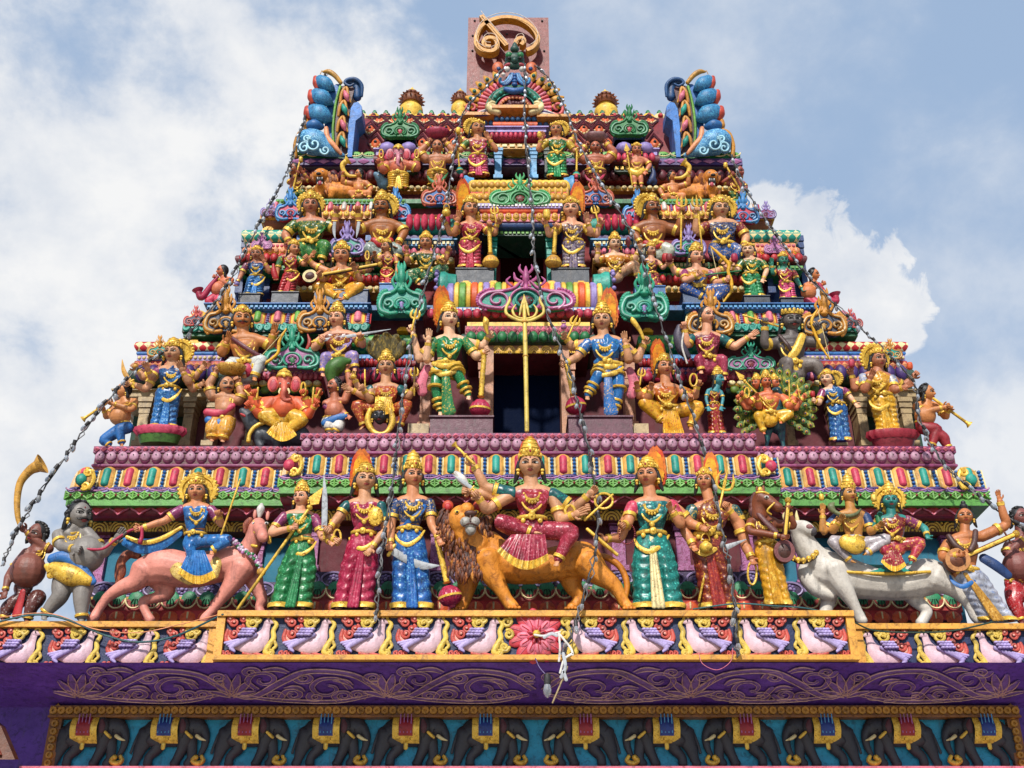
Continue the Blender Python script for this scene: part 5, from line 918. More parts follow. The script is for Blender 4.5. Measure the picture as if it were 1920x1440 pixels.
P('J', 'blue-robed statue riding the pink horse with a gold halo and raised rod', YB - .25, (1540, 352, 130, 4), (1415, 475, 1655, 475), (1530, 650), [('L', 1290, 570, 1110, 625, 'grip'), ('R', 1735, 600, 1715, 535, 'grip')], legs=[((1480, 740), (1490, 790), (1530, 960)), ((1590, 730), (1790, 720), (1660, 800))], top=S('blue', 'sky'), sleeve=S('plum', 'mauve'), low=S('blue', 'sky'), crown=195, halo=(.92, 'disc'), items=[('staff', (1690, 800), (1880, 245), 8), ('fan', 1390, 980, 1690, 1010, (1540, 800, 120), 70, S('blue', 'sky'), 70), ('tube', [(1400, 660, -30, 40), (1250, 750, -30, 60), (1100, 770, -30, 60), (980, 730, -30, 40)], S('blue', 'sky'), 'blowing_scarf', .4), ('tube', [(1420, 620, -10, 14), (1260, 710, 0, 20), (1120, 740, 0, 20), (990, 695, 0, 14)], GOLD, 'scarf_border', .5), ('tube', [(640, 788, 100, 10), (800, 790, 100, 11), (900, 720, 90, 11), (1010, 650, 80, 11), (1080, 630, 80, 11)], 'mag', 'rope'), ('tube', [(1110, 620, 12), (1110, 690, 14), (1095, 740, 20)], 'mag', 'rope_tassel')], foot_at=(1530, 900))
P('K', 'green-robed statue holding a long gold spear across its body', YA, (690, 400, 120, -18), (550, 530, 800, 540), (700, 700), [('L', 455, 665, 620, 625, 'grip', 60, 130), ('R', 850, 690, 910, 735, 'relax')], hem=(600, 1255, 190), top=S('green', '#70c090'), sleeve=S('plum', 'pink'), low=S('green', '#70c890'), crown=250, items=[('spear', (190, 1262), (765, 450), 13)], hair=1)
P('K', 'crimson-robed statue with a flame halo, raised sword and small gold shield', YA, (1190, 268, 150, 16), (1040, 445, 1320, 445), (1180, 640), [('L', 990, 530, 915, 620, 'grip'), ('L', 890, 680, 955, 720, 'grip'), ('R', 1345, 640, 1240, 780, 'relax')], hem=(1090, 1258, 185), top=S('#a01848', 'pink'), sleeve=S('dteal', 'teal'), low=('mag', 'sari', 'pink', .8), crown=110, halo=(.95, 'flame', -.12, 0, 1.35), items=[('sword', [(868, 640), (872, 400), (866, 210)], 22), ('shield', 1268, 535, 62, 82), ('noose', 970, 700, 28, 60, 9)])
P('K', 'blue-robed statue with a tall gold crown, curved sword and ribbed mace', YA, (1562, 238, 148, 22), (1420, 425, 1700, 425), (1535, 610), [('R', 1705, 590, 1765, 710, 'relax', 40, 110), ('L', 1395, 600, 1385, 750, 'grip')], hem=(1555, 1262, 185), top=S('dblue', 'gold'), sleeve=S('dblue', 'gold'), low=S('#1c68b0', '#80c0e0'), crown=15, items=[('mace', (1755, 730), (1835, 1085), 85, ('mag', 'sari', 'pink')), ('sword', [(1395, 800), (1530, 880), (1650, 922), (1765, 920)], 30)])
# -- lion and the main figure
L_ = quadruped('L', 'lion_statue', 'large orange lion statue standing in the middle with its maned head raised', (900, 1380), YA,
    [[(540, 900, 0, 150), (700, 1030, 0, 150), (900, 1060, 0, 135), (1100, 1030, 0, 140), (1300, 1000, 0, 150), (1380, 1010, 0, 110)],
     [(560, 1000, 90, 120), (600, 1120, 100, 92), (660, 1220, 110, 62), (710, 1310, 110, 50), (745, 1355, 120, 52), (770, 1372, 150, 42)],
     [(420, 1050, -40, 130), (400, 1200, -40, 80), (380, 1300, -40, 58), (350, 1370, -20, 50), (330, 1378, 10, 40)],
     [(1330, 1010, 60, 140), (1430, 1110, 70, 95), (1540, 1190, 70, 66), (1600, 1280, 70, 46), (1640, 1350, 70, 46), (1670, 1375, 100, 40)],
     [(1200, 1080, -60, 120), (1230, 1210, -60, 75), (1280, 1290, -60, 50), (1240, 1360, -50, 46), (1210, 1375, -20, 40)],
     [(480, 900, 40, 150), (400, 800, 80, 130), (370, 720, 110, 115)]], ('#e0962a', 'fur', '#c8801c', .5),
    lambda F, b, ex: [F.E(b, 365, 690, 140, 118, 125, 110), F.E(b, 410, 690, 235, 56, 60, 60), F.E(b, 400, 610, 200, 60, 60, 70)], vox=10)
eyes(L_, [(322, 625, 242), (470, 625, 240)], 22, 'gold')
b = MB(); L_.E(b, 390, 705, 285, 46, 42, 46); L_.E(b, 460, 705, 280, 42, 42, 46); L_.E(b, 428, 760, 265, 44, 50, 44); L_.part(b, 'muzzle', ('#b8b4ac', 'fur', '#8a8478'))
b = MB(); L_.E(b, 425, 638, 292, 50, 26, 36); L_.T(b, [(425, 650, 310, 6), (425, 700, 325, 6)]); L_.T(b, [(370, 735, 300, 6), (425, 715, 325, 7), (480, 735, 300, 6)]); L_.part(b, 'nose', '#5a3020')
for x in (250, 490): b = MB(); L_.E(b, x, 580, 90, 46, 50, 24, 0); L_.E(b, x, 585, 110, 28, 32, 14, 1); L_.part(b, 'ear', ['#c04818', 'red'])
b = MB(); rr = random.Random(2)
for i in range(230):
    a0 = rr.uniform(-.15, math.pi * 1.15); ring_ = rr.uniform(.85, 1.45); sx, sy = 380 + math.cos(a0) * 135 * ring_, 690 + (math.sin(a0)) * 150 * ring_; cc = 130 - 70 * (ring_ - .8) + rr.uniform(-25, 25); L0 = rr.uniform(60, 130)
    ex_, ey_ = sx + math.cos(a0) * 30 + rr.uniform(-25, 25), sy + L0
    L_.T(b, [(sx, sy, cc + 20, 13), ((sx + ex_) / 2 + rr.uniform(-18, 18), (sy + ey_) / 2, cc + 35, 15), (ex_, ey_, cc + 8, 2)], seg=6, per=3, m=i % 3)
for i in range(170):
    sx, sy = rr.uniform(260, 610), rr.uniform(820, 1090); cc = 150 - abs(sx - 430) * .35; L_.T(b, [(sx, sy, cc, 13), (sx + rr.uniform(-20, 20), sy + 50, cc + 25, 15), (sx + rr.uniform(-30, 30), sy + 110, cc, 2)], seg=6, per=3, m=i % 3)
L_.part(b, 'mane', [('#6a3414', 'fur', '#b06a20'), ('#8a4a18', 'fur', '#d09030'), ('#50281c', 'fur', '#8a4818')])
b = MB(); L_.T(b, [(1400, 970, -40, 30), (1500, 985, -40, 28), (1600, 1060, -40, 27), (1650, 1180, -40, 26), (1640, 1280, -40, 24), (1600, 1330, -30, 34)]); L_.part(b, 'tail', 'lion')
b = MB()
for x, y, c in ((770, 1378, 160), (330, 1385, 20), (1670, 1382, 110), (1210, 1382, -10)): [L_.E(b, x - 40 + i * 26, y, c + 14, 15, 16, 26) for i in range(4)]
L_.part(b, 'paw', 'lion')
P('L', 'red-robed central statue seated cross-legged on the lion with many arms and a tall gold crown', YA - .35, (893, 277, 165, 0), (745, 480, 1075, 480), (905, 650), [('L', 545, 430, 450, 260, 'grip', 10, 30), ('L', 555, 610, 490, 520, 'grip', 30, 90), ('L', 580, 500, 430, 470, 'grip', -20, 20), ('R', 1240, 600, 1345, 500, 'relax', 0, 60), ('R', 1130, 690, 1230, 650, 'open', 30, 100), ('R', 1200, 640, 1300, 610, 'grip', -30, 20)],
  legs=[((800, 760), (650, 700), (910, 790), (1030, 800), 1.05), ((1010, 770), (1220, 780), (1110, 1000), (1090, 1060), 1.05)], top=S('#a82030', 'pink'), sleeve=S('dteal', 'teal'), low=S('#a01c3c', '#e08898'), crown=42, halo=(.92, 'flame', 0, 0, 1.1), hair=1,
  items=[('flute', (455, 250), (318, 115), 11), ('sword', [(440, 440), (370, 390), (290, 335)], 14), ('tube', [(310, 320, 30, 20), (360, 370, 30, 36), (400, 420, 30, 20)], 'white', 'conch'), ('noose', 1470, 540, 70, 60, 10), ('staff', (1320, 690), (1540, 490), 10), ('staff', (1340, 760), (1575, 960), 14), ('fan', 630, 930, 1040, 1000, (880, 800, 260), 110, S('#a01c3c', '#e08898'), 130), ('noose', 1205, 620, 38, 44, 12)], foot_at=(900, 900))
P('Mm', 'teal-robed statue with prayer beads and a cream patterned front panel', YA, (395, 232, 150, -20), (265, 450, 590, 440), (425, 640), [('L', 245, 580, 215, 600, 'grip', 60, 90), ('L', 180, 700, 70, 710, 'open'), ('R', 650, 600, 590, 500, 'relax', 60, 120), ('R', 730, 590, 810, 620, 'relax', 0, 60)], hem=(480, 1262, 230), top=S('#0c6c70', '#58c0b0'), sleeve=S('rose', 'pink'), low=S('#0c8078', '#60d0c0', .8), pleat=('cream', 'gold'), crown=60, halo=(.85, 'flame', .25, 0, 1.25), items=[('beads', 232, 670, 62, 82, 7, 'dkred'), ('staff', (25, 735), (155, 840), 11), ('pot', 850, 770, 55, GOLD)])
P('Mm', 'brown-robed statue with a gold trident, silver sword and gold noose', YA + .1, (840, 272, 128, -16), (735, 480, 1075, 480), (860, 650), [('L', 690, 650, 745, 755, 'relax'), ('R', 1115, 600, 1020, 480, 'grip', -10, 60), ('R', 1160, 760, 1205, 860, 'relax')], hem=(960, 1262, 175), top=S('#8a4020', 'gold'), sleeve=S('dteal', 'gold'), low=S('#8a3020', '#d89040'), pleat=S('#a02820', '#e07840'), crown=150, halo=(.85, 'flame', .3, .1, 1.35), items=[('trident', (795, 1200), (985, 330), 10, 16), ('sword', [(890, 810), (1000, 780), (1165, 715)], 24), ('noose', 1212, 980, 34, 90, 9)])
# -- horse-headed musician
F = P('Mm', 'brown horse-headed musician statue in a yellow skirt playing a round lute', YA, (1310, 400, 120, 40), (1190, 570, 1430, 590), (1320, 720), [('L', 1195, 650, 1430, 690, 'relax', 60, 150), ('R', 1535, 610, 1500, 500, 'grip')], hem=(1420, 1230, 120), skin='#8a4a24', low=('#d8a010', 'sari', '#f0d060', .6), fem=False, headless=True, hair=0, items=[('veena', (1455, 815), (1490, 440), 82, 20, '#5a2c18', '#8a5050'), ('tube', [(1260, 510, 60, 20), (1330, 590, 100, 22), (1400, 660, 120, 22)], '#6a3430', 'sash', .4)], sash=None)
b = MB(); F.T(b, [(1270, 540, 0, 72), (1265, 450, 10, 68), (1275, 400, 30, 66)], seg=14); F.T(b, [(1270, 385, 30, 64), (1340, 420, 70, 54), (1400, 455, 95, 40), (1425, 465, 105, 36)], seg=14); F.E(b, 1418, 485, 100, 34, 20, 26); F.E(b, 1250, 325, 20, 14, 36, 12); F.E(b, 1300, 320, 50, 14, 36, 12); F.fuse(b, 'horse_head', '#8a4a24', 8)
eyes(F, [(1325, 385, 118)], 20); b = MB(); [F.T(b, [(1235 - q * 6, 360 + q * 40, 10, 22), (1212 - q * 3, 420 + q * 40, 10, 26), (1215, 480 + q * 35, 10, 8)]) for q in range(3)]; F.part(b, 'mane', ('#5a2c28', 'fur', '#8a5048'))
b = MB(); F.T(b, [(1245, 350, 80, 9), (1300, 345, 95, 10), (1340, 360, 90, 9)]); F.E(b, 1275, 330, 60, 20, 30, 14); F.T(b, [(1360, 520, 110, 8), (1330, 490, 125, 8), (1385, 430, 130, 8)]); F.part(b, 'bridle', GOLD)
# -- bull with the seated pair
B_ = quadruped('N', 'bull_statue', 'large white bull statue standing at right with a belled collar', (900, 1370), YB,
    [[(340, 960, 0, 170), (480, 1000, 0, 170), (700, 1050, 0, 140), (950, 1060, 0, 135), (1150, 1010, 0, 150), (1260, 1010, 0, 120)],
     [(430, 960, 90, 120), (500, 1080, 110, 82), (560, 1180, 110, 56), (610, 1270, 110, 42), (645, 1340, 110, 44), (665, 1352, 130, 36)],
     [(400, 1080, -30, 90), (390, 1180, -30, 62), (370, 1270, -30, 52), (360, 1330, -20, 52)],
     [(1220, 1020, 70, 130), (1340, 1080, 80, 80), (1440, 1160, 80, 56), (1500, 1240, 80, 46), (1540, 1320, 80, 44), (1565, 1350, 90, 38)],
     [(1040, 1130, -50, 100), (1080, 1200, -50, 58), (1160, 1270, -40, 45), (1140, 1330, -40, 42), (1110, 1375, -30, 44)],
     [(330, 920, 20, 140), (260, 840, 40, 110), (200, 740, 60, 92), (170, 660, 70, 84)],
     [(150, 640, 70, 80), (200, 630, 120, 66), (245, 650, 150, 52)], [(380, 870, 0, 80), (370, 820, 0, 66), (380, 800, 0, 30)], [(200, 900, 40, 40), (210, 1000, 40, 60), (300, 1110, 40, 60), (420, 1160, 40, 40)]], ('#d2ccc2', 'body'),
    lambda F, b, ex: [F.E(ex, 245, 720, 90, 46, 24, 14)], vox=10)
b = MB(); B_.E(b, 255, 650, 150, 46, 42, 44, 0); B_.E(b, 240, 620, 180, 30, 24, 22, 1); B_.part(b, 'muzzle', ['#5a5458', '#a06868'])
b = MB(); [B_.T(b, [(60 + q * 90, 580, 90, 18), (40 + q * 100, 530, 100, 14), (60 + q * 80, 490, 110, 3)]) for q in (0, 1)]; B_.part(b, 'horn', 'cream')
eyes(B_, [(178, 610, 150)], 18); A = cr([(100, 860, 120), (180, 890, 150), (260, 860, 150), (310, 810, 110)], 6)
b = MB(); B_.T(b, [(*q, 22) for q in A]); B_.part(b, 'collar', '#4a2818')
for q in A[1:-1:3]: b = MB(); B_.E(b, q[0], q[1] - 8, q[2] + 18, 22, 24, 22); B_.E(b, q[0], q[1] + 12, q[2] + 30, 8, 8, 8); B_.part(b, 'bell', GOLD)
b = MB(); B_.T(b, [(1290, 930, -30, 34), (1400, 1000, -40, 46), (1430, 1090, -40, 40), (1420, 1160, -40, 16)]); B_.part(b, 'tail', '#7a8088')
b = MB(); g = [[B_.p((x, 900 + (120 - 0) * t + 14 * math.sin((x - 540) / 640 * math.pi), 60 + 110 * math.sin(t * 1.5))) for x in np.linspace(530, 1180, 20)] for t in np.linspace(0, .62, 8)]; b.grid(g, 0, False, False); B_.T(b, [(535, 970, 172, 12), (850, 985, 172, 14), (1185, 968, 172, 12)], m=1); B_.part(b, 'saddle_cloth', ['teal', GOLD])
P('N', 'golden-skinned statue in white trousers with a snake at its neck riding the bull', YB - .3, (550, 372, 112, 16), (455, 530, 690, 530), (590, 690), [('L', 345, 660, 345, 520, 'open', 0, 30), ('L', 425, 650, 470, 580, 'open', 40, 110), ('R', 720, 660, 770, 620, 'open', 40, 110)], legs=[((520, 740), (420, 730), (560, 880), (600, 900), 1.0), ((660, 750), (850, 710), (690, 820), (640, 850), 1.0)], skin='#c89048', low=('#b8b0b4', 'sari', '#d8d0d0', .6), sleeve=('dblue', 'paint'), crown=200, fem=False, items=[('tube', [(430, 430, 60, 10), (410, 460, 60, 30), (440, 500, 70, 18), (520, 530, 80, 16), (600, 520, 70, 14), (640, 480, 20, 8)], '#7a8058', 'snake'), ('lotus', 335, 385, 26, GOLD), ('tube', [(520, 730, 110, 60), (600, 760, 120, 70), (640, 740, 110, 50)], GOLD, 'waistcloth', .5)], hair=.6, foot_at=(650, 880))
P('N', 'turquoise-skinned statue in red beside its partner on the bull', YB - .3, (872, 425, 108, -8), (770, 575, 1010, 560), (910, 700), [('L', 745, 640, 775, 560, 'relax', 30, 80), ('R', 1140, 630, 1160, 680, 'relax')], legs=[((960, 760), (1110, 740), (1040, 880), (1020, 930), 1.0), ((880, 760), (820, 800), (900, 860), (900, 890), .8)], skin='#2c8c84', top=S('#8a1c28', 'gold'), sleeve=S('plum', 'gold'), low=S('#b02848', 'gold'), crown=262, halo=(.9, 'disc'), items=[('fan', 800, 890, 1000, 920, (890, 800, 100), 60, S('#a02838', 'cream'), 60), ('lotus', 745, 390, 30, GOLD), ('tube', [(775, 540, 90, 22), (790, 590, 100, 28), (800, 620, 100, 14)], 'green', 'parrot')], foot_at=(930, 880))
P('N', 'topknotted sage statue with a raised arm holding a long lute at the right', YB - .2, (1458, 548, 112, -14), (1310, 745, 1600, 690), (1460, 930), [('L', 1285, 860, 1400, 840, 'relax', 50, 130), ('R', 1780, 600, 1730, 410, 'open', 10, 40)], hem=(1720, 1355, 165), skin='#c07c48', low=('#b8bcc8', 'sari', '#8090b0', .5), pleat=('gold2', 'gold'), fem=False, bun=1, hair=.8, neck=False, jewel=True, sash='blue', items=[('veena', (1385, 885), (1830, 685), 92, 22, '#7a4420', '#c89058'), ('tube', [(1330, 690, 70, 24), (1380, 760, 100, 26), (1440, 800, 110, 22)], '#5a3830', 'garland'), ('tube', [(1540, 650, 50, 22), (1530, 740, 90, 24), (1500, 800, 110, 20)], '#5a3830', 'garland'), ('tube', [(1600, 860, 40, 40), (1700, 920, 60, 44), (1800, 1000, 60, 34)], 'dblue', 'waist_sash', .5)])
P('N', 'plum-skinned pot-bellied statue with raised arm cut by the right edge', YB, (1890, 560, 130, 20), (1790, 760, 2010, 760), (1860, 1010), [('L', 1790, 830, 1930, 700, 'grip'), ('R', 2060, 900, 2020, 1040, 'relax')], legs=[((1840, 1120), (1850, 1220), (1900, 1350)), ((1960, 1120), (2000, 1230), (2010, 1350))], skin='#8a5048', low=('red', 'sari'), fem=False, belly=(1880, 930, 130), curly=1, hair=.5, bare=False, foot_at=(1920, 1360))
# ================================================================ second storey statues
Y2, Y2c = 16.0, 15.72
GR2 = dict()
P('F', 'tan boy statue in blue shorts blowing a gold trumpet at the left corner', Y2, (385, 815, 105, -52), (330, 900, 480, 885), (380, 1040), [('R', 440, 950, 300, 905, 'grip', 60, 90), ('L', 250, 1010, 230, 960, 'grip')], legs=[((420, 1090), (350, 1110), (370, 1215)), ((380, 1090), (230, 1190), (270, 1230))], skin='#d09058', low=('blue', 'paint'), fem=False, belly=(350, 1000, 80), hair=.3, curly=1, items=[('flute', (275, 885), (90, 1010), 11)], foot_at=(330, 1240), lean=.3)
P('F', 'blue-robed standing statue on a pink and green lotus with a golden scimitar', Y2, (768, 522, 125, -8), (640, 650, 870, 650), (740, 760), [('L', 605, 700, 580, 650, 'open', 40, 90), ('L', 560, 790, 440, 750, 'grip'), ('L', 540, 700, 490, 640, 'grip', -30, -10), ('R', 890, 740, 850, 660, 'open', 60, 110), ('R', 920, 790, 970, 765, 'relax', 0, 30), ('R', 940, 700, 985, 640, 'relax', -40, -20)], hem=(690, 1095, 120), top=S('dblue', 'sky'), sleeve=S('plum', 'pink'), low=S('#1c70b0', '#a0d0e8'), crown=390, halo=(.7, 'disc', .2, 0), items=[('sword', [(435, 735), (385, 650), (372, 560)], 18, 'gold2'), ('pot', 475, 610, 22, 'gold2')], ped=(665, 1165, 180, 75, '#c84868', '#4a7828'))
P('F', 'tan pot-bellied statue carrying a gold basket on its head beside the lotus', Y2, (1190, 775, 118, 26), (1070, 850, 1290, 880), (1170, 1010), [('L', 1050, 760, 1100, 670, 'grip', 0, 0), ('R', 1310, 830, 1280, 750, 'grip', 0, 0)], legs=[((1110, 1050), (1080, 1110), (1075, 1170)), ((1190, 1050), (1180, 1110), (1160, 1175))], skin='#c89068', low=('#d8a030', 'sari'), fem=False, belly=(1180, 950, 80), stache=True, hair=1, items=[('bowl', 1225, 640, 105, 50, ('gold2', 'gold')), ('tube', [(1030, 970, 30), (1130, 980, 36), (1240, 920, 24)], 'rose', 'waist_sash', .6), ('tube', [(1040, 1030, 30), (1130, 1060, 40), (1200, 1040, 24)], 'blue', 'waistcloth', .6)], foot_at=(1110, 1190))
def elephant_head(F, x, y, h, skin, c, trunk, ctop):
    b = MB(); F.E(b, x, y, c, h * .46, h * .55, h * .42); F.T(b, [(x, y + h * .2, c + h * .3, h * .24)] + [(q[0], q[1], c + h * .5, h * q[2]) for q in trunk], seg=12)
    F.E(b, x - h * .2, y - h * .35, c + h * .1, h * .28, h * .28, h * .28); F.E(b, x + h * .2, y - h * .35, c + h * .1, h * .28, h * .28, h * .28); F.fuse(b, 'elephant_head', skin, .07 * h)
    for q in (-1, 1):
        b = MB(); F.E(b, x + q * h * .72, y + h * .1, c - h * .05, h * .38, h * .55, h * .1, 0, 18, 10); F.E(b, x + q * h * .72, y + h * .14, c + .03 * h, h * .26, h * .4, h * .06, 1, 14, 8); F.part(b, 'ear', [skin, '#c84858'])
        b = MB(); F.T(b, [(x + q * h * .25, y + h * .42, c + h * .4, .08 * h), (x + q * h * .34, y + h * .62, c + h * .55, .06 * h), (x + q * h * .3, y + h * .72, c + h * .62, .02 * h)]); F.part(b, 'tusk', 'cream')
    eyes(F, [(x - h * .26, y + h * .05, c + h * .36), (x + h * .26, y + h * .05, c + h * .36)], h * .08)
    o = F.p((x, y - h * .3, c)); b = MB(); r = h * .5 * F.k; t = (y - h * .3 - ctop) * F.k; b.lathe(o, [(r, 0), (r * 1.08, t * .1), (r, t * .25), (r * .9, t * .4), (r * .95, t * .45), (r * .65, t * .7), (r * .3, t * .85), (r * .25, t * .95), (.01, t)], EX, F.F, F.U, 24); F.E(b, x, y - h * .5, c + h * .5, h * .12, h * .16, h * .06); F.part(b, 'crown', GOLD)
M_ = quadruped('F', 'mouse_statue', 'dark grey mouse statue crouching under the orange elephant-headed statue', (1560, 1240), Y2 - .05, [[(1400, 1120, 0, 70), (1520, 1150, 0, 100), (1680, 1150, 0, 110), (1780, 1160, 0, 80)], [(1430, 1120, 30, 75), (1400, 1060, 60, 75), (1350, 1000, 90, 55), (1310, 960, 110, 30)], [(1450, 1150, 60, 50), (1440, 1200, 60, 34), (1460, 1240, 70, 28)], [(1600, 1180, 60, 60), (1590, 1240, 60, 34)]], '#4a5058', lambda F, b, ex: [F.E(ex, 1440, 960, 90, 30, 46, 14)], vox=9)
b = MB(); M_.T(b, [(1300, 985, 130, 8), (1330, 1000, 130, 12), (1355, 1020, 120, 6)]); M_.part(b, 'mouth', 'red'); b = MB(); M_.T(b, [(1520, 1040, 100, 16), (1420, 1080, 110, 18), (1370, 1140, 110, 16), (1360, 1200, 110, 18)]); M_.part(b, 'gold_chain', GOLD)
F = P('F', 'orange elephant-headed statue with many arms seated on the grey mouse', Y2 - .2, (1640, 780, 130, 0), (1540, 880, 1740, 880), (1640, 960), [('L', 1440, 940, 1420, 850, 'grip', 0, 40), ('L', 1400, 900, 1370, 820, 'grip', -40, -20), ('L', 1450, 1000, 1380, 930, 'grip', 30, 90), ('R', 1840, 940, 1800, 850, 'grip', 0, 40), ('R', 1880, 900, 1900, 840, 'grip', -40, -20), ('R', 1830, 1000, 1880, 920, 'grip', 30, 90)], legs=[((1580, 1000), (1480, 1000), (1600, 1080), (1650, 1110), 1), ((1690, 1000), (1780, 1030), (1640, 1140), (1660, 1180), 1)], skin='#d86838', low=('#d8a820', 'sari', '#f0d870', .6), fem=False, belly=(1640, 940, 92), headless=True, items=[('staff', (1425, 860), (1435, 780), 8), ('staff', (1370, 840), (1330, 800), 8), ('noose', 1790, 790, 18, 50, 8), ('staff', (1860, 900), (1870, 780), 8), ('staff', (1890, 860), (1920, 800), 8), ('fan', 1500, 1130, 1740, 1150, (1620, 1050, 100), 60, ('#d8a820', 'sari'), 60)], foot_at=(1620, 1180))
elephant_head(F, 1640, 740, 120, '#d87058', 30, [(1640, 800, .2), (1630, 850, .17), (1650, 880, .14), (1690, 870, .1)], 620)
P('F', 'moustached bare-chested archer statue in white trousers seated at left', Y2 + .15, (1310, 258, 135, 18), (1180, 420, 1480, 410), (1340, 565), [('L', 1150, 510, 1185, 430, 'open', 50, 110), ('R', 1530, 450, 1550, 370, 'open', 0, 40)], legs=[((1290, 600), (1210, 590), (1330, 670), None, .9), ((1400, 600), (1460, 560), (1410, 690), None, .9)], skin='#c88448', low=('#c8ccc8', 'sari', 'white', .6), crown=135, fem=False, stache=True, items=[('bow', [(1655, 320), (1600, 420), (1590, 510), (1490, 590), (1420, 610), (1335, 670)], 13), ('tube', [(1230, 390, 60, 16), (1330, 460, 100, 18), (1440, 530, 90, 18)], 'maroon', 'strap', .5), ('tube', [(1300, 570, 60, 30), (1350, 640, 80, 40), (1330, 700, 60, 24)], 'mag', 'waist_sash', .6)], foot_at=(1350, 690))
P('G', 'tan pot-bellied statue seen in profile hoisting a green sack', Y2, (280, 775, 100, -48), (200, 900, 370, 880), (260, 1000), [('R', 400, 750, 380, 640, 'grip', 0, 0), ('L', 330, 960, 380, 1000, 'relax')], legs=[((230, 1050), (240, 1090), (240, 1120)), ((310, 1050), (310, 1090), (290, 1120))], skin='#c88060', low=('white', 'paint'), fem=False, belly=(280, 960, 80), stache=True, curly=1, hair=.3, items=[('sack', [(260, 720, 40), (270, 640, 70), (330, 590, 60), (400, 570, 20)], '#4a7828'), ('tube', [(200, 920, 20), (290, 980, 22), (380, 1000, 18)], 'plum', 'sash', .5), ('tube', [(200, 1060, 30), (290, 1020, 36), (370, 1000, 24)], 'blue', 'waistcloth', .6)], foot_at=(270, 1130))
P('G', 'brown-bloused seated statue holding a long sword across its chest', Y2 + .15, (300, 250, 120, -18), (180, 390, 450, 380), (315, 525), [('L', 125, 470, 175, 415, 'grip', 30, 100), ('R', 500, 440, 480, 385, 'grip', 30, 100)], legs=[((270, 560), (210, 540), (190, 660), None, .9), ((370, 560), (430, 530), (440, 620), None, .9)], top=S('#8a3a1c', 'gold2'), low=S('lilac', 'gold'), crown=105, items=[('sword', [(160, 412), (450, 368), (720, 322)], 13)], foot_at=(310, 640))
# serpent-hooded statue and the dark head below
F = P('G', 'orange-robed seated statue under a spread of cobra hoods', Y2 - .1, (685, 628, 118, 0), (560, 790, 800, 790), (680, 910), [('L', 520, 850, 420, 800, 'open', 20, 60), ('L', 480, 810, 440, 720, 'grip', -20, 0), ('L', 560, 880, 510, 800, 'grip', 60, 120), ('R', 860, 850, 900, 790, 'grip', 10, 40)], legs=[((620, 960), (450, 920), (510, 1080), (470, 1120), 1.0), ((750, 960), (850, 910), (790, 1080), None, 1.0)], top=S('#b85020', 'gold'), sleeve=S('dteal', 'teal'), low=S('#b04820', '#f0c060'), crown=480, items=[('trident', (905, 840), (905, 690), 7, 10), ('staff', (520, 830), (518, 640), 6, '#b0b0b0'), ('pot', 430, 690, 24, GOLD), ('fan', 590, 960, 750, 960, (660, 850, 120), 30, GOLD, 90)], foot_at=(660, 1120))
b = MB()
for i in range(5): a_ = math.pi * (.1 + .8 * i / 4); F.T(b, [(690 + math.cos(a_) * 40, 560 - math.sin(a_) * 20, -40, 34), (690 + math.cos(a_) * 95, 520 - math.sin(a_) * 60, -30, 50), (690 + math.cos(a_) * 135, 480 - math.sin(a_) * 100, -10, 46), (690 + math.cos(a_) * 150, 470 - math.sin(a_) * 115, 20, 20)], rc=.5, seg=12)
F.part(b, 'cobra_hoods', ('#5a5020', 'fur', '#a89040'))
F = Fig('G', (640, 1130), Y2 - .3, 'small_bust', 'dark blue crowned head at the feet of the orange-robed seated statue', 'bust')
hd = Head(F, 635, 1015, 105, 0); b = MB(); hd.skull(b); F.part(b, 'face', '#2c3440'); hd.features(True); hd.hair(.6); hd.crown(80); hd.earrings()
b = MB(); F.T(b, [(560, 950, 10, 20), (540, 1040, 10, 26), (580, 1120, 20, 22), (640, 1145, 30, 20), (700, 1120, 20, 22), (735, 1040, 10, 26), (715, 950, 10, 20)]); F.part(b, 'gold_collar', GOLD)
# the two door guards
def guard(reg, label, face, sh, waist, arms, legs, col, items, hx, **kw):
    F = P(reg, label, Y2c, face, sh, waist, arms, legs=legs, top=S(col, '#60b0c0' if col != 'green' else '#60c890', 1.4), sleeve=S(col, 'gold'), low=S(col, '#60b0d0' if col != 'green' else '#50c088', 1.5), halo=(.85, 'flame', hx, .1, 1.5), items=items, **kw)
    for L in legs:
        for t in (.25, .5, .75, .95): b = MB(); band_at(b, F.p((*L[0], 30)), F.p((*L[1], 60)), t, 62 * F.k, 18 * F.k) if t in (.25, .95) else band_at(b, F.p((*L[1], 55)), F.p((*L[2], 60)), t, 48 * F.k, 18 * F.k); F.part(b, 'leg_band', GOLD)
    b = MB(); wx, wy = waist; F.T(b, [(wx - 5, wy + 80, 90, 30), (wx, wy + 200, 110, 36), (wx + 10, wy + 330, 110, 46), (wx + 20, wy + 400, 110, 56)], rc=.35, seg=10); F.part(b, 'front_cloth', S(col, 'gold')); b = MB(); F.T(b, [(wx - 110, wy + 60, 40, 16), (wx - 40, wy + 105, 100, 22), (wx + 60, wy + 85, 100, 20), (wx + 115, wy + 45, 40, 12)], rc=.5); F.T(b, [(wx - 105, wy + 20, 40, 18), (wx, wy + 40, 95, 26), (wx + 105, wy + 15, 40, 18)], rc=.4); F.part(b, 'hip_sash', GOLD); return F
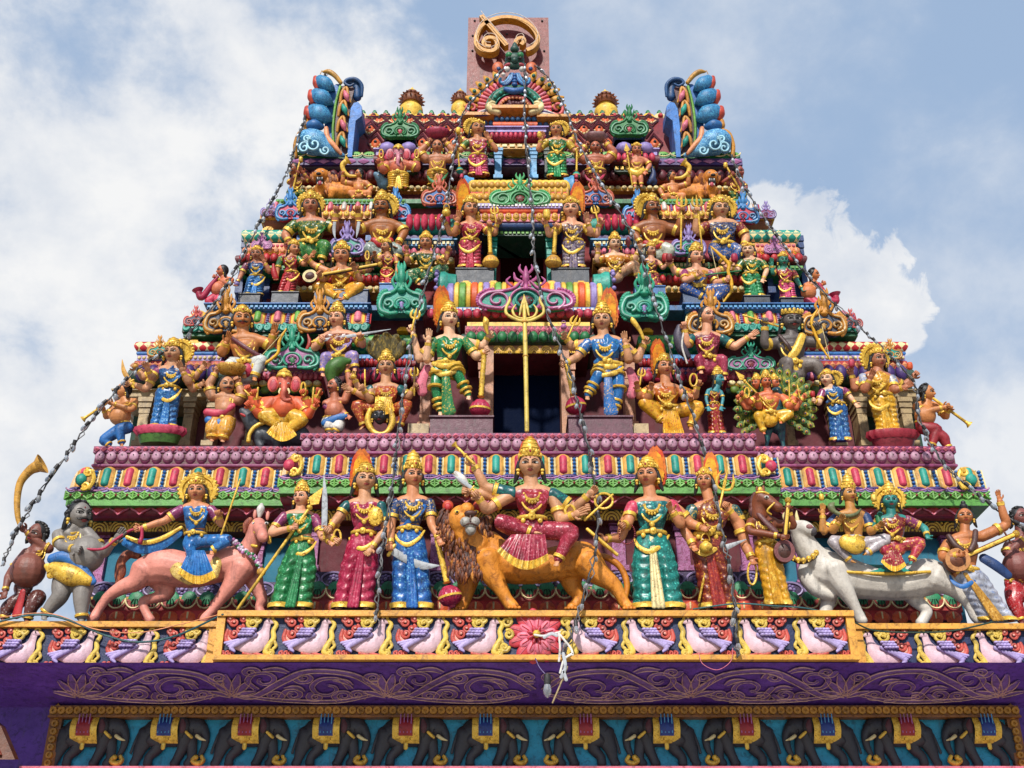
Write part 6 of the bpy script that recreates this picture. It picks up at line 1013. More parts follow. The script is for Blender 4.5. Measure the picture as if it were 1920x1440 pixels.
guard('G', 'green door guard statue with a gold mace standing left of the blue doorway', (1178, 255, 132, 20), (1055, 415, 1310, 415), (1155, 570), [('L', 1000, 570, 1015, 420, 'open', 20, 60), ('L', 940, 560, 895, 350, 'grip', -40, -30), ('R', 1390, 540, 1450, 500, 'grip', 10, 60), ('R', 1440, 460, 1480, 390, 'grip', -40, -20)], [((1090, 640), (1075, 790), (1110, 965), None, .95), ((1220, 630), (1240, 670), (1330, 840), None, .95)], 'green', [('mace', (1450, 540), (1425, 880), 75, 'mag'), ('trident', (885, 330), (905, 240), 8, 10), ('tube', [(1480, 360, 8), (1465, 310, 20), (1465, 260, 26), (1455, 230, 10)], GOLD, 'cobra'), ('tube', [(1010, 620, -40, 30), (960, 740, -40, 44), (970, 820, -40, 40)], 'pink', 'side_scarf', .5)], -.25, crown=100, foot_at=(1180, 1000))
guard('H', 'blue door guard statue with a gold mace standing right of the blue doorway', (705, 268, 132, -8), (585, 430, 870, 425), (755, 575), [('R', 915, 570, 890, 440, 'open', 20, 60), ('R', 980, 560, 1030, 440, 'grip', -40, -30), ('L', 510, 540, 420, 590, 'grip', 10, 60), ('L', 470, 460, 430, 400, 'grip', -40, -20)], [((700, 640), (680, 680), (590, 840), None, .95), ((820, 640), (830, 800), (795, 970), None, .95)], 'blue', [('mace', (430, 610), (485, 860), 75, 'mag'), ('trident', (435, 390), (480, 290), 8, 10), ('pot', 405, 300, 26, 'mauve'), ('tube', [(1030, 400, 12), (1000, 330, 16), (950, 260, 22), (940, 235, 12)], GOLD, 'conch_staff'), ('tube', [(920, 640, -40, 30), (960, 760, -40, 44), (930, 840, -40, 40)], 'pink', 'side_scarf', .5)], .3, crown=100, foot_at=(740, 1005))
P('H', 'yellow flowered statue with a flame halo seated right of the blue guard', Y2 - .1, (1195, 632, 118, 12), (1080, 790, 1330, 800), (1220, 915), [('L', 1000, 850, 985, 790, 'relax', 20, 60), ('L', 1060, 870, 1080, 800, 'relax', 60, 110), ('R', 1430, 850, 1450, 770, 'grip', -20, 10), ('R', 1380, 870, 1390, 850, 'grip', 60, 110)], legs=[((1150, 960), (1030, 900), (1170, 1040), (1210, 1080), 1.1), ((1280, 970), (1460, 930), (1400, 1080), None, 1.1)], top=S('#c87818', 'red'), sleeve=S('#c88c20', 'red'), low=S('#dca818', 'red'), crown=510, halo=(.8, 'flame', -.2, 0, 1.5), items=[('noose', 1420, 720, 28, 48, 8), ('pot', 1395, 850, 30, 'orange'), ('trident', (1000, 760), (1010, 690), 7, 9), ('fan', 1180, 1130, 1350, 1140, (1240, 960, 110), 30, S('#dca818', 'red'), 80)], foot_at=(1240, 1120))
P('H', 'turquoise-skinned statue in a red sari standing in profile', Y2, (1612, 725, 90, 48), (1530, 800, 1640, 810), (1580, 890), [('L', 1520, 870, 1535, 930, 'relax', 30, 60), ('R', 1650, 870, 1640, 930, 'relax')], hem=(1605, 1140, 75), skin='#4898a0', top=S('#a02028', 'gold'), low=S('#a82430', 'gold'), crown=612, sash='gold')
P('H', 'maroon-bloused woman statue with loose black hair and one pink palm held out', Y2 + .15, (1525, 230, 118, 26), (1400, 390, 1650, 395), (1535, 530), [('R', 1740, 460, 1850, 385, 'open', 20, 40), ('L', 1370, 450, 1350, 320, 'grip', 20, 60)], legs=[((1480, 570), (1460, 560), (1480, 640), None, .9), ((1590, 570), (1650, 560), (1660, 690), None, .9)], top=S('#8a1c30', 'pink'), sleeve=S('dteal', 'teal'), low=S('#a03050', 'pink'), hair=1.3, items=[('tube', [(1310, 300, 30, 22), (1300, 380, 30, 40), (1330, 480, 20, 44), (1380, 540, 10, 24)], '#5a5464', 'drum'), ('tube', [(1350, 320, 8), (1330, 450, 8), (1370, 590, 8)], 'white', 'cord')], foot_at=(1560, 650))
# peacock rider
F = quadruped('I', 'peacock_statue', 'green and gold peacock statue with its tail fanned out like a wheel', (320, 1260), Y2 - .05, [[(330, 1100, 0, 60), (320, 1020, 20, 66), (320, 940, 40, 50), (345, 870, 60, 34), (330, 810, 80, 28)], [(325, 800, 85, 30), (300, 795, 110, 18), (285, 800, 130, 6)], [(350, 1120, 0, 40), (365, 1200, 10, 20), (375, 1260, 20, 14)], [(250, 1120, 0, 36), (245, 1200, 10, 18), (235, 1255, 20, 14)]], ('#0c4858', 'sari', '#1c9070', 1.2), None, vox=7)
eyes(F, [(318, 795, 116)], 10); fanb, eyb = MB(), MB()
for ring_, (r0, n) in enumerate(((300, 30), (235, 24), (170, 18))):
    for i in range(n):
        a_ = 2 * math.pi * (i + .5 * ring_) / n; 
        if math.sin(a_) < -.72: continue
        ca, sa = math.cos(a_), math.sin(a_); F.T(fanb, [(310 + ca * 60, 950 - sa * 50, -60, 10), (310 + ca * r0 * .7, 950 - sa * r0 * .7, -62 + ring_ * 8, 22), (310 + ca * r0, 950 - sa * r0, -50 + ring_ * 14, 30), (310 + ca * (r0 + 30), 950 - sa * (r0 + 30), -40 + ring_ * 14, 8)], rc=.3, seg=8, m=(i + ring_) % 2); F.E(fanb, 310 + ca * r0, 950 - sa * r0, -40 + ring_ * 14, 14, 14, 8, 2, 8, 6); F.E(fanb, 310 + ca * r0, 950 - sa * r0, -33 + ring_ * 14, 7, 7, 6, 3, 7, 5)
F.part(fanb, 'tail_fan', [('#6a7a18', 'fur', '#c0b030'), ('#2c6428', 'fur', '#a0a828'), 'gold2', 'dblue'])
F = P('I', 'six-faced statue in yellow trousers riding the peacock', Y2 - .2, (235, 745, 82, 4), (160, 850, 370, 850), (260, 960), [('L', 110, 900, 60, 840, 'grip', 0, 20), ('L', 90, 940, 30, 870, 'grip', -30, -20), ('L', 180, 930, 170, 870, 'open', 60, 110), ('R', 430, 900, 470, 830, 'grip', 0, 20), ('R', 460, 940, 520, 860, 'grip', -30, -20), ('R', 420, 930, 460, 890, 'relax', 60, 110)], legs=[((220, 1000), (170, 1000), (215, 1120), (225, 1160), .95), ((310, 1000), (430, 980), (350, 1040), None, .9)], skin='#d87848', low=('#d8a818', 'sari', '#f0d870', .6), crown=640, fem=False, items=[('spear', (270, 930), (60, 720), 7), ('noose', 85, 820, 18, 40, 6), ('staff', (420, 880), (415, 720), 6), ('staff', (500, 860), (480, 760), 6)], foot_at=(270, 1060))
for x, t in ((160, -45), (300, 45)): hd = Head(F, x, 755, 72, t, c=-20); b = MB(); hd.skull(b); F.part(b, 'side_face', '#d87848'); hd.features(); hd.crown(50)
P('I', 'blue and gold draped statue leaning toward the peacock', Y2, (712, 722, 92, -36), (670, 810, 850, 800), (790, 890), [('L', 650, 900, 620, 885, 'grip', 30, 60), ('R', 890, 850, 930, 900, 'relax', 10, 30)], hem=(820, 1195, 95), top=S('#1c5890', '#80c0e0'), sleeve=S('plum', 'pink'), low=S('#1c60a0', '#90c8e0'), crown=635, halo=(.6, 'disc', .3, -.1), items=[('lotus', 600, 830, 24, 'red')])
P('I', 'golden-yellow draped statue on a crimson lotus at the right', Y2, (1112, 575, 125, 12), (985, 695, 1225, 705), (1140, 820), [('L', 1010, 800, 1045, 720, 'open', 60, 110), ('L', 930, 790, 905, 680, 'grip', -10, 10), ('R', 1240, 800, 1300, 780, 'open', 50, 90), ('R', 1310, 770, 1380, 700, 'grip', -20, 0)], hem=(1195, 1125, 110), top=S('#d0981c', '#f0d870'), sleeve=S('#9098b0', 'cream'), low=('#e0ac10', 'sari', '#f8e080', .7), crown=460, halo=(.85, 'disc'), items=[('lotus', 905, 590, 32, 'rose'), ('lotus', 1360, 610, 30, 'orange')], ped=(1230, 1200, 180, 80, '#a02038', '#8a1c30'))
P('I', 'tan boy statue in red shorts blowing a gold trumpet at the right corner', Y2, (1492, 835, 112, 52), (1400, 920, 1570, 915), (1470, 1030), [('L', 1480, 970, 1620, 935, 'grip', 60, 90), ('R', 1640, 1010, 1660, 960, 'grip')], legs=[((1450, 1090), (1570, 1110), (1530, 1240)), ((1490, 1100), (1620, 1170), (1660, 1250))], skin='#d08c50', low=('#a02030', 'paint'), fem=False, belly=(1480, 1000, 85), hair=.3, curly=1, items=[('flute', (1545, 865), (1800, 1050), 12)], foot_at=(1540, 1290), lean=.3)
P('I', 'ash-grey moustached archer statue seated with bow and arrow', Y2 + .15, (437, 270, 138, 4), (280, 430, 580, 415), (440, 570), [('L', 225, 440, 225, 300, 'grip', 30, 60), ('R', 690, 430, 640, 330, 'grip', 30, 60)], legs=[((390, 600), (410, 580), (395, 710), None, .95), ((500, 600), (620, 600), (680, 700), None, .95)], skin='#6a605c', low=('#7a706a', 'paint'), crown=(20, 'band'), fem=False, stache=True, hair=1.2, curly=1, items=[('bow', [(640, 165), (600, 230), (595, 290), (650, 430), (735, 560)], 12), ('arrow', (330, 300), (55, 212), 8), ('tube', [(520, 370, 60, 30), (480, 470, 90, 34), (430, 560, 90, 30), (490, 680, 60, 30)], GOLD, 'sash', .5), ('tube', [(340, 370, 60, 14), (400, 440, 100, 16), (450, 520, 90, 14)], '#4a2820', 'strap', .5)], foot_at=(450, 690))
# ================================================================ third storey statues
Y3 = 16.85
P('C', 'pink boy statue blowing a curved crimson horn at the left corner', Y3, (322, 962, 80, -58), (290, 1030, 400, 1015), (300, 1110), [('R', 370, 1060, 280, 1010, 'grip')], legs=[((260, 1160), (210, 1190), (240, 1220)), ((300, 1160), (290, 1190), (300, 1220))], skin='#d88058', low=('rose', 'paint'), fem=False, belly=(285, 1090, 60), hair=.4, items=[('horn', [(285, 1000, 14), (230, 1070, 22), (180, 1140, 26), (150, 1160, 26), (135, 1120, 26)], 'mag')], foot_at=(270, 1220), lean=.3)
P('C', 'blue-skirted small statue with a gold crown on a grey plinth at left', Y3, (592, 830, 88, -4), (505, 905, 660, 905), (590, 980), [('L', 470, 980, 440, 1040, 'relax'), ('R', 690, 960, 655, 890, 'open', 20, 50)], hem=(560, 1142, 90), top=S('dblue', 'sky'), sleeve=S('plum', 'gold'), low=('#2478b8', 'sari', '#a0d0e8', .8), crown=755, items=[('pot', 435, 1050, 22, 'lilac')])
P('C', 'red-skirted statue in three-quarter profile holding flowers on a grey plinth', Y3, (882, 788, 84, 40), (775, 850, 920, 850), (865, 950), [('L', 750, 960, 745, 1000, 'relax'), ('R', 960, 900, 1010, 840, 'open', 20, 50)], hem=(815, 1128, 85), top=S('#a01c28', 'green'), sleeve=S('green', 'gold'), low=('#b01c28', 'sari', '#f08080', .8), crown=705, items=[('tube', [(720, 900, 10), (725, 960, 24), (740, 1010, 24)], 'red', 'flower_bunch')])
P('C', 'orange-robed statue seated cross-legged playing a long lute', Y3 - .1, (1255, 842, 118, 0), (1150, 960, 1350, 955), (1240, 1060), [('L', 1110, 1020, 1090, 990, 'relax', 60, 110), ('R', 1400, 1020, 1365, 950, 'relax', 60, 110), ('R', 1470, 940, 1460, 880, 'grip', -20, 0), ('L', 1030, 900, 1000, 870, 'grip', -20, 0)], legs=[((1180, 1110), (1060, 1070), (1220, 1160), (1290, 1180), 1.25), ((1300, 1110), (1400, 1070), (1280, 1170), (1220, 1190), 1.25)], top=S('#d07818', 'gold'), sleeve=S('#d08c20', 'gold'), low=('#dc9c14', 'sari', '#f8d860', .7), crown=715, items=[('veena', (1010, 1000), (1530, 905), 52, 16, '#5a2a1c'), ('noose', 1455, 830, 14, 34, 6)], foot_at=(1240, 1210))
P('C', 'green-clad seated statue with a gold halo and drawn sword', Y3 + .2, (1012, 450, 118, 8), (880, 590, 1160, 590), (1010, 710), [('L', 815, 670, 840, 720, 'relax'), ('R', 1200, 620, 1210, 500, 'grip')], legs=[((960, 760), (920, 800), (940, 880), None, .95), ((1070, 760), (1130, 760), (1100, 860), None, .95)], top=S('#2c6428', 'gold'), sleeve=S('#2c6428', 'gold'), low=S('#2c7830', '#a0c060'), crown=320, halo=(.75, 'disc'), items=[('sword', [(1200, 560), (1195, 640), (1205, 700)], 12)], foot_at=(1010, 860))
P('C', 'bronze bare-chested moustached statue with a gold crown seated at left', Y3 + .2, (1568, 462, 122, -6), (1430, 600, 1715, 600), (1570, 715), [('R', 1745, 650, 1700, 730, 'relax'), ('L', 1395, 620, 1385, 500, 'grip')], legs=[((1520, 770), (1470, 780), (1560, 850), None, .95), ((1620, 770), (1700, 800), (1690, 850), None, .95)], skin='#a8682c', low=('#8a9890', 'sari', 'white', .6), crown=320, halo=(.7, 'disc', .15, 0), fem=False, stache=True, items=[('sword', [(1390, 560), (1380, 630), (1370, 690)], 12), ('tube', [(1500, 710, 70, 26), (1570, 740, 80, 34), (1640, 710, 60, 26)], 'red', 'waist_sash', .6)], foot_at=(1570, 860))
P('C', 'small red-bloused statue facing left beside the teal ornament', Y3, (1605, 772, 84, -38), (1555, 840, 1680, 840), (1610, 930), [('L', 1530, 880, 1520, 840, 'relax', 30, 60), ('R', 1690, 920, 1680, 970, 'relax')], hem=(1610, 1055, 65), top=S('#8a1c28', 'green'), low=('#c02030', 'sari', '#f0a080', .8), crown=700)
P('D', 'dark green seated statue with raised pink palms left of the maroon doorway', Y3, (245, 742, 96, -4), (150, 830, 340, 840), (250, 925), [('L', 100, 880, 95, 820, 'open', 20, 50), ('R', 400, 860, 415, 800, 'grip', 0, 20), ('R', 380, 890, 370, 880, 'open', 50, 90)], legs=[((200, 970), (110, 980), (190, 1040), None, 1.1), ((300, 970), (390, 930), (380, 1010), None, 1.1)], top=S('#14502c', 'gold'), sleeve=S('#14502c', 'gold'), low=S('#1c6c40', 'cream'), crown=640, items=[('lotus', 80, 780, 28, 'pink')], foot_at=(240, 1030))
P('D', 'crimson-robed door statue with a gold mace left of the maroon doorway', Y3 - .1, (592, 478, 118, 16), (500, 600, 705, 605), (590, 695), [('L', 470, 660, 490, 570, 'open', 20, 60), ('L', 440, 660, 395, 570, 'grip', -30, -20), ('R', 735, 650, 740, 610, 'grip', 20, 60), ('R', 780, 660, 800, 590, 'grip', -30, -20)], hem=(590, 928, 105), top=S('#a81c38', 'pink'), sleeve=S('#b03040', 'gold'), low=S('#b82848', '#f0a0a8', 1.2), crown=360, halo=(.75, 'flame', -.3, .1, 1.5), items=[('mace', (740, 605), (750, 835), 58, 'gold2'), ('pot', 405, 490, 36, GOLD), ('trident', (795, 570), (785, 505), 7, 9)])
P('D', 'lilac-grey robed door statue with a gold mace right of the maroon doorway', Y3 - .1, (1380, 480, 115, -6), (1285, 605, 1495, 610), (1400, 700), [('L', 1250, 650, 1265, 615, 'grip', 20, 60), ('L', 1210, 670, 1185, 590, 'grip', -30, -20), ('R', 1535, 660, 1515, 580, 'open', 20, 60), ('R', 1580, 670, 1600, 590, 'grip', -30, -20)], hem=(1400, 928, 105), top=S('#6a4c5c', 'gold'), sleeve=S('#d0a030', 'gold'), low=S('#807088', 'cream', 1.2), crown=370, halo=(.75, 'flame', .3, .1, 1.4), items=[('mace', (1260, 615), (1245, 835), 58, 'gold2'), ('lotus', 1190, 510, 40, GOLD), ('trident', (1590, 560), (1575, 500), 7, 9)])
P('D', 'tan and orange clad seated statue with a parrot right of the maroon doorway', Y3, (1722, 752, 96, 8), (1625, 850, 1820, 850), (1725, 930), [('L', 1585, 870, 1590, 800, 'relax', 10, 40), ('R', 1880, 860, 1900, 810, 'open', 10, 40)], legs=[((1680, 970), (1620, 960), (1680, 1060), None, 1.0), ((1770, 970), (1880, 900), (1900, 990), None, 1.0)], top=S('#c88420', 'gold'), sleeve=S('#c87828', 'gold'), low=S('#c0906c', 'cream'), crown=645, items=[('lotus', 1590, 750, 24, GOLD), ('tube', [(1830, 760, 10), (1825, 720, 22), (1830, 690, 8)], 'dkred', 'bird')], foot_at=(1730, 1040))
P('E', 'maroon-draped small statue half hidden by the light string', Y3, (335, 800, 78, 32), (280, 870, 400, 880), (345, 960), [('R', 430, 930, 480, 880, 'grip', 20, 50)], hem=(370, 1065, 60), top=S('#7a1c38', 'gold'), low=S('#a02848', 'gold'), crown=725, items=[('lotus', 450, 850, 36, 'red')])
P('E', 'blue-trousered seated archer statue drawing a golden bow', Y3 - .1, (690, 850, 105, 18), (590, 965, 805, 970), (710, 1065), [('L', 610, 1030, 700, 985, 'grip', 60, 120), ('R', 850, 1050, 920, 1020, 'grip', 30, 90), ('L', 530, 960, 490, 900, 'grip', -20, 0), ('R', 930, 930, 960, 880, 'grip', -20, 0)], legs=[((650, 1110), (590, 1080), (740, 1160), (800, 1180), 1.15), ((770, 1110), (920, 1090), (820, 1190), None, 1.15)], top=S('#c88c30', 'gold'), sleeve=S('plum', 'pink'), low=S('#20589c', 'gold'), crown=725, items=[('bow', [(805, 760), (880, 830), (945, 900), (940, 960), (965, 1030), (960, 1110), (905, 1195)], 14), ('arrow', (740, 985), (1040, 950), 7, None, 'green'), ('lotus', 480, 850, 34, 'dkred'), ('lotus', 990, 850, 34, 'mag')], foot_at=(740, 1210))
P('E', 'emerald-draped small statue with a pink lotus on a grey plinth', Y3, (1098, 800, 88, -18), (1045, 880, 1215, 885), (1115, 960), [('L', 1010, 950, 970, 930, 'relax', 20, 50), ('R', 1240, 950, 1215, 1015, 'relax')], hem=(1150, 1152, 90), top=S('#14703c', 'gold'), sleeve=S('#14703c', 'gold'), low=('#1c9058', 'sari', '#a0e0b0', .8), crown=735)
P('E', 'green-skinned small statue in a pink skirt on a grey plinth at right', Y3, (1370, 880, 80, 2), (1310, 955, 1455, 960), (1395, 1035), [('L', 1290, 970, 1285, 910, 'open', 10, 30), ('R', 1480, 1030, 1515, 1085, 'relax')], hem=(1412, 1168, 75), skin='#3c9078', top=S('#a01c38', 'gold'), sleeve=S('#a01c38', 'gold'), low=('#d04878', 'sari', '#f8b0c8', .8), crown=800)
P('E', 'pink boy statue blowing a curved crimson horn at the right corner', Y3, (1608, 992, 82, 54), (1540, 1060, 1650, 1050), (1570, 1140), [('L', 1600, 1090, 1670, 1060, 'grip')], legs=[((1560, 1180), (1600, 1220), (1570, 1250)), ((1600, 1180), (1650, 1220), (1640, 1250))], skin='#d88850', low=('rose', 'paint'), fem=False, belly=(1570, 1120, 62), hair=.4, curly=1, items=[('horn', [(1650, 1050, 14), (1690, 1120, 22), (1740, 1180, 26), (1785, 1190, 26), (1780, 1150, 26)], 'mag')], foot_at=(1590, 1250), lean=.3)
P('E', 'bronze bare-chested moustached statue holding a gold trident at right', Y3 + .2, (345, 468, 118, 18), (215, 610, 490, 610), (360, 730), [('R', 550, 640, 575, 510, 'grip', 10, 50), ('L', 205, 660, 250, 730, 'relax')], legs=[((310, 770), (280, 800), (340, 850), None, .95), ((410, 770), (480, 790), (460, 870), None, .95)], skin='#a0602c', low=('#b0b4a4', 'sari', 'white', .6), crown=345, halo=(.75, 'disc', -.15, 0), fem=False, stache=True, items=[('trident', (570, 780), (575, 450), 8, 11), ('tube', [(290, 730, 70, 24), (360, 760, 80, 30), (430, 730, 60, 24)], 'red', 'waist_sash', .6)], foot_at=(370, 860))
P('E', 'blue and maroon clad seated statue holding a gold trident at right', Y3 + .2, (880, 478, 118, 6), (760, 600, 1030, 600), (895, 720), [('L', 690, 650, 695, 510, 'grip', 10, 50), ('R', 1080, 690, 1065, 750, 'relax')], legs=[((840, 770), (830, 810), (900, 870), None, .95), ((950, 770), (1030, 800), (980, 880), None, .95)], top=S('#1c3c70', 'gold'), sleeve=S('#8a1c28', 'gold'), low=S('#205898', 'gold'), crown=360, halo=(.75, 'disc', .15, 0), items=[('trident', (738, 780), (700, 450), 8, 11)], foot_at=(900, 870))
# ================================================================ topmost row of statues
Y4 = 17.5
P('C', 'brown crouching statue holding a gold flower staff at the upper left corner', Y4, (882, 165, 82, -40), (840, 245, 975, 235), (880, 310), [('L', 850, 260, 900, 200, 'grip'), ('R', 1000, 240, 960, 190, 'open', 0, 30)], legs=[((860, 350), (840, 340), (860, 370), None, .9), ((920, 350), (950, 330), (940, 370), None, .9)], skin='#a8603c', low=S('#2c6838', 'gold'), fem=False, hair=.8, stache=True, items=[('staff', (875, 310), (930, 80), 8), ('lotus', 935, 80, 22, GOLD)], foot_at=(890, 360))
def roaring(reg, x, y, sg, label):
    X = lambda d: x + sg * d
    F = quadruped(reg, 'lion_statue', label, (X(60), y + 165), Y4, [[(X(20), y + 100, 0, 85), (X(120), y + 120, 0, 80), (X(220), y + 125, 0, 70), (X(280), y + 130, 0, 50)], [(X(0), y + 110, 50, 60), (X(-10), y + 150, 60, 30), (X(-20), y + 160, 80, 26)], [(X(90), y + 130, 50, 50), (X(80), y + 160, 60, 26)]], ('lion', 'fur', '#b87018', .6), lambda F, b, ex: [F.E(b, X(0), y - 5, 60, 62, 62, 56), F.E(b, X(-15), y - 10, 105, 38, 30, 36), F.E(b, X(-5), y + 70, 100, 30, 26, 30)], vox=8)
    b = MB(); F.E(b, X(-8), y + 32, 105, 32, 36, 30, 0); F.E(b, X(-8), y + 52, 128, 16, 20, 10, 1); F.part(b, 'mouth', ['#20080c', '#b04050'])
    for q, yy in ((-1, 8), (1, 8), (-1, 56), (1, 56)): b = MB(); F.T(b, [(X(-8 + q * 18), y + yy, 130, 5), (X(-8 + q * 17), y + yy + (14 if yy < 20 else -14), 134, 1)]); F.part(b, 'fang', 'white')
    b = MB(); F.E(b, X(-18), y - 22, 138, 20, 12, 14); F.part(b, 'nose', '#2c1814'); eyes(F, [(X(-38), y - 38, 108), (X(12), y - 40, 108)], 9); rr = random.Random(4); b = MB()
    for i in range(150):
        a_ = rr.uniform(-.35, math.pi + .35); q = rr.uniform(.9, 1.5); sx, sy = X(10) + math.cos(a_) * 64 * q, y + 10 + abs(math.sin(a_)) * -40 * q if rr.random() < .3 else y + rr.uniform(-20, 110); sx = sx if sy < y - 10 else X(rr.uniform(20, 120)) if rr.random() < .7 else X(rr.uniform(-70, 20)); cc = 70 - 25 * (q - .9) - abs(sx - X(30)) * .25
        if abs(sx - X(-8)) < 46 and abs(sy - y - 20) < 62: continue
        F.T(b, [(sx, sy, cc, 8), (sx + sg * 8, sy + 28, cc + 14, 10), (sx + sg * 18 + rr.uniform(-8, 8), sy + 60, cc, 1.5)], seg=5, per=2, m=i % 2)
    F.part(b, 'mane', [('#8a4a14', 'fur', '#c88028'), ('#b06a1c', 'fur', '#d89838')]); return F
roaring('C', 1092, 212, 1, 'roaring lion statue with open jaws at the upper left')
roaring('E', 805, 222, -1, 'roaring lion statue with open jaws at the upper right')
def hornboy(reg, face, sh, waist, arms, legs, horn, label, foot): P(reg, label, Y4 - .1, face, sh, waist, arms, legs=legs, skin='#d08850', low=('#b83020', 'paint'), fem=False, belly=(waist[0], waist[1] - 25, 38), hair=.3, curly=1, items=[('horn', horn, 'gold')], foot_at=foot, bare=True)
hornboy('C', (1392, 200, 62, -50), (1325, 265, 1450, 260), (1390, 330), [('L', 1265, 260, 1268, 200, 'grip'), ('R', 1485, 310, 1450, 345, 'relax')], [((1370, 350), (1320, 340), (1350, 378), None, .7), ((1420, 350), (1470, 340), (1470, 378), None, .7)], [(1365, 210, 10), (1310, 205, 14), (1270, 165, 17), (1262, 120, 20), (1290, 95, 22)], 'plump boy statue blowing a curved gold horn beside the left roaring lion', (1390, 370))
hornboy('E', (498, 218, 62, 50), (440, 290, 570, 285), (510, 350), [('R', 625, 270, 630, 200, 'grip'), ('L', 410, 320, 430, 370, 'relax')], [((480, 370), (440, 370), (450, 405), None, .7), ((540, 370), (590, 360), (570, 405), None, .7)], [(525, 225, 10), (580, 220, 14), (625, 185, 17), (635, 140, 20), (605, 112, 22)], 'plump boy statue blowing a curved gold horn beside the right roaring lion', (510, 400))
P('E', 'brown crouching statue holding a gold flower staff at the upper right corner', Y4, (1022, 188, 82, 40), (930, 265, 1060, 260), (1020, 330), [('L', 900, 260, 960, 210, 'grip'), ('R', 1080, 300, 1040, 330, 'relax')], legs=[((980, 360), (960, 340), (990, 390), None, .9), ((1040, 360), (1070, 350), (1060, 390), None, .9)], skin='#b05c48', low=S('#2c6838', 'gold'), fem=False, hair=.8, items=[('staff', (1040, 330), (925, 130), 8), ('lotus', 920, 125, 22, GOLD)], foot_at=(1020, 385))
F = P('A', 'standing elephant-headed statue in a yellow skirt under the left green ornament', Y4 - .15, (990, 1175, 90, 0), (890, 1260, 1095, 1260), (990, 1320), [('L', 850, 1290, 845, 1210, 'grip', 0, 20), ('L', 870, 1310, 840, 1250, 'grip', 30, 60), ('R', 1140, 1290, 1140, 1210, 'grip', 0, 20)], hem=(990, 1455, 100), skin='#c87050', low=('#dca818', 'sari', '#f8e080', .7), fem=False, belly=(990, 1290, 62), headless=True, sash=None, pleat=GOLD, items=[('noose', 850, 1170, 16, 34, 6), ('noose', 1140, 1170, 16, 34, 6)])
elephant_head(F, 990, 1165, 92, '#d08898', 20, [(990, 1215, .19), (985, 1250, .16), (1000, 1270, .1)], 1085)
M_ = quadruped('A', 'mouse_statue', 'blue-grey mouse statue at the side of the standing elephant-headed statue', (860, 1440), Y4 - .05, [[(850, 1410, 0, 46), (890, 1420, 0, 50)], [(850, 1390, 20, 40), (830, 1360, 40, 36), (800, 1335, 60, 20)]], '#6c90a8', lambda F, b, ex: [F.E(ex, 870, 1330, 30, 16, 26, 8)], vox=6); eyes(M_, [(825, 1345, 72)], 7)
P('A', 'bearer statue in green and gold balancing a crimson basket overhead', Y4 - .1, (1310, 1122, 92, 0), (1210, 1215, 1410, 1215), (1310, 1300), [('L', 1165, 1160, 1235, 1085, 'grip', 0, 0), ('R', 1450, 1160, 1385, 1085, 'grip', 0, 0)], hem=(1300, 1430, 80), skin='#c08058', low=S('#c89030', 'green'), fem=False, hair=.8, belly=(1310, 1270, 50), sash='green', items=[('bowl', 1310, 1010, 90, 45, '#a82c50')], feet=False)
P('A', 'pink-saried standing statue left of the top doorway', Y4 - .25, (1640, 972, 102, 10), (1550, 1075, 1735, 1075), (1640, 1170), [('L', 1500, 1140, 1475, 1140, 'grip', 0, 20), ('L', 1500, 1050, 1480, 1010, 'grip', -20, -10), ('R', 1790, 1140, 1740, 1060, 'open', 10, 40)], hem=(1650, 1345, 95), top=S('#a83858', 'gold'), sleeve=S('#50803c', 'gold'), low=('#c03860', 'sari', '#f0a0b8', .8), crown=900, halo=(.6, 'disc', -.25, 0), items=[('mace', (1475, 1150), (1490, 1285), 28, 'teal'), ('lotus', 1480, 980, 26, GOLD)], tilt=-4)
P('B', 'emerald-saried standing statue right of the top doorway', Y4 - .25, (430, 942, 92, -6), (350, 1025, 530, 1035), (430, 1110), [('R', 570, 1095, 595, 1095, 'grip', 0, 20), ('R', 560, 1010, 570, 980, 'grip', -20, -10), ('L', 290, 1090, 310, 1015, 'open', 10, 40)], hem=(440, 1300, 92), top=S('#14703c', 'gold'), sleeve=S('#d0b040', 'gold'), low=('#189050', 'sari', '#90e0a8', .8), crown=875, halo=(.6, 'disc', .25, 0), items=[('mace', (592, 1100), (588, 1265), 28, 'teal'), ('lotus', 300, 970, 26, GOLD)])
P('B', 'bearer statue in maroon balancing a grey and maroon pot overhead', Y4 - .1, (735, 1078, 80, 0), (640, 1165, 840, 1165), (735, 1235), [('L', 600, 1130, 660, 1060, 'grip', 0, 0), ('R', 880, 1110, 820, 1040, 'grip', 0, 0)], hem=(740, 1345, 75), skin='#b86c4c', low=S('#8a2430', 'gold'), fem=False, hair=.8, belly=(735, 1220, 44), sash='mag', items=[('bowl', 740, 1000, 85, 42, '#8a6060', 6)], feet=False)
P('B', 'spear-bearing young statue with bare legs under the right green ornament', Y4 - .1, (1058, 1098, 78, 0), (985, 1170, 1135, 1170), (1060, 1240), [('L', 970, 1200, 995, 1150, 'grip', 0, 20), ('R', 1160, 1210, 1130, 1260, 'relax')], legs=[((1035, 1275), (1040, 1310), (1045, 1360), None, .85), ((1085, 1275), (1090, 1310), (1095, 1360), None, .85)], skin='#d08460', low=('#d8a820', 'sari'), bare=True, fem=False, crown=1035, items=[('spear', (1025, 1370), (985, 1110), 6), ('tube', [(1010, 1250, 30, 26), (1060, 1275, 40, 34), (1110, 1250, 30, 26)], GOLD, 'loincloth', .7)], foot_at=(1065, 1365))
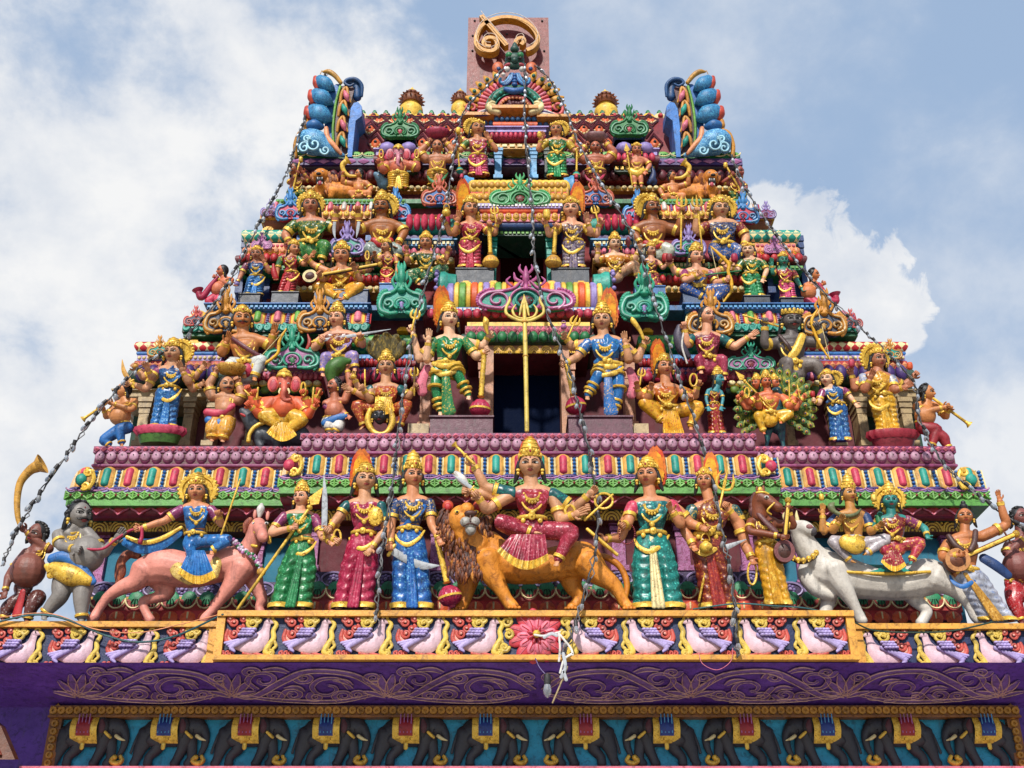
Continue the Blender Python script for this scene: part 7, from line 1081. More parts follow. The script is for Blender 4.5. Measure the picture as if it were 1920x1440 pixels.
F = quadruped('B', 'peacock_statue', 'small dark blue peacock statue beside the spear bearer', (1175, 1365), Y4 - .1, [[(1150, 1350, 0, 18), (1180, 1320, 0, 28), (1190, 1270, 0, 20), (1175, 1225, 0, 12), (1168, 1205, 0, 12)], [(1185, 1320, 0, 26), (1200, 1345, -10, 22), (1190, 1365, -10, 10)]], ('#1c3c70', 'paint'), None, vox=5)
b = MB(); F.T(b, [(1160, 1205, 8, 5), (1148, 1210, 10, 2)]); F.part(b, 'beak', 'gold2')
# ================================================================ arched plaster ornaments
def kudu(u, v0, v1, w, Y, main, acc, med, label, group=None, finial=None, tips=None):
    """horseshoe ornament with side volutes and a leafy finial; pixels give its middle, top, foot and width"""
    F = Fig('X', (u, v1), Y, 'arch_ornament', label, 'ornament', group, .15); h = v1 - v0; w2 = w / 2; X = lambda x: u + x * w2; Yv = lambda y: v1 - y * h * (.8 if y < .6 else .8 + (y - .6) * .5); t = h * .034
    b = MB(); out = [(.0, .62), (.18, .66), (.34, .55), (.62, .5), (.9, .4), (1.0, .22), (.9, .06), (.6, .0), (.3, .02)]; ol = [F.p((X(x), Yv(y), 2)) for x, y in out]; orr = [F.p((X(-x), Yv(y), 2)) for x, y in out[1:]][::-1]
    b.prism((ol + orr)[::-1], -F.F * h * .22 * F.k); F.part(b, 'back_plate', acc, None, False)
    b = MB(); hl = MB()
    for s in (-1, 1):
        F.T(b, [(X(s * .24), Yv(.02), t, t * 1.3), (X(s * .6), Yv(-.0), t, t * 1.5), (X(s * .95), Yv(.08), t, t * 1.6), (X(s * 1.0), Yv(.26), t, t * 1.6), (X(s * .82), Yv(.45), t, t * 1.4), (X(s * .5), Yv(.5), t, t * 1.2), (X(s * .26), Yv(.58), t, t * 1.2), (X(s * .1), Yv(.72), t, t)], seg=8)
        P_ = [(X(s * (.62 + math.cos(a) * r)), Yv(.24 + math.sin(a) * r * w2 / h * 1.0), t * 1.6, t * (1.2 - .5 * i / 13)) for i, (a, r) in enumerate(zip(np.linspace(-1.2, 6.5, 14) if s > 0 else np.pi - np.linspace(-1.2, 6.5, 14), np.linspace(.26, .05, 14)))]; F.T(b, P_, seg=7, per=2); F.T(hl, [(q_[0], q_[1] - t * .3, q_[2] + q_[3] * .85, q_[3] * .42) for q_ in P_], seg=5, per=2); F.T(hl, [(X(s * .6), Yv(.0) - t * .4, t * 2.2, t * .5), (X(s * .95), Yv(.08) - t * .4, t * 2.2, t * .6), (X(s * 1.0), Yv(.26), t * 2.2, t * .6), (X(s * .82), Yv(.45), t * 2.1, t * .5), (X(s * .5), Yv(.5), t * 2, t * .4)], seg=5)
        n = 13
        for i in range(n): a = -1.1 + 2.9 * i / n; F.E(b, X(s * (.72 + .34 * math.cos(a))), Yv(.24 + .31 * math.sin(a)), t * .5, t * 1.3, t * 1.3, t, 0, 8, 6)
        F.T(b, [(X(s * .3), Yv(.62), t, t * .8), (X(s * .42), Yv(.72), t * 1.2, t * .9), (X(s * .34), Yv(.8), t, t * .4)], seg=7)
    F.part(b, 'scrolled_arch', main); lc = PAL.get(main, main).lstrip('#'); F.part(hl, 'pale_edging', '#' + ''.join('%02x' % int(int(lc[i:i + 2], 16) * .45 + 255 * .5) for i in (0, 2, 4)))
    b = MB()
    for rr, mm in ((.34, 0), (.22, 1)): F.T(b, [(X(math.cos(a) * rr), Yv(.24 + math.sin(a) * rr * w2 / h * .95), t * 2, t * .9) for a in np.linspace(-.9, np.pi + .9, 14)], seg=7, per=2, m=mm)
    F.E(b, X(0), Yv(.22), t * .8, w2 * .17, h * .13, t * 1.5, 2); [F.E(b, X(math.cos(a) * .12), Yv(.22 + math.sin(a) * .1), t * 2.2, t * .6, t * .6, t * .5, 1, 6, 5) for a in np.arange(6)]; F.part(b, 'medallion', [main, acc, med])
    b = MB(); fm = finial or main; F.T(b, [(X(0), Yv(.55), t, t * 2.6), (X(0), Yv(.66), t * 1.5, t * 1.6), (X(0), Yv(.76), t * 2, t * 2.4), (X(0), Yv(.86), t * 2, t * 2.0), (X(0), Yv(.97), t, t * .5)], seg=10)
    for s in (-1, 1):
        F.E(b, X(s * .1), Yv(.8), t * 3.2, t * .8, t * .8, t * .7, 0, 8, 6); F.T(b, [(X(s * .06), Yv(.7), t, t * 1.1), (X(s * .22), Yv(.76), t, t * 1.3), (X(s * .26), Yv(.87), t, t * .4)], seg=7); F.T(b, [(X(s * .05), Yv(.85), t, t), (X(s * .14), Yv(.93), t, t), (X(s * .12), Yv(1.0), t, t * .3)], seg=7)
        F.T(b, [(X(s * .06), Yv(.7), t * 2.4, t * .7), (X(s * .1), Yv(.62), t * 2.4, t * .9)], seg=7)
    F.part(b, 'finial', [fm])
    if tips:
        b = MB()
        for s in (-1, 1): F.T(b, [(X(s * .55), Yv(.5), 0, t * 1.2), (X(s * .68), Yv(.68), 0, t * 1.6), (X(s * .6), Yv(.84), 0, t * .4)], seg=8)
        F.part(b, 'leaf_tip', tips)
    return F
for a in ((750, 200, 256, 66, 17.75, 'green', '#3c8c50', 'rose', 'left green arched ornament on the red barrel roof'), (1180, 195, 252, 66, 17.75, 'green', '#3c8c50', 'rose', 'right green arched ornament on the red barrel roof'),
          (975, 324, 383, 106, 16.6, '#58b070', '#2c8c50', 'dkred', 'small green arched ornament below the topmost doorway'), (986, 496, 578, 172, 15.95, '#b85c90', 'teal', 'maroon', 'large mauve arched ornament above the tall doorway'),
          (753, 490, 588, 82, 16.1, '#2ca080', 'teal', 'lilac', 'left turquoise arched ornament beside the ribbed barrel roof'), (1208, 494, 595, 82, 16.1, '#2ca080', 'teal', 'lilac', 'right turquoise arched ornament beside the ribbed barrel roof'),
          (548, 608, 690, 96, 16.1, '#2ca080', 'mauve', 'green', 'turquoise arched ornament with red leaf tips between the two seated statues at left'), (1408, 640, 692, 84, 16.2, '#2ca080', 'mauve', 'dkred', 'turquoise arched ornament between the black-haired woman and the ash-grey archer'),
          (824, 325, 383, 62, 16.9, '#c86848', 'blue', 'mauve', 'left coral arched ornament below the pink-saried statue'), (1117, 325, 383, 62, 16.9, '#c86848', 'blue', 'mauve', 'right coral arched ornament below the maroon bearer'),
          (545, 350, 411, 52, 17.05, '#4890c8', 'rose', 'dblue', 'blue arched ornament at the far left end of the upper cornice'), (742, 350, 411, 50, 17.05, '#4890c8', 'rose', 'dblue', 'blue arched ornament right of the bronze seated man'), (1195, 354, 413, 50, 17.05, '#4890c8', 'rose', 'dblue', 'blue arched ornament left of the bronze trident holder'), (1393, 358, 416, 56, 17.05, '#4890c8', 'rose', 'dblue', 'blue arched ornament at the far right end of the upper cornice'),
          (651, 413, 476, 60, 16.95, 'lilac', 'teal', 'green', 'left lilac arched ornament between two seated crowned statues'), (1291, 418, 476, 60, 16.95, 'lilac', 'teal', 'green', 'right lilac arched ornament between two trident holders'),
          (424, 535, 622, 78, 16.3, '#d0942c', 'slate', 'gold2', 'gold arched ornament behind the crown of the bare-chested archer'), (600, 540, 620, 78, 16.3, '#d0942c', 'slate', 'gold2', 'gold arched ornament behind the brown-bloused swordsman'), (1332, 540, 624, 80, 16.3, '#d0942c', 'slate', 'gold2', 'gold arched ornament behind the black-haired woman'), (1545, 540, 626, 78, 16.3, '#d0942c', 'slate', 'gold2', 'gold arched ornament behind the ash-grey archer'),
          (368, 572, 610, 44, 16.35, '#c85a50', 'slate', 'maroon', 'small coral scroll ornament at the left end of the green scrolled cornice'), (1594, 578, 614, 44, 16.35, '#c85a50', 'slate', 'maroon', 'small coral scroll ornament at the right end of the green scrolled cornice'),
          (508, 372, 404, 36, 17.15, 'lilac', 'plum', 'maroon', 'small lilac scroll ornament at the left end of the scalloped orange cornice'), (1436, 376, 408, 36, 17.15, 'lilac', 'plum', 'maroon', 'small lilac scroll ornament at the right end of the scalloped orange cornice'),
          (300, 628, 668, 44, 16.35, '#d0942c', 'teal', 'red', 'small gold ornament on the left outer red barrel roof'), (1668, 634, 672, 44, 16.35, '#d0942c', 'teal', 'red', 'small gold ornament on the right outer red barrel roof'),
          (491, 434, 466, 36, 16.95, 'mauve', '#c080b0', 'slate', 'small pink rosette ornament on the left green barrel roof'), (1452, 440, 474, 36, 16.95, 'mauve', '#c080b0', 'slate', 'small pink rosette ornament on the right green barrel roof')):
    kudu(*a, group='arched plaster ornaments', tips='#a83828' if 'red leaf' in a[-1] else None)
# scrolled bosses closing the pastel eaves
for u, v, Y, s in ((548, 872, 14.85, 1), (1440, 874, 14.85, -1), (158, 899, 15.3, 1), (1815, 899, 15.3, -1)):
    b = MB(); c = at(u, v, Y); k = (xat(u + 1, v, Y) - xat(u, v, Y))
    for (dx, dy, r, a0) in ((6, 14, 8, 2), (4, -13, 8, 4)): b.tube(spiral(c + EX * s * dx * k + EZ * dy * k, r * k, 1.2, a0, s, EX, EZ, 14, .3), 3.4 * k, seg=7)
    b.tube(cr([c + EX * s * 12 * k + EZ * 18 * k, c + EX * s * 18 * k, c + EX * s * 12 * k - EZ * 18 * k], 5), 4 * k, seg=7); b.ell(c - EX * s * 6 * k, EX * 11 * k, EYF * 8 * k, EZ * 12 * k, 12, 8, 1); part(b, 'eave_boss', [GOLD, 'rose' if u in (548, 1440) else 'teal'], S1, TO)

# ---- great arch in the middle of the roof
F = Fig('U', (1000, 950), 17.95, 'roof_arch', 'large arched peacock-feather ornament with a monster head crowning the roof', 'ornament', None, .2)
b, b2 = MB(), MB(); cx, cy = 1000, 830
def arc(mb, rx, ry, r, a0, a1, m=0, c=0, n=22, y0=cy): F.T(mb, [(cx + math.cos(a) * rx, y0 - math.sin(a) * ry, c, r) for a in np.linspace(a0, a1, n)], seg=8, per=2, m=m)
out = [F.p((cx + math.cos(a) * 740, 900 - math.sin(a) * 560, -30)) for a in np.linspace(-.12, np.pi + .12, 26)]; pb = MB(); pb.prism(out[::-1], -F.F * .5); F.part(pb, 'back_plate', 'maroon', None, False)
for i in range(15):
    a = .08 + (math.pi - .16) * i / 14
    if abs(a - math.pi / 2) < .42: continue
    ca, sa = math.cos(a), math.sin(a); F.T(b, [(cx + ca * 540, cy - sa * 420, 20, 26), (cx + ca * 660, cy - sa * 520, 30, 58), (cx + ca * 760, cy - sa * 600, 10, 24)], rc=.5, m=0); F.E(b, cx + ca * 690, cy - sa * 545, 60, 30, 34, 22, 1, 8, 6); F.E(b, cx + ca * 690, cy - sa * 545, 78, 14, 16, 12, 2, 7, 5)
F.part(b, 'feather_fan', ['#d09820', 'green', 'dblue']); b = MB()
for i in range(26): a = -.1 + (math.pi + .2) * i / 25; ca, sa = math.cos(a), math.sin(a); F.T(b, [(cx + ca * 440, cy - sa * 350, 50, 26), (cx + ca * 540, cy - sa * 430, 40, 32)], seg=8, m=i % 2)
F.part(b, 'petal_ring', ['#c84848', 'pink']); b = MB(); arc(b, 370, 290, 62, -.05, math.pi + .05, 0, 40); arc(b, 430, 345, 14, -.05, math.pi + .05, 1, 60); arc(b, 305, 235, 12, -.05, math.pi + .05, 1, 60)
for i in range(9): a = .3 + 2.5 * i / 8; F.E(b, cx + math.cos(a) * 370, cy - math.sin(a) * 290, 100, 26, 26, 20, 1, 8, 6)
F.part(b, 'green_arch', ['#1c7058', 'teal']); b = MB(); arc(b, 235, 175, 34, -.35, math.pi + .35, 0, 40); [F.E(b, cx + math.cos(a) * 225, cy - math.sin(a) * 165, 75, 24, 24, 20, 1, 8, 6) for a in np.linspace(-.3, 3.44, 16)]; F.part(b, 'pink_arch', ['#c85858', 'peach'])
b = MB(); F.E(b, cx, cy - 20, 20, 190, 140, 30); rr = random.Random(9); [F.E(b, cx + rr.uniform(-130, 130), cy - 20 + rr.uniform(-80, 90), 50, 34, 34, 28, 0, 8, 6) for _ in range(26)]; F.part(b, 'relief_scene', '#6a3840')
for s in (-1, 1):
    X = lambda d: cx + s * d; b = MB(); F.T(b, [(X(300), 740, 120, 20), (X(350), 740, 120, 34), (X(400), 790, 110, 46), (X(340), 850, 120, 60), (X(240), 890, 120, 50)], seg=12); F.T(b, [(X(380), 700, 120, 24), (X(375), 690, 125, 28)]); F.T(b, [(X(400), 780, 120, 20), (X(320), 770, 150, 18), (X(280), 790, 150, 14)]); F.part(b, 'reclining_figure', 'cream')
    b = MB(); [F.T(b, [(X(330 + q * 14), 860 + q * 22, 90, 14), (X(430 + q * 10), 850 + q * 26, 95, 18), (X(600), 905 + q * 12, 90, 8)], seg=7, m=q % 2) for q in range(4)]; F.part(b, 'striped_drape', ['white', 'purple'])
    b = MB(); A = [(X(640 + math.cos(a) * r), 820 - math.sin(a) * r, 60, 30 - 12 * i / 15) for i, (a, r) in enumerate(zip(np.linspace(-2.2, 4.6, 16) if s > 0 else np.linspace(-2.2, 4.6, 16), np.linspace(110, 24, 16)))]; F.T(b, A, seg=8, per=2); F.part(b, 'volute', '#d86868')
b = MB()
for s in (-1, 1):
    X = lambda d: cx + s * d
    for q in range(4): F.T(b, [(X(20 + q * 14), 300, 80, 14), (X(50 + q * 22), 400, 90, 18), (X(130 + q * 22), 470 - q * 8, 80, 20), (X(220), 440 - q * 22, 70, 18), (X(235 - q * 12), 385, 70, 10)], seg=7, m=q % 2)
[F.E(b, cx, 330 + i * 45, 110, 30 + i * 5, 30, 30, 0, 10, 7) for i in range(4)]; F.T(b, [(860, 540, 90, 40), (1000, 570, 110, 52), (1140, 540, 90, 40)]); F.part(b, 'blue_flare', ['#2868a8', 'sky'])
b = MB(); F.E(b, 1000, 100, 60, 150, 110, 110); F.E(b, 1000, 110, 170, 50, 50, 50); F.T(b, [(880, 170, 60, 50), (1000, 190, 110, 60), (1120, 170, 60, 50)]); F.E(b, 1000, -60, 40, 70, 60, 60); F.T(b, [(1000, -90, 40, 50), (1000, -140, 40, 30), (1000, -170, 40, 6)]); F.part(b, 'monster_head', '#1c5040')
for s in (-1, 1):
    X = lambda d: cx + s * d
    b = MB(); F.E(b, X(85), 30, 130, 55, 55, 50); F.E(b, X(85), 70, 165, 30, 24, 24, 1); F.part(b, 'eye', ['green', 'black']); b = MB(); F.T(b, [(X(40), 200, 110, 24), (X(90), 165, 130, 26), (X(140), 200, 110, 26), (X(150), 280, 90, 20)]); F.part(b, 'jaw', '#a83848')
    b = MB(); F.E(b, X(110), 240, 120, 44, 44, 44); F.E(b, X(170), 320, 110, 34, 30, 34); F.part(b, 'tusk', 'white'); b = MB(); F.E(b, X(250), 220, 10, 90, 110, 40); F.E(b, X(240), 230, 40, 34, 34, 24, 1); F.part(b, 'ear_disc', ['#c06020', 'dblue'])
b = MB(); x0, x1 = 200, 1790; z = F.p((1000, 940)); 
for xa, xb, v0_, v1_, dy in ((215, 690, 950, 1000, 0), (1330, 1830, 985, 1030, 0), (660, 1350, 900, 950, -.12)): p0, p1 = F.p((xa, v1_)), F.p((xb, v0_)); b.box(p0[0], p1[0], 17.8 + dy, 18.4, p0[2], p1[2])
F.part(b, 'plinth', '#d0943c', None, False); b = MB()
for xa, xb, yy_, n, c in ((690, 1330, 990, 8, 60), (250, 690, 1050, 5, 0), (1330, 1790, 1075, 5, 0)): [F.E(b, xa + (xb - xa) * (i + .5) / n, yy_, c, 42, 44, 40) for i in range(n)]
F.part(b, 'blue_bulbs', '#1c5c88')
# ---- blue crested scroll ends of the roof
def roof_scroll(mx, label):
    F = Fig('X', (mx(420), 20 + 1190 * .2292), 17.72, 'roof_scroll', label, 'ornament', 'blue scroll ends of the barrel roof', .2); q = .2292
    G = lambda x, y, c=0: (mx(x), 20 + y * q, c * q); T = lambda b, P_, **k: F.T(b, [(*G(x, y, c), r * q) for x, y, c, r in P_], **k); E = lambda b, x, y, c, rx, ry, rc, m=0: F.E(b, *G(x, y, c), rx * q, ry * q, rc * q, m, 16, 12)
    def plate(pts, c, d, name, m): b = MB(); P_ = [F.p(G(x, y, c)) for x, y in pts]; nn = np.cross(P_[1] - P_[0], P_[2] - P_[1]); P_ = P_ if np.dot(nn, F.F) > 0 else P_[::-1]; b.prism(P_, -F.F * d * q * F.k); F.part(b, name, m, None, 30)
    plate([(390, 1190), (380, 1000), (400, 800), (420, 640), (480, 600), (520, 600), (470, 800), (455, 1000), (470, 1190)], 0, 260, 'body', '#2c70b0'); plate([(470, 1190), (460, 950), (480, 760), (510, 620), (600, 600), (630, 640), (600, 760), (575, 950), (570, 1190)], 10, 240, 'painted_panel', ('#583038', 'paint'))
    plate([(575, 1195), (580, 950), (600, 800), (625, 755), (660, 745), (690, 780), (690, 860), (640, 900), (610, 1195)], 30, 250, 'blue_border', '#3480c8')
    b = MB(); T(b, [(462, 1120, 20, 11), (455, 950, 20, 12), (478, 760, 20, 12), (515, 620, 20, 12)]); F.part(b, 'green_edging', '#70a840')
    b = MB()
    for i, (x, y) in enumerate(((560, 690), (545, 800), (535, 930), (530, 1060))): T(b, [(x - 46, y + 60, 40, 12), (x - 30, y - 20, 46, 16), (x + 5, y - 60, 40, 14), (x + 20, y, 46, 12), (x + 40, y + 60, 40, 8)], seg=8, m=0); T(b, [(x - 10, y - 30, 50, 12), (x + 6, y + 10, 58, 24), (x + 20, y + 50, 50, 8)], seg=8, m=1 + i % 2)
    F.part(b, 'leaf_carving', ['#c89038', 'pink', 'teal'])
    for x, y, rx in ((395, 590, 62), (370, 705, 72), (355, 840, 82)):
        b = MB(); T(b, [(x - rx * .8, y - 30, 40, rx * .7), (x - rx * .2, y, 60, rx * .98), (x + rx * .5, y + 30, 50, rx * .8), (x + rx * 1.15, y + 60, 10, rx * .2)], rc=.8, seg=16); F.part(b, 'feather', ('#2c78a8', 'scroll', '#58a8c8', 2.5)); b = MB(); T(b, [(x - rx * 1.35, y - 45, 30, rx * .3), (x - rx * 1.2, y, 36, rx * .55), (x - rx * 1.05, y + 45, 30, rx * .4)], seg=12); F.part(b, 'feather_tip', '#c04828')
    b = MB(); T(b, [(265, 940, 50, 40), (310, 935, 60, 46), (360, 950, 40, 30)], seg=12); F.part(b, 'feather', '#2c70a8'); b = MB(); T(b, [(240, 900, 30, 20), (238, 940, 40, 28), (250, 970, 30, 20)]); F.part(b, 'feather_tip', '#c8902c')
    b = MB(); T(b, [(210, 1130, 60, 50), (250, 1070, 70, 100), (330, 1090, 80, 105), (420, 1140, 80, 60), (540, 1185, 60, 16)], seg=16)
    F.part(b, 'swirled_base', ('#3c88b8', 'scroll', '#90c8e0', 2.2)); b = MB()
    for x, y, r, a0 in ((300, 1090, 64, 2), (220, 1120, 46, 1), (390, 1140, 40, 3), (240, 1050, 30, 0)): A = [(x + math.cos(a) * rr_, y - math.sin(a) * rr_, 180, 9) for a, rr_ in zip(np.linspace(a0, a0 + 8, 14), np.linspace(r, 8, 14))]; T(b, A, seg=6, per=2)
    F.part(b, 'swirl', '#a8d8e8'); b = MB(); T(b, [(150, 1195, 40, 16), (148, 1100, 50, 20), (180, 1010, 60, 20), (230, 975, 60, 16)]); F.part(b, 'gold_edging', '#c8902c')
    b = MB(); T(b, [(400, 960, 110, 18), (410, 1040, 120, 24), (460, 1100, 120, 22), (520, 1170, 110, 14)]); F.part(b, 'pink_trim', 'peach')
    b = MB(); T(b, [(655, 715, -20, 34), (652, 650, -20, 36), (640, 600, -20, 36), (600, 585, -10, 30), (560, 590, 0, 22)], seg=14); T(b, [(690, 700, 10, 12), (690, 610, 20, 16), (640, 562, 30, 18), (575, 565, 30, 16), (552, 592, 30, 13), (590, 615, 30, 11), (625, 600, 34, 9)]); F.part(b, 'scroll', '#1c5484'); b = MB(); T(b, [(375, 500, 20, 10), (420, 500, 30, 22), (470, 530, 30, 22), (520, 590, 20, 18)]); T(b, [(365, 490, 20, 4), (350, 520, 20, 3)]); F.part(b, 'gold_crest', '#c8983c')
roof_scroll(lambda x: 520 + x * .2292, 'left blue crested scroll end of the barrel roof'); roof_scroll(lambda x: 1928 - (520 + x * .2292), 'right blue crested scroll end of the barrel roof')
# ---- gilded pot finials on the ridge
for u, v0, v1, w, lab in ((770, 163, 222, 23, 'left gold pot finial on the roof ridge'), (1137, 167, 224, 23, 'right gold pot finial on the roof ridge'), (862, 165, 215, 17, 'gold and red pot finial half hidden by the roof arch')):
    Y = 19.3; o = at(u, v1, Y); k = xat(u + 1, v1, Y) - xat(u, v1, Y); R_ = w * k; t = thing('roof_finial', lab, 'finial', o, 'gold pot finials'); H_ = at(u, v0, Y)[2] - o[2]
    b = MB(); b.lathe(o, [(.5 * R_, -.3), (.75 * R_, 0), (R_, .15 * H_), (.95 * R_, .28 * H_), (.6 * R_, .4 * H_), (.75 * R_, .45 * H_)], seg=24); part(b, 'pot', 'gold', t, o); b = MB(); b.lathe(o, [(.8 * R_, .42 * H_), (.95 * R_, .5 * H_), (.8 * R_, .62 * H_), (.85 * R_, .64 * H_), (.55 * R_, .78 * H_)], seg=24)
    for j in range(2): [b.ell(o + np.array([math.cos(a) * R_ * (.95 - .15 * j), math.sin(a) * R_ * (.95 - .15 * j), (.52 + .13 * j) * H_]), (math.cos(a) * R_ * .2, math.sin(a) * R_ * .2, 0), (-math.sin(a) * R_ * .08, math.cos(a) * R_ * .08, 0), (0, 0, R_ * .1), 6, 5) for a in np.arange(16) * math.pi / 8]
    part(b, 'spiked_collar', '#8a4c14', t, o); b = MB(); b.lathe(o, [(.55 * R_, .76 * H_), (.4 * R_, .84 * H_), (.15 * R_, .9 * H_), (.08 * R_, .96 * H_), (.001, H_)], seg=16); part(b, 'tip', 'gold', t, o)
# ---- sign board with the yellow emblem
YS = 20.6; o = at(952, 200, YS); t = thing('sign_board', 'red sign board with a big yellow looped emblem standing above the tower', 'sign', o); z0, z1 = zat(230, YS), zat(33, YS); xl, xr = xat(876, 120, YS), xat(1030, 120, YS)
b = MB(); b.box(xl, xr, YS, YS + .18, z0 - 1.5, z1); part(b, 'panel', ('#843026', 'paint'), t, o, False)
b = MB(); [b.sph((xl + (xr - xl) * x, YS - .01, zat(20 + y * .125, YS)), .03, 7, 5) for x, y in ((.08, 155), (.92, 160), (.48, 360), (.94, 610), (.06, 605), (.06, 380))]; part(b, 'bolt', 'black', t, o)
tp = lambda x, y, d: at(840 + x * .125, 20 + y * .125, YS - d); kk = (xat(961, 100, YS) - xat(960, 100, YS)) * .125
def letter(pts, name='letter'):
    A = cr([tp(x, y + 20, .26) for x, y in pts], 6); n = len(A); T_ = nrm2 = np.gradient(A, axis=0); T_ /= np.linalg.norm(T_, axis=1)[:, None]; S_ = np.cross(T_, (0, 1, 0)); S_ /= np.linalg.norm(S_, axis=1)[:, None] + 1e-9; w = 34 * kk; b = MB(); D = np.array([0, .1, 0])
    b.grid([[p - s * w - D, p + s * w - D, p + s * w + D, p - s * w + D] for p, s in zip(A, S_)]); o_ = part(b, name, ('#c89010', 'paint'), t, o, 40); c = MB(); c.tube(A - np.array([0, .2, 0]) + np.array([0, 0, .03]), 5 * kk, N=(0, 1, .2), seg=7); part(c, 'neon_tube', '#e0d0c0', t, o)
letter([(640, 560), (560, 545), (540, 480), (600, 425), (700, 440), (740, 510), (720, 590), (630, 625), (510, 600), (430, 520), (430, 400), (490, 270), (590, 190), (740, 130), (900, 115), (1080, 150), (1230, 240), (1330, 370), (1340, 480), (1270, 570), (1180, 610)])
letter([(500, 90), (560, 170), (640, 260), (760, 400), (880, 540)]); letter([(1010, 520), (1040, 450), (1110, 430), (1140, 480), (1100, 530)])
# ---- tall trident standing in the doorway
F = Fig('D', (1035, 2200), 15.45, 'trident', 'tall pale gold trident standing in front of the blue doorway', 'trident', None, 0.0); q = 1.0
b = MB(); F.T(b, [(1035, 2205, 0, 18), (1030, 1900, 0, 18), (1024, 1600, 0, 19), (1018, 1350, 0, 18)], seg=10); F.part(b, 'pole', '#d8c060')
for s in (-1, 1): b = MB(); F.T(b, [(1018, 1345, 0, 15), (1018 + s * 60, 1335, 0, 14), (1018 + s * 140, 1290, 0, 14), (1018 + s * 145, 1240, 0, 13), (1018 + s * 120, 1190, 0, 13), (1018 + s * 118, 1155, 0, 5)], seg=8); F.T(b, [(1018, 1330, 0, 11), (1018 + s * 70, 1310, 0, 11), (1018 + s * 95, 1260, 0, 11), (1018 + s * 70, 1215, 0, 5)], seg=8); F.part(b, 'prong', '#d8c060')
b = MB(); F.T(b, [(1018, 1350, 0, 17), (1014, 1230, 0, 14), (1012, 1135, 0, 3)], seg=8); [F.T(b, [(1014, 1150, 0, 6), (1014 + s * 22, 1230, 0, 11), (1014 + s * 36, 1300, 0, 8)], seg=7) for s in (-1, 1)]; F.part(b, 'prong', '#d8c060'); b = MB(); F.E(b, 1018, 1352, 0, 28, 16, 26); F.E(b, 1024, 1620, 0, 26, 12, 24); F.part(b, 'collar', 'gold2')

# ================================================================ strings of bulbs and loose wires
bm_ = MB(); bm_.lathe((0, 0, 0), [(.001, .02), (.03, .02), (.034, -.06), (.03, -.075)], seg=9, m=0); bm_.lathe((0, 0, 0), [(.022, -.06), (.032, -.09), (.04, -.125), (.036, -.16), (.018, -.19), (.001, -.2)], seg=10, m=1); BULB = bm_.mesh('bulb', ['#282628', ('bulbglass', 'glass')])
def light_string(pts, label, step, v0=0, sag=None, sc=1.0, seed=1):
    rr = random.Random(seed); A = cr([at(*p) for p in pts], 8); t = thing('light_string', label, 'light string', A[0], 'strings of clear bulbs'); b = MB(); jit = np.array([[rr.uniform(-.02, .02), rr.uniform(-.01, .01), 0] for _ in A])
    b.tube(A + jit, .012 * sc, seg=6, m=0); t_ = np.arange(len(A)) * 1.7; b.tube(A - jit + np.c_[np.cos(t_) * .03, np.sin(t_) * .02, 0 * t_], .009 * sc, seg=5, m=1); part(b, 'cable', ['cable', '#7a7878'], t, A[0]); L = np.r_[0, np.cumsum(np.linalg.norm(np.diff(A, axis=0), axis=1))]; n = min(98, int(L[-1] / step))
    for i in range(n):
        s = (i + .5 + rr.uniform(-.45, .45)) * L[-1] / n; p = np.array([np.interp(s, L, A[:, j]) for j in range(3)]); p[1] -= .03
        o = link('bulb', BULB, t, Vector(p - A[0])); d_ = nrm(A[min(len(A) - 1, int(np.searchsorted(L, s)))] - A[max(0, int(np.searchsorted(L, s)) - 1)]); o.rotation_euler = (rr.uniform(-.3, .3), math.atan2(-d_[0], -d_[2]) + rr.uniform(-.45, .45), 0); o.scale = (rr.uniform(.6, .92) * sc,) * 3
light_string([(955, 118, 17.7), (905, 170, 17.5), (868, 215, 17.1), (852, 290, 16.9), (835, 400, 16.5), (812, 480, 16.1), (785, 580, 15.7), (765, 680, 15.3), (748, 800, 14.9), (738, 900, 14.4), (722, 1000, 14.1), (710, 1100, 13.85), (705, 1165, 13.8)], 'string of clear bulbs running from the roof arch down past the green door guard', .3, seed=1)
light_string([(984, 120, 17.6), (985, 250, 17.0), (998, 400, 16.3), (1004, 500, 15.9), (1030, 600, 15.5), (1062, 680, 15.2), (1085, 760, 14.9), (1105, 850, 14.5), (1120, 950, 14.1), (1113, 1050, 13.9), (1085, 1150, 13.8), (1056, 1232, 13.78)], 'string of clear bulbs hanging down the middle across the doorways', .3, seed=2)
light_string([(1003, 122, 17.7), (1034, 155, 17.5), (1060, 205, 17.2), (1085, 270, 16.9), (1130, 350, 16.5), (1180, 430, 16.2), (1215, 520, 15.8), (1240, 610, 15.5), (1275, 710, 15.1), (1305, 800, 14.8), (1335, 900, 14.4), (1355, 1000, 14.1), (1372, 1090, 13.85), (1380, 1180, 13.8), (1383, 1232, 13.8)], 'string of clear bulbs running down past the blue door guard', .3, seed=3)
light_string([(612, 138, 18.0), (588, 180, 17.7), (566, 240, 17.4), (543, 310, 17.2), (520, 360, 17.0), (480, 430, 16.7), (440, 510, 16.3), (395, 580, 16.0), (335, 642, 15.8), (255, 695, 15.6), (190, 765, 15.3), (130, 845, 15.0), (72, 930, 14.8), (30, 1000, 14.6), (4, 1060, 14.5)], 'string of clear bulbs along the left edge of the tower', .24, seed=4)
light_string([(1370, 290, 17.3), (1395, 350, 17.0), (1440, 420, 16.8), (1500, 500, 16.4), (1565, 570, 16.0), (1640, 640, 15.8), (1712, 715, 15.6), (1722, 780, 15.4), (1762, 860, 15.1), (1830, 925, 14.8), (1935, 1005, 14.5)], 'string of clear bulbs along the right edge of the tower', .26, seed=5)
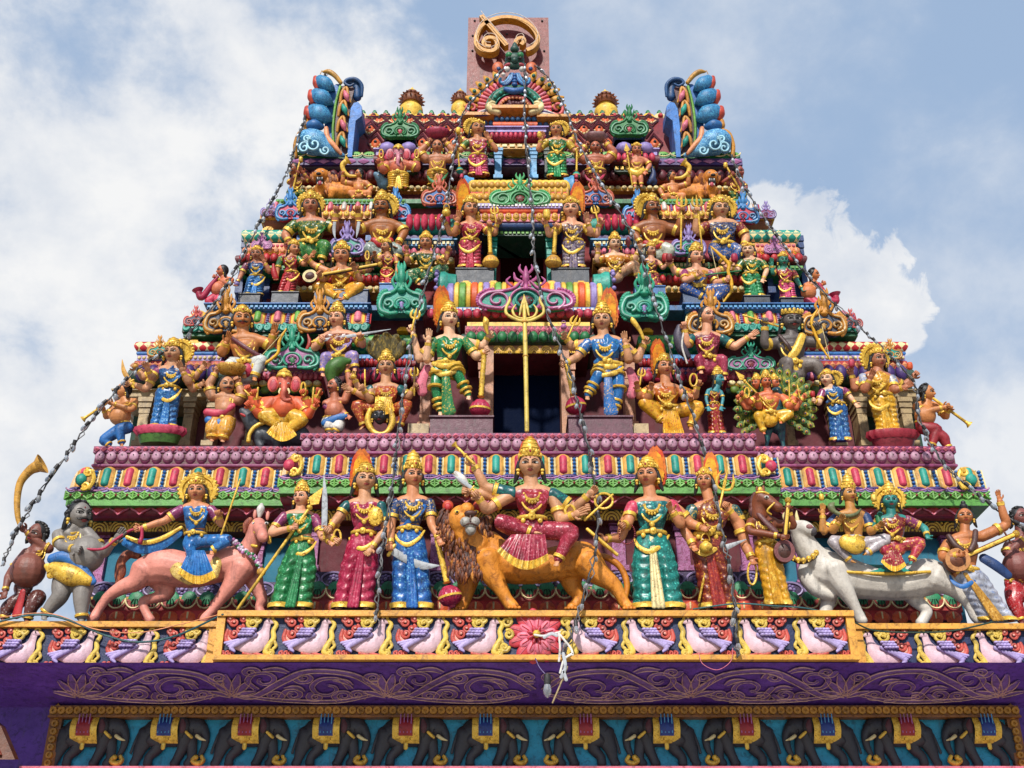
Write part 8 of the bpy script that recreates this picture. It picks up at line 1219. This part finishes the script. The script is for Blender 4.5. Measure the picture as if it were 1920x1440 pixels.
def wire(pts, label, r, m, name='cable'):
    A = cr([at(*p) for p in pts], 8); b = MB(); b.tube(A, r, seg=6); me = b.mesh(name, [m], A[0]); o = link(name, me, None, A[0]); o['label'] = label; o['category'] = 'cable'; return o
wire([(-20, 1170, 14.35), (60, 1153, 14.35), (120, 1160, 14.33), (200, 1192, 14.33), (260, 1204, 14.33), (330, 1192, 14.33), (418, 1152, 13.9)], 'teal cable sagging across the left bird frieze', .014, 'dteal'); wire([(-20, 1160, 14.36), (90, 1150, 14.36), (180, 1180, 14.3), (260, 1186, 14.3), (340, 1170, 14.3), (420, 1150, 13.92)], 'thin pink wire above the teal cable at left', .006, 'peach')
wire([(1596, 1164, 14.2), (1640, 1182, 14.3), (1720, 1186, 14.3), (1790, 1182, 14.3), (1862, 1166, 14.3)], 'dark cable sagging under the white bull', .011, 'dgreen'); wire([(1300, 1142, 13.95), (1380, 1132, 13.9), (1450, 1136, 13.9), (1520, 1142, 13.9), (1600, 1166, 14.1)], 'blue cable tied along the ledge right of the middle', .011, 'dteal'); wire([(1310, 1225, 13.86), (1318, 1245, 13.84), (1345, 1256, 13.82), (1370, 1240, 13.84), (1374, 1215, 13.86)], 'short loop of pink wire hanging below the ledge', .004, 'pink')
# broken lamp bracket and a dangling bulb in front of the red lotus
p0 = at(1010, 1240, 13.75); t = thing('hanging_lamp', 'single clear bulb dangling on a wire below the red lotus', 'lamp', p0); b = MB(); b.tube(cr([at(1004, 1235, 13.85), at(1012, 1252, 13.8), at(1026, 1268, 13.76)], 6), .009, seg=6); part(b, 'wire', 'purple', t, p0); o = link('bulb', BULB, t, Vector(at(1026, 1268, 13.75) - p0)); o.scale = (1.3,) * 3
t = thing('lamp_bracket', 'broken white lamp bracket with torn tape in front of the red lotus', 'bracket', p0); b = MB()
for P_ in ([(1002, 1190), (1020, 1192), (1050, 1185)], [(1048, 1188), (1050, 1215), (1048, 1240)], [(1050, 1190), (1070, 1215), (1074, 1228)], [(1074, 1225), (1058, 1236), (1050, 1262)]): b.tube(cr([at(*q, 13.74) for q in P_], 4), .013, .006, seg=6)
part(b, 'bracket_arm', 'white', t, p0); b = MB(); b.tube(cr([at(1064, 1250, 13.74), at(1050, 1285, 13.74), at(1036, 1318, 13.74)], 4), .011, seg=6); part(b, 'rod', 'tan', t, p0); b = MB(); [b.tube(cr([at(*q, 13.72) for q in P_], 4), .02, .006, seg=6) for P_ in ([(1056, 1225), (1060, 1250), (1052, 1270)], [(1056, 1258), (1062, 1275)], [(1020, 1195), (1034, 1188), (1044, 1192)])]; part(b, 'tape', 'bulbglass', t, p0)
bake_fused()
